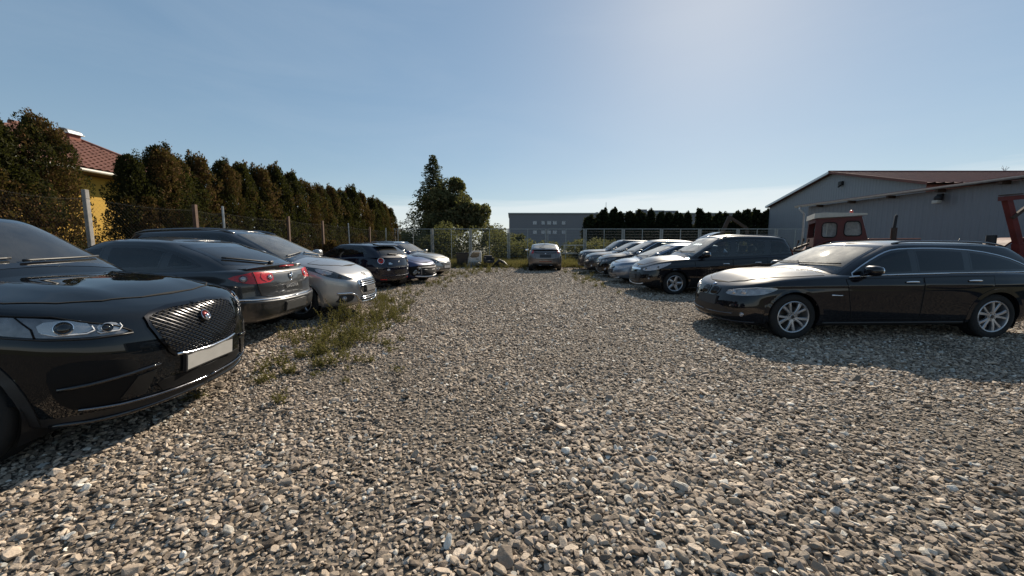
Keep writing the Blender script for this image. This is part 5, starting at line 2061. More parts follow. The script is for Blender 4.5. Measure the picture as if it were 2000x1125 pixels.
def scatter_stones():
    pts = []

    def layer(x0, x1, y0, y1, sp, smin, smax, mu, sg, cone=True, zoff=0.0, keep=1.0):
        nx, ny = int((x1 - x0) / sp), int((y1 - y0) / sp)
        gx, gy = np.meshgrid(np.arange(nx), np.arange(ny))
        x = x0 + (gx.ravel() + rng.uniform(-.1, 1.1, gx.size)) * sp
        y = y0 + (gy.ravel() + rng.uniform(-.1, 1.1, gy.size)) * sp
        m = np.ones(len(x), bool)
        if cone:
            m &= (np.abs(x) < 1.42 * y + .8)
        m &= rng.random(len(x)) < keep
        x, y = x[m], y[m]
        s = np.clip(np.exp(rng.normal(math.log(mu), sg, len(x))), smin, smax)
        pts.append(np.stack([x, y, np.full(len(x), zoff), s], 1))
    layer(-6.5, 8.5, .9, 6.2, .0245, .012, .055, .0275, .38)
    layer(-6.5, 8.5, .9, 6.2, .085, .036, .085, .045, .28, zoff=.006, keep=.5)
    layer(-5.0, 9.3, 6.2, 13.5, .0345, .018, .06, .036, .32)
    layer(-5.0, 9.3, 6.2, 13.5, .11, .040, .085, .052, .24, zoff=.005, keep=.45)
    layer(-4.6, 9.3, 13.5, 25.8, .054, .03, .09, .057, .28)
    P = np.vstack(pts)
    z = np.array([lot_z(a, b) for a, b in P[:, :2]])
    # wheel tracks press the gravel a little thinner and leave loose banks
    sink = rng.uniform(-.10, .22, len(P)) * P[:, 3]
    P[:, 2] += z + sink
    # trodden patches: finer, sparser stones with the bed showing; loose banks between them
    pat = np.array([mnoise.noise(Vector((x * .42, y * .42, 4.0))) + .5 * mnoise.noise(Vector((x * 1.1, y * 1.1, 9.0))) for x, y in P[:, :2]])
    P[:, 3] *= np.clip(.94 + .42 * pat, .62, 1.3)
    ok = rng.random(len(P)) < np.clip(1.05 + 1.0 * (pat + .16), .66, 1.0)
    P = P[ok]
    n = len(P)
    rot = np.stack([rng.normal(0, .36, n), rng.normal(0, .36, n), rng.uniform(0, 6.283, n)], 1)
    vid = rng.integers(0, len(STONES), n)
    sc = P[:, 3:4] * rng.uniform(.85, 1.2, (n, 3)) * 1.25
    d = np.hypot(P[:, 0], P[:, 1])
    # the stones that show largest are objects of their own, children of the lot
    vis = (P[:, 1] > 1.5) & (np.abs(P[:, 0]) < 1.3 * P[:, 1]) & ~((P[:, 0] < -2.0) & (P[:, 1] < 4.2))
    size = np.where(vis, P[:, 3] / P[:, 1], 0)
    big = np.argsort(-size)[:300]
    for i in big:
        o = link('stone', STONES[int(vid[i])], LOT, tuple(P[i, :3]))
        o.rotation_euler = tuple(rot[i])
        o.scale = tuple(sc[i])
    rest = np.ones(n, bool)
    rest[big] = False
    return P[rest, :3], rot[rest], sc[rest], vid[rest]


def instance_cloud(name, P, rot, sc, vid, meshes, label=None):
    me = bpy.data.meshes.new(name)
    me.vertices.add(len(P))
    me.vertices.foreach_set('co', np.ascontiguousarray(P, np.float32).ravel())
    a = me.attributes.new('rot', 'FLOAT_VECTOR', 'POINT')
    a.data.foreach_set('vector', np.ascontiguousarray(rot, np.float32).ravel())
    a = me.attributes.new('scl', 'FLOAT_VECTOR', 'POINT')
    a.data.foreach_set('vector', np.ascontiguousarray(sc, np.float32).ravel())
    a = me.attributes.new('vid', 'INT', 'POINT')
    a.data.foreach_set('value', np.ascontiguousarray(vid, np.int32))
    me.update()
    o = link(name, me)
    o['kind'] = 'stuff'
    col = bpy.data.collections.new(name + '_kinds')
    for i, m in enumerate(meshes):
        k = bpy.data.objects.new('%s_kind_%02d' % (name, i), m)
        col.objects.link(k)
    ng = bpy.data.node_groups.new(name + '_nodes', 'GeometryNodeTree')
    ng.interface.new_socket('Geometry', in_out='INPUT', socket_type='NodeSocketGeometry')
    ng.interface.new_socket('Geometry', in_out='OUTPUT', socket_type='NodeSocketGeometry')
    N, L = ng.nodes, ng.links
    gi, go = N.new('NodeGroupInput'), N.new('NodeGroupOutput')
    ci = N.new('GeometryNodeCollectionInfo')
    ci.inputs['Collection'].default_value = col
    ci.inputs['Separate Children'].default_value = True
    ci.inputs['Reset Children'].default_value = True
    ip = N.new('GeometryNodeInstanceOnPoints')
    ip.inputs['Pick Instance'].default_value = True

    def attr(nm, typ):
        q = N.new('GeometryNodeInputNamedAttribute')
        q.data_type = typ
        q.inputs['Name'].default_value = nm
        return [s for s in q.outputs if s.enabled][0]
    L.new(gi.outputs[0], ip.inputs['Points'])
    L.new(ci.outputs[0], ip.inputs['Instance'])
    L.new(attr('vid', 'INT'), ip.inputs['Instance Index'])
    e2r = N.new('FunctionNodeEulerToRotation')
    L.new(attr('rot', 'FLOAT_VECTOR'), e2r.inputs[0])
    L.new(e2r.outputs[0], ip.inputs['Rotation'])
    L.new(attr('scl', 'FLOAT_VECTOR'), ip.inputs['Scale'])
    L.new(ip.outputs[0], go.inputs[0])
    md = o.modifiers.new('scatter', 'NODES')
    md.node_group = ng
    return o


P, rot, sc, vid = scatter_stones()
instance_cloud('gravel', P, rot, sc, vid, STONES)

# ------------------------------------------------------------------ foliage
def m_leaf(name, c1, c2, c3=None, trans=.25):
    """leaf colours picked per leaf from the 'tint' attribute"""
    t = NT(name)
    at = t.node('ShaderNodeAttribute', attribute_name='tint')
    stops = [(0, c1), (.5, c2)] + ([(.62, c2), (1, c3)] if c3 else [(1, c2)])
    c = t.ramp(at.outputs['Fac'], stops)
    d = t.pr(base=c, rough=.85, spec=.06)
    tl = t.node('ShaderNodeBsdfTranslucent')
    t.l.new(t.mix(.5, c, (.12, .13, .02)), tl.inputs[0])
    mx = t.node('ShaderNodeMixShader')
    mx.inputs[0].default_value = trans
    t.l.new(d, mx.inputs[1])
    t.l.new(tl.outputs[0], mx.inputs[2])
    return t.done(mx.outputs[0])


M_THUJA = m_leaf('arborvitae_foliage', (.020, .022, .010), (.050, .046, .018), (.155, .075, .032), .2)
M_THUJAD = m_leaf('dark_arborvitae_foliage', (.012, .018, .010), (.028, .036, .018), None, .12)
M_SPRUCE = m_leaf('spruce_needles', (.028, .040, .026), (.066, .080, .050), None, .25)
M_BROAD = m_leaf('broad_leaves', (.062, .066, .034), (.15, .145, .072), (.21, .155, .085), .45)
M_WEED = m_leaf('weed_leaves', (.075, .068, .026), (.17, .15, .058), (.27, .20, .095), .32)
M_BARK = mat('bark', (.055, .042, .032), .9, bump=.6, bscale=25, vary=.35)


def leaf_mesh(name, C, U, Wd, L, wd, tint, m, bend=.0):
    """one bent kite per leaf: centres C, long axes U, cross axes Wd, lengths L, widths wd"""
    n = len(C)
    a = C - U * (L[:, None] * .5)
    e = C + U * (L[:, None] * .5)
    mid = C - U * (L[:, None] * .08)
    nn = np.cross(U, Wd)
    l = mid + Wd * (wd[:, None] * .5) + nn * (wd[:, None] * .22)
    r = mid - Wd * (wd[:, None] * .5) + nn * (wd[:, None] * .22)
    V = np.stack([a, r, e, l], 1).reshape(-1, 3)
    me = bpy.data.meshes.new(name)
    me.vertices.add(4 * n)
    me.vertices.foreach_set('co', V.astype(np.float32).ravel())
    me.loops.add(4 * n)
    me.loops.foreach_set('vertex_index', np.arange(4 * n, dtype=np.int32))
    me.polygons.add(n)
    me.polygons.foreach_set('loop_start', np.arange(0, 4 * n, 4, dtype=np.int32))
    me.polygons.foreach_set('loop_total', np.full(n, 4, np.int32))
    at = me.attributes.new('tint', 'FLOAT', 'FACE')
    at.data.foreach_set('value', tint.astype(np.float32))
    me.materials.append(m)
    me.update(calc_edges=True)
    me.validate()
    return me


def unit(v):
    return v / np.maximum(np.linalg.norm(v, axis=1, keepdims=True), 1e-9)


def thuja_crown(seed, h=1.0, n=9000, brown=.2, taper=.55, m=None, leaf=.10, r=.62, pointed=False):
    """column crown of upright fans, lumpy, with brown patches and gaps; unit height times h, radius r"""
    g = np.random.default_rng(seed)
    nl = 110
    lz = (np.arange(nl) + g.uniform(0, 1, nl)) / nl
    la = np.arange(nl) * 2.39996 + g.uniform(-.5, .5, nl)

    def rad(t):
        if pointed:
            return r * np.clip((1 - t) ** .62 * 1.05, .02, 1) * np.clip(.55 + t * 3, 0, 1)
        return r * np.clip(1 - np.clip((t - taper) / (1.02 - taper), 0, 1) ** 2.2, .04, 1) * np.clip(.72 + t * 2, 0, 1)
    lc = np.stack([np.cos(la) * rad(lz) * .66, np.sin(la) * rad(lz) * .66, lz * h], 1)
    lr = g.uniform(.18, .42, nl) * r * (1 - .45 * lz) + .05
    lc[:, :2] *= g.uniform(.55, 1.25, (nl, 1))
    lt = g.random(nl)
    k = g.integers(0, nl, n)
    d = unit(g.normal(size=(n, 3)))
    d[:, 2] *= 1.35
    C = lc[k] + d * (lr[k] * g.uniform(.55, 1.08, n) ** .5)[:, None]
    # a few loose leader sprays break the top outline
    q = int(n * .035)
    sa = g.uniform(0, 6.283, 5)
    sk = g.integers(0, 5, q)
    st = g.random(q)
    C[:q] = np.stack([np.cos(sa[sk]) * r * .35 * (1 - st * .4), np.sin(sa[sk]) * r * .35 * (1 - st * .4), h * (.93 + (.04 + .05 * (sk % 3)) * st)], 1) + g.normal(0, .03, (q, 3)) * r * 1.6
    C[:, 2] = np.clip(C[:, 2], .02, h * 1.10)
    out = unit(np.stack([C[:, 0], C[:, 1], np.zeros(n)], 1))
    U = unit(out * g.uniform(.1, .9, n)[:, None] + np.array([0, 0, 1.0]) * g.uniform(.3, 1.2, n)[:, None] + g.normal(0, .45, (n, 3)))
    W = unit(np.cross(U, g.normal(size=(n, 3))))
    L = leaf * g.uniform(.7, 1.6, n)
    pat = np.array([mnoise.noise(Vector((c[0] * 1.25 + seed, c[1] * 1.25, c[2] * .75))) for c in C[::1]])
    tint = np.clip(g.uniform(.0, .5, n) * (.6 + .5 * lt[k]), 0, .5)
    br = (pat + g.normal(0, .085, n)) > (.40 - brown * 1.1)
    tint = np.where(br, g.uniform(.7, 1.0, n), tint)
    return leaf_mesh('crown', C, U, W, L, L * g.uniform(.4, .7, n), tint, m or M_THUJA)


def trunk_mesh(h, r, seed, lean=.02, limbs=6, spread=.5, z0=.3):
    g = np.random.default_rng(seed)
    b = MB()
    path = [(lean * h * t + .02 * math.sin(5 * t + seed), .02 * math.cos(4 * t + seed), h * t) for t in np.linspace(0, 1, 8)]
    b.tube(path, [r * (1.25 if i == 0 else 1 - .11 * i) for i in range(8)], 8)
    for i in range(limbs):
        t = g.uniform(z0, .9)
        a = g.uniform(0, 6.283)
        ln = spread * (1.1 - t) * g.uniform(.7, 1.2)
        p = Vector((lean * h * t, 0, h * t))
        b.tube([p, p + Vector((math.cos(a) * ln * .5, math.sin(a) * ln * .5, ln * .35)), p + Vector((math.cos(a) * ln, math.sin(a) * ln, ln * .9))], [r * .42, r * .28, r * .1], 5)
    return b.mesh('trunk', M_BARK, True)


def tree(name, label, cat, crown, trunk, loc, rz, s=(1, 1, 1), group=None):
    t = thing(name, label, cat, loc, rz, group)
    t.scale = s
    link('crown', crown, t)
    link('trunk', trunk, t)
    return t


HX = -9.35
hedge_y = [6.15, 7.06, 7.88, 9.55, 10.3, 10.95, 11.75, 12.6, 13.5, 14.4, 15.35, 16.3, 17.4, 18.5, 19.7, 20.9, 22.1, 23.4, 24.7, 26.1, 27.5, 28.9]
hedge_h = [3.62, 3.62, 3.92, 3.50, 3.86, 3.80, 3.78, 3.98, 4.10, 4.02, 4.22, 4.12, 4.20, 4.02, 4.15, 4.08, 4.36, 4.25, 4.14, 4.2, 4.1, 3.9]
TH = [thuja_crown(21 + i, 1.0 * 4, 40000 if i < 3 else 20000, bw, m=M_THUJA, leaf=.047 if i < 3 else .068, r=.80, taper=.80 if i == 2 else .55) for i, bw in enumerate((.16, .24, .46, .24, .30, .36))]
TT = trunk_mesh(3.4, .09, 5)
kinds = [0, 1, 2, 1, 0, 1, 4, 0, 3, 4, 3, 5, 2, 4, 5, 3, 4, 5, 3, 4, 5, 3]
near_names = {
    0: 'dark green column arborvitae with green top, first in the hedge behind the black bonnet',
    1: 'dark arborvitae with thin brown tip between two taller ones by the windscreen',
    2: 'rust brown half-dead arborvitae left of the yellow house gap',
    3: 'broad dark arborvitae right of the yellow house gap',
    4: 'arborvitae with ragged top spray, second right of the yellow house gap',
    5: 'olive arborvitae leaning over the brown fence post',
    6: 'arborvitae with yellowish brown flank above the fence posts',
    7: 'tall dark green arborvitae behind the silver carrier windscreen',
    8: 'broad dark arborvitae beside the tall pair in mid hedge',
    9: 'arborvitae with a brown shoulder in mid hedge',
    10: 'tall narrow arborvitae before the dead brown one',
    11: 'dead leafless-looking brown arborvitae in mid hedge'}
for i, (y, h) in enumerate(zip(hedge_y, hedge_h)):
    w = random.uniform(.92, 1.1)
    words = ('last', 'second from the last', 'third from the last', 'fourth from the last', 'fifth from the last', 'sixth from the last', 'seventh from the last', 'eighth from the last', 'ninth from the last', 'tenth from the last')
    lab = near_names.get(i) or 'dark brownish arborvitae, %s at the far end of the left hedge' % words[21 - i]
    if i in (1, 2):
        w = (1.08, .80)[i - 1]
    if i == 3:
        w = .84
    t = tree('arborvitae_tree', lab, 'tree', TH[kinds[i]], TT, (HX + .045 * (y - 7) * .4 + random.uniform(-.12, .12), y, 0), random.uniform(0, 6.28), (w, w, h / 4.0 * random.uniform(.95, 1.03)), 'arborvitae hedge along the left fence')
    if i >= 18:
        t.scale = (w * 1.05, w * 1.05, h / 4.0)
# small rust-brown bushes at the foot of the hedge
TTS = trunk_mesh(.7, .03, 15, spread=.25)
RB = thuja_crown(77, 1.0, 2600, .95, taper=.2, leaf=.08, r=.5)
for (x, y, s, lab) in ((-7.75, 16.6, 1.35, 'rust red dried bush at the hedge foot behind the navy hatchback'), (-7.9, 20.3, 1.1, 'small rust brown bush farther along the hedge foot')):
    tree('dry_bush', lab, 'bush', RB, TTS, (x, y, 0), 1.0, (s, s, s * 1.05), 'dried bushes under the hedge')

# dark row of pointed arborvitae beyond the far fence
TP = [thuja_crown(300 + i, 5.0, 4200, 0, m=M_THUJAD, leaf=.24, r=.78, pointed=(i != 1), taper=.62) for i in range(4)]
TT2 = trunk_mesh(4.2, .1, 8)
xs = np.linspace(9.2, 31.5, 21)
for i, x in enumerate(xs):
    h = random.uniform(.96, 1.06) if i else .90
    nth = ('second', 'third', 'fourth', 'fifth', 'sixth', 'seventh', 'eighth', 'ninth', 'tenth', 'eleventh', 'twelfth', 'thirteenth', 'fourteenth', 'fifteenth', 'sixteenth', 'seventeenth', 'eighteenth', 'nineteenth', 'twentieth', 'twenty-first')[max(0, i - 1)]
    tree('columnar_tree', 'dark pointed columnar evergreen, %s from the works building end of the far row' % nth if i else 'shorter rounded columnar evergreen, first of the row beyond the far fence', 'tree',
         TP[i % 4] if i else TP[1], TT2, (x + random.uniform(-.25, .25), 45 + random.uniform(-.3, .3), 0), random.uniform(0, 6.28), (random.uniform(1.35, 1.6),) * 2 + (h * 1.0,), 'columnar evergreens beyond the far fence')


def spruce_crown(h, r, seed, n_tier=24):
    g = np.random.default_rng(seed)
    C, U, L, T = [], [], [], []
    for i in range(n_tier):
        t = (i + .5) / n_tier
        z = h * (.06 + .92 * t)
        rr = r * (1 - t) ** .85 + .15
        nb = int(9 - 4 * t)
        for k in range(nb):
            a = 6.283 * k / nb + g.uniform(-.4, .4) + i
            ln = rr * g.uniform(.65, 1.25)
            m = int(46 * ln / r * 2.2) + 18
            s = g.uniform(.1, 1, m)
            zz = z + ln * (.22 * s - .50 * s ** 2 + .22 * s ** 4) + g.normal(0, .06, m)
            side = g.normal(0, .10 + .14 * (1 - s), m)
            C.append(np.stack([np.cos(a) * s * ln - np.sin(a) * side, np.sin(a) * s * ln + np.cos(a) * side, zz - np.abs(g.normal(0, .16, m))], 1))
            U.append(unit(np.stack([np.cos(a) + g.normal(0, .5, m), np.sin(a) + g.normal(0, .5, m), g.normal(-.25, .4, m)], 1)))
            L.append(g.uniform(.16, .34, m))
            T.append(np.clip(g.uniform(0, .6, m), 0, 1))
    C, U, L, T = np.vstack(C), np.vstack(U), np.hstack(L), np.hstack(T)
    W = unit(np.cross(U, g.normal(size=C.shape)))
    return leaf_mesh('crown', C, U, W, L, L * .32, T * .8, M_SPRUCE)


def broad_crown(rx, ry, rz_, n, seed, leaf, m, autumn=.2, lobes=34, flat=0.0):
    g = np.random.default_rng(seed)
    d = unit(g.normal(size=(lobes, 3)))
    d[:, 2] = np.abs(d[:, 2]) * 1.1 - .25
    lc = d * np.array([rx, ry, rz_]) * g.uniform(.35, .82, (lobes, 1)) + np.array([0, 0, rz_ * .95])
    lr = g.uniform(.2, .4, lobes) * min(rx, rz_)
    k = g.integers(0, lobes, n)
    e = unit(g.normal(size=(n, 3)))
    C = lc[k] + e * (lr[k] * g.uniform(.25, 1.1, n) ** .5)[:, None]
    C[:, 2] = np.maximum(C[:, 2], .05)
    U = unit(g.normal(size=(n, 3)) + np.array([0, 0, .2]))
    W = unit(np.cross(U, g.normal(size=(n, 3))))
    L = leaf * g.uniform(.6, 1.4, n)
    tint = np.where(g.random(n) < autumn, g.uniform(.65, 1, n), g.uniform(0, .5, n))
    return leaf_mesh('crown', C, U, W, L, L * .65, tint, m)


tree('spruce_tree', 'tall ragged spruce with pointed top behind the far fence', 'tree', spruce_crown(9.6, 3.9, 5, 34), trunk_mesh(9.4, .16, 3, .0, 10, .7), (-7.6, 38, 0), .4, (1, 1, 1.06))
tree('ivy_tree', 'dense brownish-green tree overgrown with creeper, right against the spruce', 'tree', broad_crown(2.2, 2.0, 3.9, 11000, 31, .24, M_BROAD, .16), trunk_mesh(5.4, .15, 6, .04), (-6.1, 37.0, 0), 0, (1.2, 1.1, 1.2))
tree('broadleaf_tree', 'lower bushy tree sloping down right of the spruce', 'tree', broad_crown(1.9, 1.9, 2.75, 7000, 32, .24, M_BROAD, .22), trunk_mesh(3.8, .12, 9), (-3.9, 36.8, 0), 1, (1.25, 1, 1.32))
tree('creeper_thicket', 'yellowish-green creeper mass climbing the lower half of the spruce', 'bush', broad_crown(2.3, 1.4, 2.5, 7000, 41, .22, M_BROAD, .12, 40), trunk_mesh(3.0, .08, 17), (-7.1, 35.9, 0), 1.3, (1, 1, 1))
tree('broadleaf_bush', 'small rounded bush at the right foot of the spruce group', 'bush', broad_crown(1.4, 1.3, 1.7, 3600, 33, .20, M_BROAD, .3), trunk_mesh(2.1, .06, 10), (-1.7, 35, 0), 2, (1.1, 1, 1.1))
tree('slender_tree', 'slim young tree in front of the long grey building', 'tree', broad_crown(.85, .85, 1.55, 2300, 35, .20, M_BROAD, .15), trunk_mesh(2.6, .06, 11), (.55, 33.5, 0), 2, (1, 1, .95))
tree('pale_tree', 'thin pale tree between the hedge end and the spruce', 'tree', broad_crown(1.5, 1.4, 1.8, 1500, 36, .24, M_BROAD, .1), trunk_mesh(3.4, .07, 12, limbs=10, spread=1.4), (-12.4, 43, 0), 0)
tree('leafy_bush', 'sunlit yellowish-green bush before the dark evergreen row', 'bush', broad_crown(1.5, 1.3, 1.25, 2600, 37, .22, M_WEED, .1), trunk_mesh(1.7, .06, 13), (18.2, 32.5, 0), 0)
tree('leafy_bush', 'smaller green bush beside the grey gable wall', 'bush', broad_crown(.9, .9, 1.15, 1500, 38, .22, M_WEED, .1), trunk_mesh(1.5, .06, 14), (20.6, 32.0, 0), 0)
# undergrowth right behind the far fence, one mass
P_, U_, L_, T_ = [], [], [], []
g = np.random.default_rng(9)
for i in range(52):
    x = g.uniform(-9, 8.5)
    y = g.uniform(29.3, 33.5)
    hh = g.uniform(2.4, 3.5) if -6 < x < -1 else g.uniform(1.5, 3.0) if x < .3 else g.uniform(1.0, 2.1)
    n = 620
    e = unit(g.normal(size=(n, 3))) * np.array([.9, .7, hh * .5]) * g.uniform(.3, 1, (n, 1)) ** .5
    P_.append(e + np.array([x, y, hh * .5]))
    T_.append(np.clip(g.uniform(0, .5, n) + (.4 if g.random() < .3 else 0) * g.random(n), 0, 1))
C = np.vstack(P_)
C[:, 2] = np.maximum(C[:, 2], .03)
n = len(C)
U = unit(g.normal(size=(n, 3)) + np.array([0, 0, .3]))
me = leaf_mesh('undergrowth', C, U, unit(np.cross(U, g.normal(size=(n, 3)))), g.uniform(.10, .24, n), g.uniform(.06, .13, n), np.hstack(T_), M_BROAD)
link('undergrowth', me)['kind'] = 'stuff'


# ------------------------------------------------------------------ weeds and grass
def weed_mesh(seed, h, n_st, leafy):
    g = np.random.default_rng(seed)
    C, U, L, W, T = [], [], [], [], []
    for i in range(n_st):
        a, ln = g.uniform(0, 6.283), h * g.uniform(.5, 1.0)
        sp = g.uniform(.1, .55)
        m = int(leafy * ln / h)
        s = np.sort(g.uniform(.05, 1, m))
        base = np.array([g.normal(0, .05), g.normal(0, .05), 0])
        pts = base + np.stack([np.cos(a) * s ** 1.4 * ln * sp, np.sin(a) * s ** 1.4 * ln * sp, s * ln], 1)
        u = unit(g.normal(0, .7, (m, 3)) + np.array([np.cos(a) * .4, np.sin(a) * .4, .45]))
        l = g.uniform(.022, .05, m) * (1.25 - .6 * s)
        C.append(pts + u * l[:, None] * .5)
        U.append(u)
        L.append(l)
        W.append(l * g.uniform(.28, .5, m))
        T.append(np.clip(g.uniform(.05, .5, m) + (s > .82) * g.uniform(.1, .5, m), 0, 1))
        # the stem itself as a few slim blades
        q = 5
        ss = (np.arange(q) + .5) / q
        C.append(base + np.stack([np.cos(a) * ss ** 1.4 * ln * sp, np.sin(a) * ss ** 1.4 * ln * sp, ss * ln], 1))
        du = unit(np.stack([np.cos(a) * sp * 1.4 * ss ** .4, np.sin(a) * sp * 1.4 * ss ** .4, np.ones(q)], 1))
        U.append(du)
        L.append(np.full(q, ln / q * 1.15))
        W.append(np.full(q, .005))
        T.append(np.full(q, .75))
    C, U, L, W, T = np.vstack(C), np.vstack(U), np.hstack(L), np.hstack(W), np.hstack(T)
    return leaf_mesh('weed', C, U, unit(np.cross(U, g.normal(size=C.shape))), L, W, T, M_WEED)


WEEDS = [weed_mesh(400 + i, hh, st, lf) for i, (hh, st, lf) in enumerate(((.30, 9, 34), (.42, 8, 40), (.22, 11, 24), (.50, 6, 46), (.14, 12, 14), (.10, 10, 10)))]
WP = []
g = np.random.default_rng(17)


def weeds(n, cx, cy, sx, sy, kinds, smin=.7, smax=1.25, ang=0.0):
    for _ in range(n):
        u, v = g.normal(0, sx), g.normal(0, sy)
        x = cx + u * math.cos(ang) - v * math.sin(ang)
        y = cy + u * math.sin(ang) + v * math.cos(ang)
        WP.append((x, y, lot_z(x, y) + .005, g.uniform(0, 6.283), g.uniform(smin, smax), int(g.choice(kinds))))


weeds(58, -2.62, 5.5, .28, .55, (0, 1, 2), .7, 1.2, .0)        # in front of the fastback's bumper
weeds(38, -2.45, 4.75, .25, .35, (0, 2, 4), .6, 1.0)
weeds(26, -2.9, 6.55, .25, .25, (1, 3), .8, 1.25)
weeds(43, -2.45, 7.4, .22, .65, (0, 1, 3), .7, 1.1)
weeds(24, -2.2, 6.3, .22, .6, (0, 2, 4), .6, 1.0)
weeds(37, -3.0, 8.8, .35, .5, (0, 1, 2), .6, 1.1)
weeds(26, -3.9, 8.9, .4, .4, (1, 3), .7, 1.1)
weeds(34, -3.05, 10.8, .30, 1.0, (0, 2, 4), .6, 1.0)
weeds(27, -2.6, 13.6, .3, 1.1, (0, 2, 4), .6, 1.0)
weeds(31, -2.35, 16.6, .3, 1.3, (0, 2, 1), .6, 1.0)
weeds(50, -2.0, 19.5, .7, 1.0, (0, 2, 1), .7, 1.2)
weeds(120, -.5, 22.6, 2.6, .9, (0, 2, 1), .8, 1.6)
weeds(60, 3.0, 14.6, .25, 1.8, (0, 2, 4), .6, 1.0)
weeds(30, 3.2, 18.6, .3, 1.8, (0, 2), .7, 1.1)
weeds(31, -1.9, 4.2, .4, .45, (4, 5), .6, 1.1)
weeds(3, -1.3, 3.4, 1.0, .8, (5,), .5, .9)
for x, y in ((-1.02, 1.76),):
    weeds(1, x, y, .05, .03, (5,), .5, .9)
WP = np.array([w for i, w in enumerate(WP) if i % 20 < 10])
# nothing grows up through the cars' bodies where it would show: keep out of the wheels' way only
wr = np.stack([np.zeros(len(WP)), np.zeros(len(WP)), WP[:, 3]], 1)
instance_cloud('weeds', WP[:, :3], wr, np.repeat(WP[:, 4:5], 3, 1) * np.array([.95, .95, .80]), WP[:, 5], WEEDS)


def grass_mesh(seed, n, h, sp):
    g = np.random.default_rng(seed)
    C = np.stack([g.normal(0, sp, n), g.normal(0, sp, n), np.zeros(n)], 1)
    U = unit(np.stack([g.normal(0, .35, n), g.normal(0, .35, n), np.ones(n)], 1))
    L = h * g.uniform(.5, 1.1, n)
    C = C + U * L[:, None] * .5
    return leaf_mesh('grass', C, U, unit(np.cross(U, g.normal(size=(n, 3)))), L, g.uniform(.006, .014, n) * 1.5, np.clip(g.uniform(.3, 1, n), 0, 1), M_WEED)


GR = [grass_mesh(500 + i, 60, h, .14) for i, h in enumerate((.22, .32, .45))]
gp = []
for _ in range(3600):
    x, y = g.uniform(-9, 9.5), g.uniform(23.2, 28.5)
    gp.append((x, y, -.02, g.uniform(0, 6.28), g.uniform(.6, 1.2), g.integers(0, 3)))
for _ in range(1500):
    x, y = g.uniform(-9.2, -7.4), g.uniform(5, 26)
    gp.append((x, y, -.01, g.uniform(0, 6.28), g.uniform(.6, 1.2), g.integers(0, 3)))
for _ in range(1500):
    x, y = g.uniform(-12, 30), 28.5 + g.random() ** 1.5 * 20
    gp.append((x, y, -.03, g.uniform(0, 6.28), g.uniform(.9, 1.7), g.integers(0, 3)))
gp = np.array(gp)
instance_cloud('grass', gp[:, :3], np.stack([gp[:, 3] * 0, gp[:, 3] * 0, gp[:, 3]], 1), np.repeat(gp[:, 4:5], 3, 1), gp[:, 5], GR)


# ------------------------------------------------------------------ buildings
M_CLAD = mat('grey_sheet_cladding', (.235, .245, .265), .5, .15, vary=.06, scale=1.2)
M_CLADD = mat('darker_grey_cladding', (.20, .21, .23), .5, .15, vary=.06, scale=1.2)
M_ROOFR = mat('brown_red_sheet', (.15, .052, .038), .6, .05, vary=.2, scale=2)
M_GUT = mat('gutter_metal', (.60, .62, .64), .35, .5, vary=.1)
M_OCHRE = mat('ochre_render', (.54, .32, .05), .9, vary=.08, scale=2, bump=.2)
M_TILE = mat('clay_tile', (.20, .080, .052), .75, vary=.35, scale=3)
M_CONC = mat('concrete', (.31, .29, .265), .9, vary=.25, scale=9, bump=.3)
M_GALV = mat('galvanised_steel', (.38, .40, .41), .45, .8, vary=.2)
M_GALVD = mat('fence_paint', (.30, .33, .33), .55, .3, vary=.2)
M_FARG = mat('far_facade_grey', (.165, .168, .185), .8, vary=.05, scale=.3)
M_FARW = mat('window_pale', (.28, .31, .35), .15, .2, vary=.15)
M_RUST = mat('rusty_post', (.13, .075, .05), .85, vary=.3)
M_TRED = mat('faded_red_paint', (.085, .012, .010), .6, 0, 0, vary=.3, scale=4, bump=.1)
M_TRED2 = mat('dull_red_paint', (.13, .022, .018), .6, vary=.35, scale=4)
M_TWHITE = mat('roof_white_paint', (.47, .44, .38), .5, vary=.1)
M_BROWN = mat('rusty_machine', (.06, .038, .028), .8, vary=.35)
M_STACK = mat('sooty_steel', (.02, .02, .022), .6, .3)


def ribbed(p0, p1, zlo, ztop, pitch, depth, out):
    """vertical ribbed cladding between two plan points; ztop is a function of the distance run"""
    p0, p1 = Vector(p0), Vector(p1)
    d = (p1 - p0)
    ln = d.length
    d.normalize()
    out = Vector(out)
    b = MB()
    n = int(ln / pitch)
    vs, fs = [], []
    prof = ((0, 0), (.55, 0), (.66, 1), (.89, 1))
    for i in range(n):
        for (t, h) in prof:
            q = (i + t) / n * ln
            p = p0 + d * q + out * (h * depth)
            vs += [(p.x, p.y, zlo), (p.x, p.y, ztop(q))]
    p = p1
    vs += [(p.x, p.y, zlo), (p.x, p.y, ztop(ln))]
    m = len(vs) // 2
    for i in range(m - 1):
        fs.append((2 * i, 2 * i + 2, 2 * i + 3, 2 * i + 1))
    b.add(vs, fs)
    return b


# gabled hall at the back right
GX, GYN, GYF, GE, GA = 27.2, 25.8, 41.0, 5.38, 7.36
hall = thing('gabled_hall', 'grey clad hall with a gable end and brown-red sheet roof', 'building', (GX, 33, 0))
HL = Matrix.Translation((-GX, -33, 0))


def hb(bm, name, m, smooth=False, fix=True):
    bm.v = [tuple(HL @ Vector(p)) for p in bm.v]
    return bm.build(name, m, hall, smooth, fix=fix)


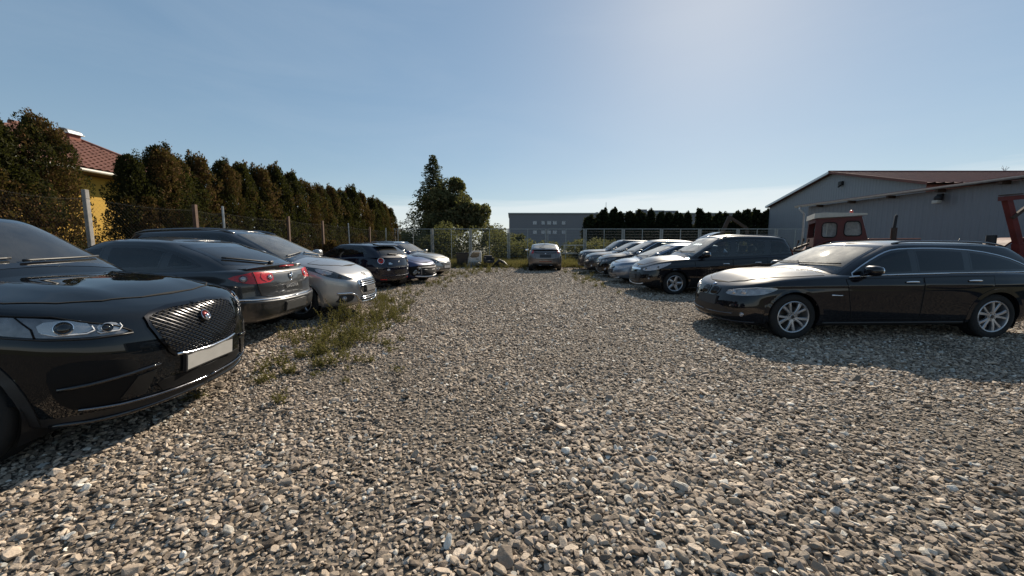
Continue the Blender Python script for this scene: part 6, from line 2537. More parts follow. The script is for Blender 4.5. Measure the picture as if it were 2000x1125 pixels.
mid = (GYN + GYF) / 2
half = (GYF - GYN) / 2
hb(ribbed((GX, GYF, 0), (GX, GYN, 0), -.1, lambda q: GE + (GA - GE) * (1 - abs(q - half) / half), .25, .012, (-1, 0, 0)), 'gable_wall', M_CLAD, fix=False)
hb(ribbed((GX, GYN, 0), (GX + 36, GYN, 0), -.1, lambda q: GE - .02, .3, .03, (0, -1, 0)), 'side_wall', mat('red_sheet_wall', (.20, .06, .045), .6, vary=.15), fix=False)
b = MB()
b.box((GX + 36.1, mid, GE / 2), (.2, 2 * half, GE))
b.box((GX + 18, GYF + .1, GE / 2), (36, .2, GE))
hb(b, 'rear_wall', M_CLADD)
for sg, nm in ((-1, 'near'), (1, 'far')):
    b = MB()
    y1 = mid + sg * (half + .35)
    z1 = GE + .10 - .35 * (GA - GE) / half
    zt = GA + .12
    n = 62
    vs, fs = [], []
    for i in range(n):
        for (t, h) in ((0, 0), (.7, 0), (.78, .05), (.92, .05)):
            x = GX - .35 + 36.7 * (i + t) / n
            vs += [(x, y1, z1 + h), (x, mid, zt + h)]
    m = len(vs) // 2
    fs = [(2 * i, 2 * i + 2, 2 * i + 3, 2 * i + 1) for i in range(m - 1)]
    b.add(vs, fs)
    b.add([(GX - .35, y1, z1 - .12), (GX + 36.3, y1, z1 - .12), (GX + 36.3, mid, zt - .12), (GX - .35, mid, zt - .12)], [(0, 1, 2, 3)])
    hb(b, 'roof', M_ROOFR, fix=False)
    b = MB()
    b.prism([(y1, z1 - .13), (y1, z1 + .06), (mid, zt + .08), (mid, zt - .11)], GX - .42, GX - .34, 'x')
    hb(b, 'verge_trim', M_ROOFR if sg < 0 else M_GUT)
b = MB()
b.tube([(GX - .4, mid, GA + .17), (GX + 36.4, mid, GA + .17)], .10, 6)
hb(b, 'ridge_cap', M_ROOFR)
b = MB()
b.box((GX - .10, mid - 1.0, GA - .95), (.25, .34, .34), None, .05)
b.tube([(GX - .1, mid - 1.0, GA - 1.1), (GX - .3, mid - 1.0, GA - 1.25)], .06, 6)
hb(b, 'alarm_box', M_BLACK)
b = MB()
for i in range(7):
    a = i * .9
    b.tube([(GX + 14.5, mid, GA + .2), (GX + 14.5 + .35 * math.cos(a), mid + .1 * math.sin(a), GA + .55 + .12 * math.sin(a * 2.3))], .012, 4)
hb(b, 'roof_aerial', M_GALV)

# low shed with the long gutter
SX, SY0, SY1 = 15.0, 4.5, 19.75
SE = CAM_H + .128 * SX
shed = thing('low_shed', 'long low grey shed whose gutter rises to the right edge', 'building', (SX, 12, 0))


def sb(bm, name, m, smooth=False, fix=True):
    bm.v = [(p[0] - SX, p[1] - 12, p[2]) for p in bm.v]
    return bm.build(name, m, shed, smooth, fix=fix)


sb(ribbed((SX, SY1, 0), (SX, SY0, 0), -.1, lambda q: SE - .02, .22, .010, (-1, 0, 0)), 'front_wall', M_CLADD, fix=False)
b = MB()
b.box((SX + 5.05, SY1 - .1, 1.6), (10, .2, 3.4))
b.box((SX + 5.05, SY0 + .1, 1.6), (10, .2, 3.4))
b.box((SX + 10, (SY0 + SY1) / 2, 2.2), (.2, SY1 - SY0 - .3, 4.4))
sb(b, 'end_wall', M_CLADD)
b = MB()
b.prism([(SX - .30, SE + .02), (SX - .30, SE + .09), (SX + 10.3, SE + 1.39), (SX + 10.3, SE + 1.30)], SY0 - .2, SY1 + .35, 'y')
sb(b, 'roof', M_ROOFR)
g_ = MB()
prof = [(math.cos(a) * .075, math.sin(a) * .075) for a in np.linspace(math.pi, 2 * math.pi, 9)]
vs, fs = [], []
for y in (SY0 - .2, SY1 + .45):
    for (x, z) in prof:
        vs.append((SX - .33 + x, y, SE + .06 + z))
    for (x, z) in prof[::-1]:
        vs.append((SX - .33 + x * .9, y, SE + .06 + z * .9))
k = len(prof) * 2
for i in range(k):
    fs.append((i, (i + 1) % k, k + (i + 1) % k, k + i))
fs += [tuple(range(k)), tuple(range(2 * k - 1, k - 1, -1))]
g_.add(vs, fs)
gut = sb(g_, 'gutter', M_GUT, 50)
for i in range(8):
    y = SY1 - .9 - i * 1.75
    b = MB()
    b.box((SX - .16, y, SE - .06), (.28, .10, .10))
    sb(b, 'rafter_end', M_BROWN)
b = MB()
b.tube([(SX - .33, SY1 + .15, SE - .01), (SX - .33, SY1 + .15, SE - .14), (SX - .10, SY1 + .12, SE - .36), (SX - .08, SY1 + .12, 0)], .045, 8)
sb(b, 'downpipe', M_GUT, True)
b = MB()
b.box((SX - .14, 13.6, 3.03), (.10, .16, .24), None, .02)
b.ball((SX - .25, 13.55, 2.98), (.24, .24, .24), 10)
b.cur = 1
b.box((SX - .30, 13.55, 2.86), (.16, .2, .12), None, .03)
sb(b, 'wall_lamp', [M_STACK, M_TWHITE], 40)

# long grey works far behind
FY = 122
far = thing('works_building', 'long flat-topped grey works building on the horizon with two rows of small windows', 'building', (30, FY, 0))
b = MB()
b.box((10.1, 10, 5.5), (82, 20, 11.0))
b.build('wall', M_FARG, far)
b = MB()
b.box((10.1, 10, 11.15), (82.6, 20.6, .3))
b.build('parapet', M_GALVD, far)
for x, w, h in ((13, 2.6, 1.6), (17.5, 5, 1.3), (22, 4, 1.2), (-2, .6, .7)):
    b = MB()
    b.box((x, 8, 11.3 + h / 2), (w, 4, h))
    b.build('roof_plant', M_FARG, far)
b = MB()
b.tube([(.8, 6, 11.4), (.8, 6, 15.2)], .08, 5)
b.build('mast', M_GALV, far)
for px, w in ((1044, 8), (1060, 7), (1071.5, 8), (1082.5, 8), (1099.5, 7)):
    for zc in (8.2, 5.3):
        x = (px - 1000) / 750 * FY - 30
        ww = w / 750 * FY
        fr = MB()
        for (cx, cz, sx, sz) in ((0, .5, ww, .10), (0, -.5, ww, .10), (-ww / 2 + .05, 0, .10, .9), (ww / 2 - .05, 0, .10, .9), (0, 0, .08, .9)):
            fr.box((x + cx, -.06, zc + cz), (sx, .14, sz))
        f = fr.build('window', mat('far_frame', (.30, .32, .35), .6), far)
        p = MB()
        p.box((x, -.03, zc), (ww - .1, .04, .9))
        p.build('pane', M_FARW, f)

# ochre house behind the hedge
HXW, HY0, HY1 = -17.2, 9.0, 20.8
HE, HR = 4.22, 6.60
house = thing('ochre_house', 'ochre yellow house with brown clay tile roof showing through the hedge gap', 'house', (HXW - 4, 15, 0))


def ob(bm, name, m, smooth=False, parent=None, fix=True):
    bm.v = [(p[0] - HXW + 4, p[1] - 15, p[2]) for p in bm.v]
    return bm.build(name, m, parent or house, smooth, fix=fix)


b = MB()
b.box((HXW - 4.4, 14.9, HE / 2 - .05), (8.8, HY1 - HY0, HE))
ob(b, 'wall', M_OCHRE)
b = MB()
b.box((HXW - 4.4, 14.9, HE + .02), (9.9, HY1 - HY0 + 1.1, .10))
soff = ob(b, 'soffit', mat('soffit_wood', (.10, .06, .035), .8))
ex0, ey0, ey1 = HXW + .55, HY0 - .55, HY1 + .55
rx, ry0, ry1 = HXW - 4.4, HY0 + 8.2, HY1 - 1.4
xw = HXW - 8.8 - .55
b = MB()
zb_ = HE + .08
b.add([(ex0, ey0, zb_), (ex0, ey1, zb_), (xw, ey1, zb_), (xw, ey0, zb_), (rx, ry0, HR), (rx, ry1, HR)],
      [(0, 1, 5, 4), (1, 2, 5), (2, 3, 4, 5), (3, 0, 4)])
roof = ob(b, 'roof', M_TILE)
# the tiles one can tell apart, on the slope facing the lot
tp = MB()
nw = 8
for i in range(nw + 1):
    u = i / nw
    h = .018 + .022 * math.sin(u * 2 * math.pi)
    for (l, dz) in ((0, 0), (.40, .026), (.40, .008)):
        tp.v.append((-.15 + .30 * u, l, h + dz if l == 0 else h + dz))
for i in range(nw):
    for k in range(2):
        tp.f.append([i * 3 + k, i * 3 + k + 1, (i + 1) * 3 + k + 1, (i + 1) * 3 + k])
        tp.mi.append(0)
TILE = tp.mesh('tile', M_TILE, 40)
slope = Vector((ex0 - rx, 0, zb_ - HR))
sl = slope.length
sd = slope.normalized()
nr_ = sd.cross(Vector((0, 1, 0)))
if nr_.z < 0:
    nr_ = -nr_
rows_n = int(sl / .345)
cnt = 0
off_h = Vector((HXW - 4, 15, 0))
for r_ in range(rows_n - 1, -1, -1):
    d0 = .02 + r_ * .345
    t = d0 / sl
    ylo, yhi = ry0 + (ey0 - ry0) * t, ry1 + (ey1 - ry1) * t
    ylo = max(ylo, 15.0)
    n = int((yhi - ylo) / .30)
    for q in range(n):
        if cnt >= 300:
            break
        p = Vector((rx, yhi - .15 - q * .30, HR)) + sd * d0 + nr_ * (.03 + random.uniform(0, .008))
        o = link('tile', TILE, roof)
        M = Matrix((Vector((0, 1, 0)), sd, nr_)).transposed().to_4x4()
        M.translation = p - off_h
        o.matrix_local = M
        cnt += 1
b = MB()
b.tube([(rx, ry0, HR + .05), (rx, ry1, HR + .05)], .11, 8)
b.tube([(rx, ry1, HR + .05), (ex0 + .02, ey1, zb_ + .05)], .10, 8)
ob(b, 'ridge_cap', M_TILE, 40)
b = MB()
b.tube([(ex0 + .06, ey0, HE + .06), (ex0 + .06, ey1, HE + .06)], .07, 8)
ob(b, 'gutter', M_TWHITE, True)
for cy in (ry1 - .25,):
    b = MB()
    b.box((rx + .35, cy, HR - .32), (.52, .5, .7))
    ch = ob(b, 'chimney', mat('chimney_brick', (.26, .10, .07), .9, vary=.3), False, roof)
    b = MB()
    b.box((rx + .35, cy, HR + .055), (.72, .7, .05))
    arc = [(rx + .35 + math.cos(a) * .30, HR + .08 + math.sin(a) * .22) for a in np.linspace(0, math.pi, 11)]
    inner = [(rx + .35 + math.cos(a) * .27, HR + .08 + math.sin(a) * .19) for a in np.linspace(math.pi, 0, 11)]
    b.prism(arc + inner, cy - .3, cy + .3, 'y')
    ob(b, 'chimney_hood', M_GALV, 40, roof)

# ------------------------------------------------------------------ fences
FEY = 28.4
fence = thing('mesh_fence', 'tall steel mesh fence with framed panels closing the far end of the lot', 'fence', (6, FEY, 0))
PW, FH = 2.80, 2.50


def wire_grid(w, h, sx, sz, r, diag=False):
    b = MB()
    if diag:
        n = int((w + h) / sx)
        for i in range(n + 1):
            s = i * sx
            a, c = (min(s, w), max(0, s - w)), (max(0, s - h), min(s, h))
            if abs(a[0] - c[0]) > .02:
                b.tube([(a[0] - w / 2, 0, a[1]), (c[0] - w / 2, 0, c[1])], r, 3, False)
                b.tube([(w / 2 - a[0], .002, a[1]), (w / 2 - c[0], .002, c[1])], r, 3, False)
    else:
        for x in np.arange(sx, w, sx):
            b.tube([(x - w / 2, 0, 0), (x - w / 2, 0, h)], r, 3, False)
        for z in np.arange(sz, h, sz):
            b.tube([(-w / 2, .004, z), (w / 2, .004, z)], r, 3, False)
    return b


WIRE = wire_grid(PW - .22, FH - .18, .07, .2, .0022).mesh('wire_mesh', M_GALVD)
fr = MB()
w_ = PW - .18
for x in (-w_ / 2, w_ / 2):
    fr.box((x, 0, FH / 2), (.05, .04, FH))
fr.box((0, 0, FH / 2), (.035, .035, FH - .1))
for z in (.05, FH - .025):
    fr.box((0, 0, z), (w_ - .05, .04, .05))
FRAME = fr.mesh('panel_frame', M_GALVD)
ps = MB()
ps.box((0, 0, FH / 2 + .02), (.07, .07, FH + .1))
POST = ps.mesh('post', mat('dull_post_steel', (.22, .23, .235), .6, .4, vary=.2))
x = -8.65
while x < 22:
    o = link('post', POST, fence, (x - 6, 0, 0))
    f = link('panel_frame', FRAME, fence, (x + PW / 2 - 6, 0, .06))
    link('wire_mesh', WIRE, fence, (x + PW / 2 - 6, 0, .14))
    x += PW
link('post', POST, fence, (x - 6, 0, 0))

LFX = -8.05
lf = thing('chain_link_fence', 'chain-link fence on mixed posts running along the left hedge', 'fence', (LFX, 14, 0))
LW = wire_grid(2.7, 2.15, .085, .1, .0008, True).mesh('wire_mesh', mat('weathered_wire', (.035, .034, .032), .8))
b = MB()
b.box((0, 0, 1.2), (.075, .075, 2.45), None, .01)
CP = b.mesh('post', M_CONC)
b = MB()
b.tube([(0, 0, 0), (0, 0, 2.45)], .032, 8)
GP = b.mesh('post', M_GALV)
b = MB()
b.box((0, 0, 1.2), (.08, .08, 2.4))
RP = b.mesh('post', M_RUST)
py = [4.4, 6.02, 7.39, 9.9, 10.85, 13.95, 16.5, 19.2, 21.9, 24.6, 27.3]
pk = [CP, CP, CP, RP, GP, RP, RP, GP, RP, GP, GP]
for y, m in zip(py, pk):
    o = link('post', m, lf, (0, y - 14, 0))
    o.rotation_euler = (R(random.uniform(-1.2, 1.2)), R(random.uniform(-.8, 1.2)), 0)
for a, c in zip(py[:-1], py[1:]):
    o = link('wire_mesh', LW, lf, (.02, (a + c) / 2 - 14, .1))
    o.rotation_euler = (0, 0, R(90))
    o.scale = ((c - a) / 2.7, 1, 1)
b = MB()
for z, sag in ((2.26, .06), (1.2, .03), (.15, .0)):
    pts = []
    for a, c in zip(py[:-1], py[1:]):
        for t in np.linspace(0, 1, 7)[:-1]:
            pts.append((.03, a + (c - a) * t - 14, z - sag * 4 * t * (1 - t)))
    b.tube(pts, .0016, 4)
b.build('tension_wire', MATS['weathered_wire'], lf)


# ------------------------------------------------------------------ tractor
def frosted():
    t = NT('dusty_cab_glass')
    n = t.noise(3.5, 6, .7)
    d = t.node('ShaderNodeBsdfTranslucent')
    t.l.new(t.ramp(n, [(.35, (.62, .63, .62)), (.65, (.95, .96, .94))]), d.inputs[0])
    tr = t.node('ShaderNodeBsdfTransparent')
    tr.inputs[0].default_value = (.7, .72, .72, 1)
    m = t.node('ShaderNodeMixShader')
    t.l.new(t.ramp(n, [(.3, .35), (.7, .8)]), m.inputs[0])
    t.l.new(tr.outputs[0], m.inputs[1])
    t.l.new(d.outputs[0], m.inputs[2])
    gl = t.pr(base=(.6, .6, .6), rough=.15)
    m2 = t.node('ShaderNodeMixShader')
    m2.inputs[0].default_value = .12
    t.l.new(m.outputs[0], m2.inputs[1])
    t.l.new(gl, m2.inputs[2])
    return t.done(m2.outputs[0])


M_CABG = frosted()


def frame_wall(b, outer, holes, y0, y1):
    """flat plate with window openings, extruded between y0 and y1 (outline in x,z)"""
    V2, E = [], []
    loops = [outer] + holes
    idx = []
    for lp in loops:
        s0 = len(V2)
        V2.extend(Vector(p) for p in lp)
        E.extend((s0 + i, s0 + (i + 1) % len(lp)) for i in range(len(lp)))
        idx.append((s0, len(lp)))
    vs, es, fs, _, _, _ = delaunay_2d_cdt(V2, E, [], 0, 1e-6)
    cen = np.array([((vs[f[0]].x + vs[f[1]].x + vs[f[2]].x) / 3, (vs[f[0]].y + vs[f[1]].y + vs[f[2]].y) / 3) for f in fs])
    ok = inside(outer, cen)
    for h in holes:
        ok &= ~inside(h, cen)
    F = [f for f, k in zip(fs, ok) if k]
    n = len(vs)
    P = [(v.x, y0, v.y) for v in vs] + [(v.x, y1, v.y) for v in vs]
    FF = [tuple(f) for f in F] + [tuple(i + n for i in f[::-1]) for f in F]
    cnt = {}
    for f in F:
        for e in ((f[0], f[1]), (f[1], f[2]), (f[2], f[0])):
            cnt[e] = 1
    for (a, c) in cnt:
        if (c, a) not in cnt:
            FF.append((a, c, c + n, a + n))
    b.add(P, FF)


TX, TY = 9.75, 12.6          # rear of the cab, near side
tr_ = thing('farm_tractor', 'red farm tractor with white-roofed cab and orange beacon behind the estate car', 'tractor', (10.80, 12.86, 0), R(-30))
tr_.scale = (.74, 1, .98)


def tb(bm, name, m, smooth=False, parent=None, fix=True):
    bm.v = [(p[0] - TX - 1.0, p[1] - TY - .75, p[2]) for p in bm.v]
    return bm.build(name, m, parent or tr_, smooth, fix=fix)


side = [(TX + .02, 1.35), (TX + .06, 2.26), (TX + 1.56, 2.31), (TX + 1.90, 1.35), (TX + 1.8, 1.0), (TX + 1.0, .95), (TX + .4, 1.30)]
w1 = chaikin(rect(TX + .28, 1.66, TX + .78, 2.13), 2, .15)
w2 = chaikin([(TX + 1.02, 1.70), (TX + 1.62, 1.70), (TX + 1.52, 2.16), (TX + 1.04, 2.16)], 2, .15)
w3 = chaikin([(TX + 1.08, 1.55), (TX + 1.68, 1.55), (TX + 1.70, 1.34), (TX + 1.40, 1.26), (TX + 1.18, 1.38)], 2, .15)
for y in (TY, TY + 1.46):
    b = MB()
    frame_wall(b, side, [w1, w2, w3], y, y + .04)
    cabs = tb(b, 'cab_side', M_TRED)
    for w in (w1, w2, w3):
        b = MB()
        b.prism(w, y + .015, y + .025, 'y')
        gl_ = tb(b, 'window', M_CABG if y == TY else G_CLEAR, False, cabs)
        pts = [(p[0], y - .006, p[1]) for p in w]
        b = MB()
        b.tube(pts + [pts[0]], .018, 5, False)
        tb(b, 'window_seal', M_RUB, True, cabs)
b = MB()
b.box((TX + .45, TY + .02, 1.9), (.02, .03, .42))
tb(b, 'window_bar', M_TWHITE)
fv, bv_ = MB(), MB()
fv.add([(TX + 1.60, TY + .04, 2.28), (TX + 1.60, TY + 1.46, 2.28), (TX + 1.88, TY + 1.46, 1.40), (TX + 1.88, TY + .04, 1.40), (TX + 1.57, TY + .04, 2.28), (TX + 1.57, TY + 1.46, 2.28), (TX + 1.85, TY + 1.46, 1.40), (TX + 1.85, TY + .04, 1.40)],
       [(0, 1, 2, 3), (4, 7, 6, 5)])
tb(fv, 'windscreen', M_CABG)
bv_.box((TX + .05, TY + .75, 1.5), (.05, 1.42, .30))
bv_.box((TX + .06, TY + .75, 2.2), (.05, 1.42, .12))
tb(bv_, 'rear_frame', M_TRED)
b = MB()
b.prism([(TX - .03, 2.27), (TX - .02, 2.44), (TX + .30, 2.46), (TX + 1.70, 2.40), (TX + 1.72, 2.35), (TX + 1.2, 2.32), (TX + .1, 2.29)], TY - .06, TY + 1.56, 'y')
tb(b, 'cab_roof', M_TWHITE)
b = MB()
b.lathe([(0, .065), (.10, .06), (.125, .03), (.13, 0)], 14, Matrix.Translation((TX + 1.34, TY + .5, 2.42)) @ Matrix.Rotation(R(90), 4, 'X'))
tb(b, 'beacon', mat('beacon_orange', (.65, .10, .04), .25, 0, .6), True)
b = MB()
b.prism([(TX + 1.85, .80), (TX + 1.85, 1.58), (TX + 3.55, 1.57), (TX + 3.72, 1.50), (TX + 3.78, .85)], TY + .42, TY + 1.08, 'y')
bon = tb(b, 'bonnet', M_TRED)
b = MB()
b.box((TX + 2.8, TY + .75, 1.605), (1.6, .5, .03), None, .01)
tb(b, 'bonnet_strip', mat('pale_red', (.34, .13, .09), .5), False, bon)  # paler red strip along the top of the bonnet
b = MB()
b.tube([(TX + 2.78, TY + .55, 1.55), (TX + 2.78, TY + .55, 1.95)], .10, 12)
b.cur = 1
b.tube([(TX + 2.78, TY + .55, 1.94), (TX + 2.80, TY + .55, 2.30), (TX + 2.83, TY + .55, 2.33)], [.052, .05, .05], 10)
tb(b, 'exhaust_stack', [M_BROWN, M_STACK], 40)
for x, rr, ww, nm in ((TX + .62, .74, .42, 'rear'), (TX + 3.05, .42, .2, 'front')):
    for yy in (TY + .02, TY + 1.48):
        wl_ = link('wheel', None, tr_, (x - TX - 1.0, yy - TY - .75, rr))
        b = MB()
        h = ww / 2
        b.lathe([(h - .04, rr * .55), (h, rr * .62), (h, rr * .86), (h - .06, rr * .96), (0, rr), (-h + .06, rr * .96), (-h, rr * .86), (-h, rr * .62), (-h + .04, rr * .55)], 36)
        for i in range(22):
            a = 2 * math.pi * i / 22
            for sg in (-1, 1):
                M = Matrix.Rotation(-a - sg * .07, 4, 'Y') @ Matrix.Translation((rr * .98, sg * h * .48, 0)) @ Matrix.Rotation(R(sg * 35), 4, 'X')
                b.box((0, 0, 0), (.05, h * .9, .05), M)
        b.build('tyre', M_RUB, wl_, 30)
        b = MB()
        b.lathe([(h - .04, rr * .55), (h - .06, rr * .5), (h - .14, rr * .45), (h - .14, .1), (h - .06, .08), (h - .06, 0)], 24)
        b.lathe([(-h + .04, rr * .55), (-h + .06, rr * .5), (-h + .14, rr * .45), (-h + .14, 0)], 24)
        b.build('rim', M_TRED2, wl_, 40)
for y0 in (TY - .30, TY + 1.32):
    b = MB()
    arc = [(TX + .62 + math.cos(a) * .84, .74 + math.sin(a) * .84) for a in np.linspace(R(15), R(175), 16)]
    inn = [(TX + .62 + math.cos(a) * .81, .74 + math.sin(a) * .81) for a in np.linspace(R(175), R(15), 16)]
    b.prism(arc + inn, y0, y0 + .46, 'y')
    tb(b, 'mudguard', M_TRED)
b = MB()
b.box((TX + 2.0, TY + .75, .72), (3.6, .42, .40), None, .04)
b.tube([(TX + .62, TY - .1, .74), (TX + .62, TY + 1.6, .74)], .09, 8)
b.tube([(TX + 3.05, TY - .05, .42), (TX + 3.05, TY + 1.55, .42)], .06, 8)
tb(b, 'chassis', M_STACK)
b = MB()
for i, (x, z) in enumerate(((TX - .50, 1.52), (TX - .32, 1.58), (TX - .14, 1.55))):
    b.tube([(x - .06, TY + .1, 1.30), (x, TY + .1, z)], .018, 5)
    b.tube([(x, TY + .1, z - .05), (x + .01, TY + .1, z + .05)], .04, 6)
b.box((TX - .35, TY + .3, 1.36), (.55, .3, .07), Matrix.Rotation(R(-20), 4, 'Y'))
b.box((TX - .45, TY + .5, 1.20), (.7, .5, .07))
b.tube([(TX - .7, TY + .3, 1.25), (TX - .5, TY + .2, .6), (TX - .6, TY + .2, .3)], .04, 6)
tb(b, 'lift_linkage', M_BROWN)

# red hoist at the right edge
HX0, HY0_ = 12.12, 9.35
hs = thing('farm_hoist', 'dull red steel hoist with leaning mast and braced boom cut by the right edge', 'machine', (HX0 + .6, HY0_ + .5, 0))


def qb(bm, name, m, smooth=False):
    bm.v = [(p[0] - HX0 - .6, p[1] - HY0_ - .5, p[2]) for p in bm.v]
    return bm.build(name, m, hs, smooth)


def beam(b, p, q, w, h):
    p, q = Vector(p), Vector(q)
    d = q - p
    M = Matrix.Translation((p + q) / 2) @ d.to_track_quat('X', 'Z').to_matrix().to_4x4()
    b.box((0, 0, 0), (d.length, w, h), M)


b = MB(); beam(b, (HX0 - .30, HY0_, 2.46), (HX0 + .12, HY0_, 1.42), .12, .13); beam(b, (HX0 + .12, HY0_, 1.42), (HX0 + .3, HY0_, .5), .16, .15)
qb(b, 'mast', M_TRED2)
b = MB(); beam(b, (HX0 - .45, HY0_, 2.48), (HX0 + 1.9, HY0_ - .1, 2.66), .12, .10)
qb(b, 'boom', M_TRED2)
b = MB(); beam(b, (HX0 - .20, HY0_ - .07, 2.02), (HX0 + .35, HY0_ - .1, 2.52), .06, .07); beam(b, (HX0 - .42, HY0_ - .02, 2.56), (HX0 - .08, HY0_ - .02, 2.585), .2, .03)
qb(b, 'brace', M_BROWN)
b = MB()
arc = [(HX0 + .45 + math.cos(a) * .75, .85 + math.sin(a) * .72) for a in np.linspace(R(5), R(168), 16)]
inn = [(HX0 + .45 + math.cos(a) * .71, .85 + math.sin(a) * .68) for a in np.linspace(R(168), R(5), 16)]
b.prism(arc + inn, HY0_ + .1, HY0_ + .6, 'y')
qb(b, 'mudguard', M_TRED)
b = MB(); b.tube([(HX0 - .42, HY0_ + .1, 1.42), (HX0 - .42, HY0_ + .1, 1.62)], .09, 12); b.tube([(HX0 - .5, HY0_ + .1, 1.36), (HX0 - .35, HY0_ + .1, 1.42)], .06, 8)
qb(b, 'filter_canister', M_STACK, 40)
b = MB(); b.box((HX0 + .6, HY0_ + .4, .72), (2.6, .5, .30), None, .03); b.box((HX0 - .4, HY0_ + .2, 1.2), (.5, .25, .28), None, .03)
for i in range(9):
    b.tube([(HX0 + .3 + i * .11, HY0_ + .02, 1.05 + .1 * math.sin(i * 2)), (HX0 + .35 + i * .12, HY0_ + .0, 1.25 + .08 * math.cos(i * 3))], .03, 6)
qb(b, 'chassis', M_BROWN)
for x in (HX0 + .45, HX0 + 1.9):
    w = link('wheel', None, hs, (x - HX0 - .6, -.3 + .15, .55))
    b = MB(); b.lathe([(.13, .3), (.15, .38), (.13, .52), (.08, .55), (-.08, .55), (-.13, .52), (-.15, .38), (-.13, .3)], 28)
    b.build('tyre', M_RUB, w, 40)
    b = MB(); b.lathe([(.12, .3), (.06, .25), (.06, 0)], 20); b.lathe([(-.12, .3), (-.06, .25), (-.06, 0)], 20)
    b.build('rim', M_TRED2, w, 40)

# old loader with bent arm beyond the fence
ex = thing('old_loader', 'rust brown loader with bent arm standing beyond the far fence', 'machine', (18.2, 32.5, 0))
b = MB(); beam(b, (-.95, 0, 1.5), (-.05, 0, 3.72), .18, .28); qb_ = b.build('lift_arm', M_BROWN, ex)
b = MB(); beam(b, (-.1, 0, 3.72), (1.5, 0, 2.7), .16, .22); beam(b, (1.45, 0, 2.72), (1.6, 0, 1.9), .3, .12); b.build('dipper_arm', M_BROWN, ex)
b = MB(); b.box((-.6, 0, 1.1), (2.4, 1.3, .9), None, .08); b.box((-1.3, 0, 1.75), (.7, 1.0, .5), None, .06); b.build('engine_cover', M_BROWN, ex)
for x in (-1.4, .4):
    for y in (-.75, .75):
        b = MB(); b.lathe([(.14, 0), (.14, .3), (.16, .38), (.12, .5), (-.12, .5), (-.16, .38), (-.14, .3), (-.14, 0)], 24)
        b.build('wheel', M_RUB, ex, 40, (x, y, .5))

# pale flat trailer beyond the fence
tl_ = thing('flat_trailer', 'pale flat-bed trailer parked beyond the far fence right of the lone car', 'trailer', (5.35, 31.2, 0))
b = MB(); b.box((0, 0, .72), (2.6, 1.7, .12)); b.box((0, -.86, 1.35), (2.6, .04, .10)); b.build('bed', M_TWHITE, tl_)
b = MB()
for x in (-1.25, -.4, .4, 1.25):
    b.box((x, -.86, 1.05), (.06, .05, .6))
    b.box((x, .86, 1.05), (.06, .05, .6))
b.build('stake', M_GALV, tl_)
b = MB(); b.box((1.0, .1, 1.0), (.5, .8, .45), None, .05); b.build('tool_box', M_STACK, tl_)
for y in (-.8, .8):
    b = MB(); b.lathe([(.09, 0), (.09, .2), (.1, .25), (.07, .33), (-.07, .33), (-.1, .25), (-.09, 0)], 20); b.build('wheel', M_RUB, tl_, 40, (0, y, .33))
b = MB(); beam(b, (-1.3, 0, .66), (-2.5, 0, .5), .08, .08); b.build('drawbar', M_GALV, tl_)

# dark tilted sheet on a crate behind the people carrier
cs = thing('tarpaulin_sheet', 'dark glossy curved sheet tilted up on a brown crate behind the people carrier', 'sheet', (13.0, 25.2, 0))
b = MB()
vs, fs = [], []
for i in range(13):
    t = i / 12
    x, z = -.95 + 1.9 * t, 1.62 + .62 * t + .18 * math.sin(math.pi * t)
    for (yy, dz) in ((-.5, 0), (.5, 0), (.5, -.05), (-.5, -.05)):
        vs.append((x, yy, z + dz))
for i in range(12):
    for k in range(4):
        fs.append((i * 4 + k, i * 4 + (k + 1) % 4, (i + 1) * 4 + (k + 1) % 4, (i + 1) * 4 + k))
fs += [(0, 1, 2, 3), (51, 50, 49, 48)]
b.add(vs, fs)
b.build('sheet', M_GLOSSB, cs, 40)
ck = thing('wooden_crate', 'brown slatted crate holding up the dark tilted sheet', 'crate', (12.5, 25.2, 0))
for i in range(6):
    b = MB(); b.box((-.2, -.55, .22 + i * .27), (2.6, .04, .22)); b.build('slat', M_BROWN, ck)
for x in (-1.4, -.2, 1.0):
    b = MB(); b.box((x, -.51, .85), (.08, .05, 1.7)); b.build('batten', M_BROWN, ck)
b = MB(); b.box((-.2, .05, .85), (2.55, 1.0, 1.62)); b.build('core', M_BROWN, ck)

# ------------------------------------------------------------------ things dumped at the end of the lot
bn = thing('waste_bin', 'black open-topped plastic bin between the champagne car and the pale tank', 'bin', (-3.08, 23.9, 0), R(6))
b = MB()
lo, hi = (.30, .28), (.38, .36)
vs = [(-lo[0], -lo[1], .06), (lo[0], -lo[1], .06), (lo[0], lo[1], .06), (-lo[0], lo[1], .06), (-hi[0], -hi[1], .90), (hi[0], -hi[1], .90), (hi[0], hi[1], .90), (-hi[0], hi[1], .90),
      (-hi[0] + .03, -hi[1] + .03, .90), (hi[0] - .03, -hi[1] + .03, .90), (hi[0] - .03, hi[1] - .03, .90), (-hi[0] + .03, hi[1] - .03, .90),
      (-lo[0] + .03, -lo[1] + .03, .12), (lo[0] - .03, -lo[1] + .03, .12), (lo[0] - .03, lo[1] - .03, .12), (-lo[0] + .03, lo[1] - .03, .12)]
fs = [(0, 1, 2, 3), (12, 13, 14, 15)]
for i in range(4):
    j = (i + 1) % 4
    fs += [(i, j, 4 + j, 4 + i), (4 + i, 4 + j, 8 + j, 8 + i), (8 + i, 8 + j, 12 + j, 12 + i)]
b.add(vs, fs)
b.build('tub', M_BLACK, bn)
b = MB(); b.tube([(-.40, -.38, .88), (.40, -.38, .88), (.40, .38, .88), (-.40, .38, .88), (-.40, -.38, .88)], .025, 6); b.build('rim', M_BLACK, bn, True)
for sx in (-.2, .2):
    b = MB(); b.box((sx, -.33, .5), (.03, .05, .7)); b.build('rib', M_BLACK, bn)

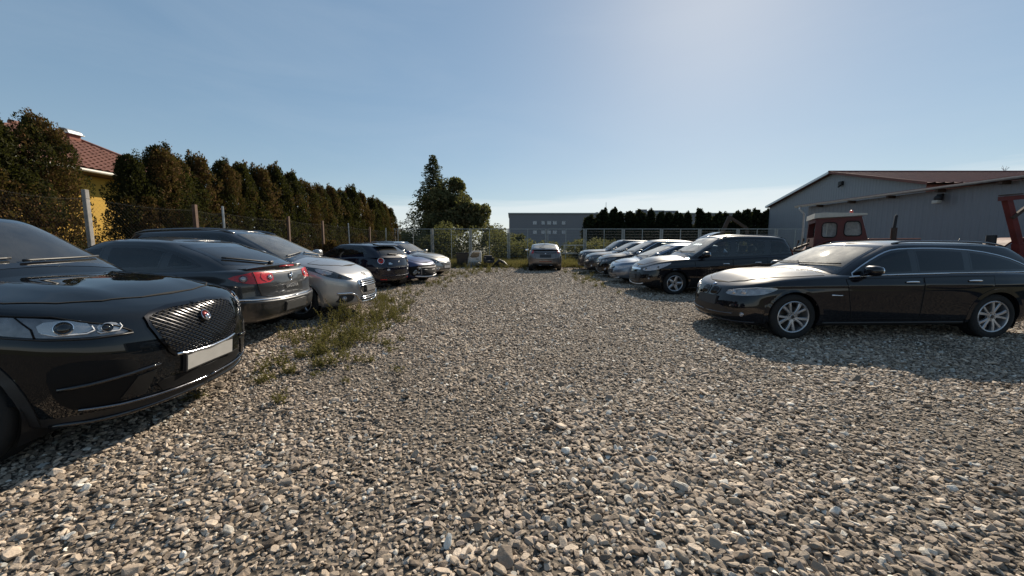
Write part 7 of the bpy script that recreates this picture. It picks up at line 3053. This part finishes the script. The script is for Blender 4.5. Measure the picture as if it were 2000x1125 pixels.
tk = thing('discarded_door', 'pale car door shell with dark window leaning upright on a grey bumper', 'car part', (-2.28, 23.7, 0), R(-8))
b = MB()
out_ = chaikin([(-.42, .10), (.40, .10), (.42, .98), (.30, 1.04), (-.22, 1.03), (-.38, .66), (-.44, .50)], 2, .2)
hole = chaikin([(-.34, .60), (.24, .60), (.33, .92), (.26, .95), (-.14, .95)], 1, .2)
frame_wall(b, out_, [hole], -.07, .07)
b.build('door_skin', mat('grey_white_paint', (.50, .50, .48), .4, 0, .5, vary=.2), tk)
b = MB(); b.prism(hole, -.02, .0, 'y'); b.build('window', M_GLOSSB, tk)
b = MB(); b.box((.18, -.085, .52), (.18, .03, .03), None, .01); b.build('handle', M_BLACK, tk)
b = MB(); b.prism([(-.40, .0), (.40, .0), (.44, .22), (.30, .34), (-.30, .30), (-.44, .18)], -.42, -.22, 'y'); b.build('bumper', mat('scuffed_grey', (.22, .22, .21), .6, vary=.3), tk)

st_ = thing('torn_seat', 'black torn-out car seat standing on its frame in the weeds', 'seat', (-1.42, 23.5, 0), R(20))
b = MB(); b.box((0, 0, .36), (.5, .48, .18), None, .06); b.build('cushion', M_SEAT, st_, 40)
b = MB(); b.box((0, .2, .58), (.52, .16, .34), Matrix.Rotation(R(12), 4, 'X'), .06); b.box((-.26, -.02, .46), (.1, .4, .3), None, .04); b.box((.26, -.02, .46), (.1, .4, .3), None, .04); b.build('backrest', M_SEAT, st_, 40)
for sx in (-.18, .18):
    b = MB(); beam(b, (sx, -.2, .27), (sx * 1.2, -.22, 0), .03, .03); beam(b, (sx, .2, .27), (sx * 1.2, .22, 0), .03, .03); b.build('leg', M_STACK, st_)

pl_ = thing('scrap_bumper', 'bent black bumper scrap lying in the weeds right of the torn seat', 'car part', (-.72, 23.4, 0), R(-15))
b = MB()
pts = [(-.48, 0, .08), (-.25, -.06, .22), (-.05, 0, .44), (.18, .05, .30), (.42, -.03, .12), (.62, 0, .05)]
b.tube(pts, [.05, .11, .10, .12, .09, .04], 7)
b.build('skin', M_BLACK, pl_, 40)
b = MB(); b.tube([(-.3, -.1, .05), (.0, -.15, .18), (.3, -.1, .06)], [.04, .09, .05], 6); b.build('foam_core', M_STACK, pl_, 40)
for i, (x, y, s) in enumerate(((-3.0, 21.6, .28), (-2.0, 21.9, .2), (-3.5, 20.6, .22))):
    b = MB()
    b.box((0, 0, .015), (s, s * .6, .012), Matrix.Rotation(R(6), 4, 'X'))
    b.box((s * .3, s * .1, .03), (s * .6, s * .5, .01), Matrix.Rotation(R(-10), 4, 'Y'))
    o = b.build('paper_scrap', M_TWHITE, None, False, (x, y, .015))
    tag(o, ('larger pale scrap sheet lying on gravel before the bin', 'small pale scrap on gravel before the dumped door', 'pale scrap nearest the champagne car')[i], 'litter', 'pale scraps on the gravel')
b = MB()
b.tube([(2.6, 24.1, .06), (9.5, 23.9, .05)], .04, 6)
tag(b.build('ground_pipe', M_STACK), 'dark pipe lying on the ground behind the lone grey car', 'pipe')

# ------------------------------------------------------------------ the cars
build_near_suv()
build_estate()
build_carrier()
build_fastback()
build_silver()
build_navy()
build_damaged()
build_champagne()
build_middle()
build_front('ice', 'ice-blue grey low-nosed hatchback directly beyond the people carrier', P_ICE, 2.635, .90, .72, .88, 1.46, .68, .93, 1.35, .25, 'split')
build_front('chrome', 'brown-black car with two chrome grille bars, second beyond the people carrier', P_BLK, 2.73, .93, .80, .915, 1.62, .80, 1.02, 1.25, .20, 'chrome')
build_front('fog', 'charcoal crossover with bright round fog lamp, last but one in the right row', P_CHAR, 2.65, .90, .85, .90, 1.56, .83, 1.0, 1.05, .10, 'fog', .5)
build_front('jeep', 'steel grey off-road car with roof rails, farthest in the right row', P_STEEL, 2.63, .85, .95, .90, 1.68, .95, 1.08, .85, .10, 'plain', 1.0)
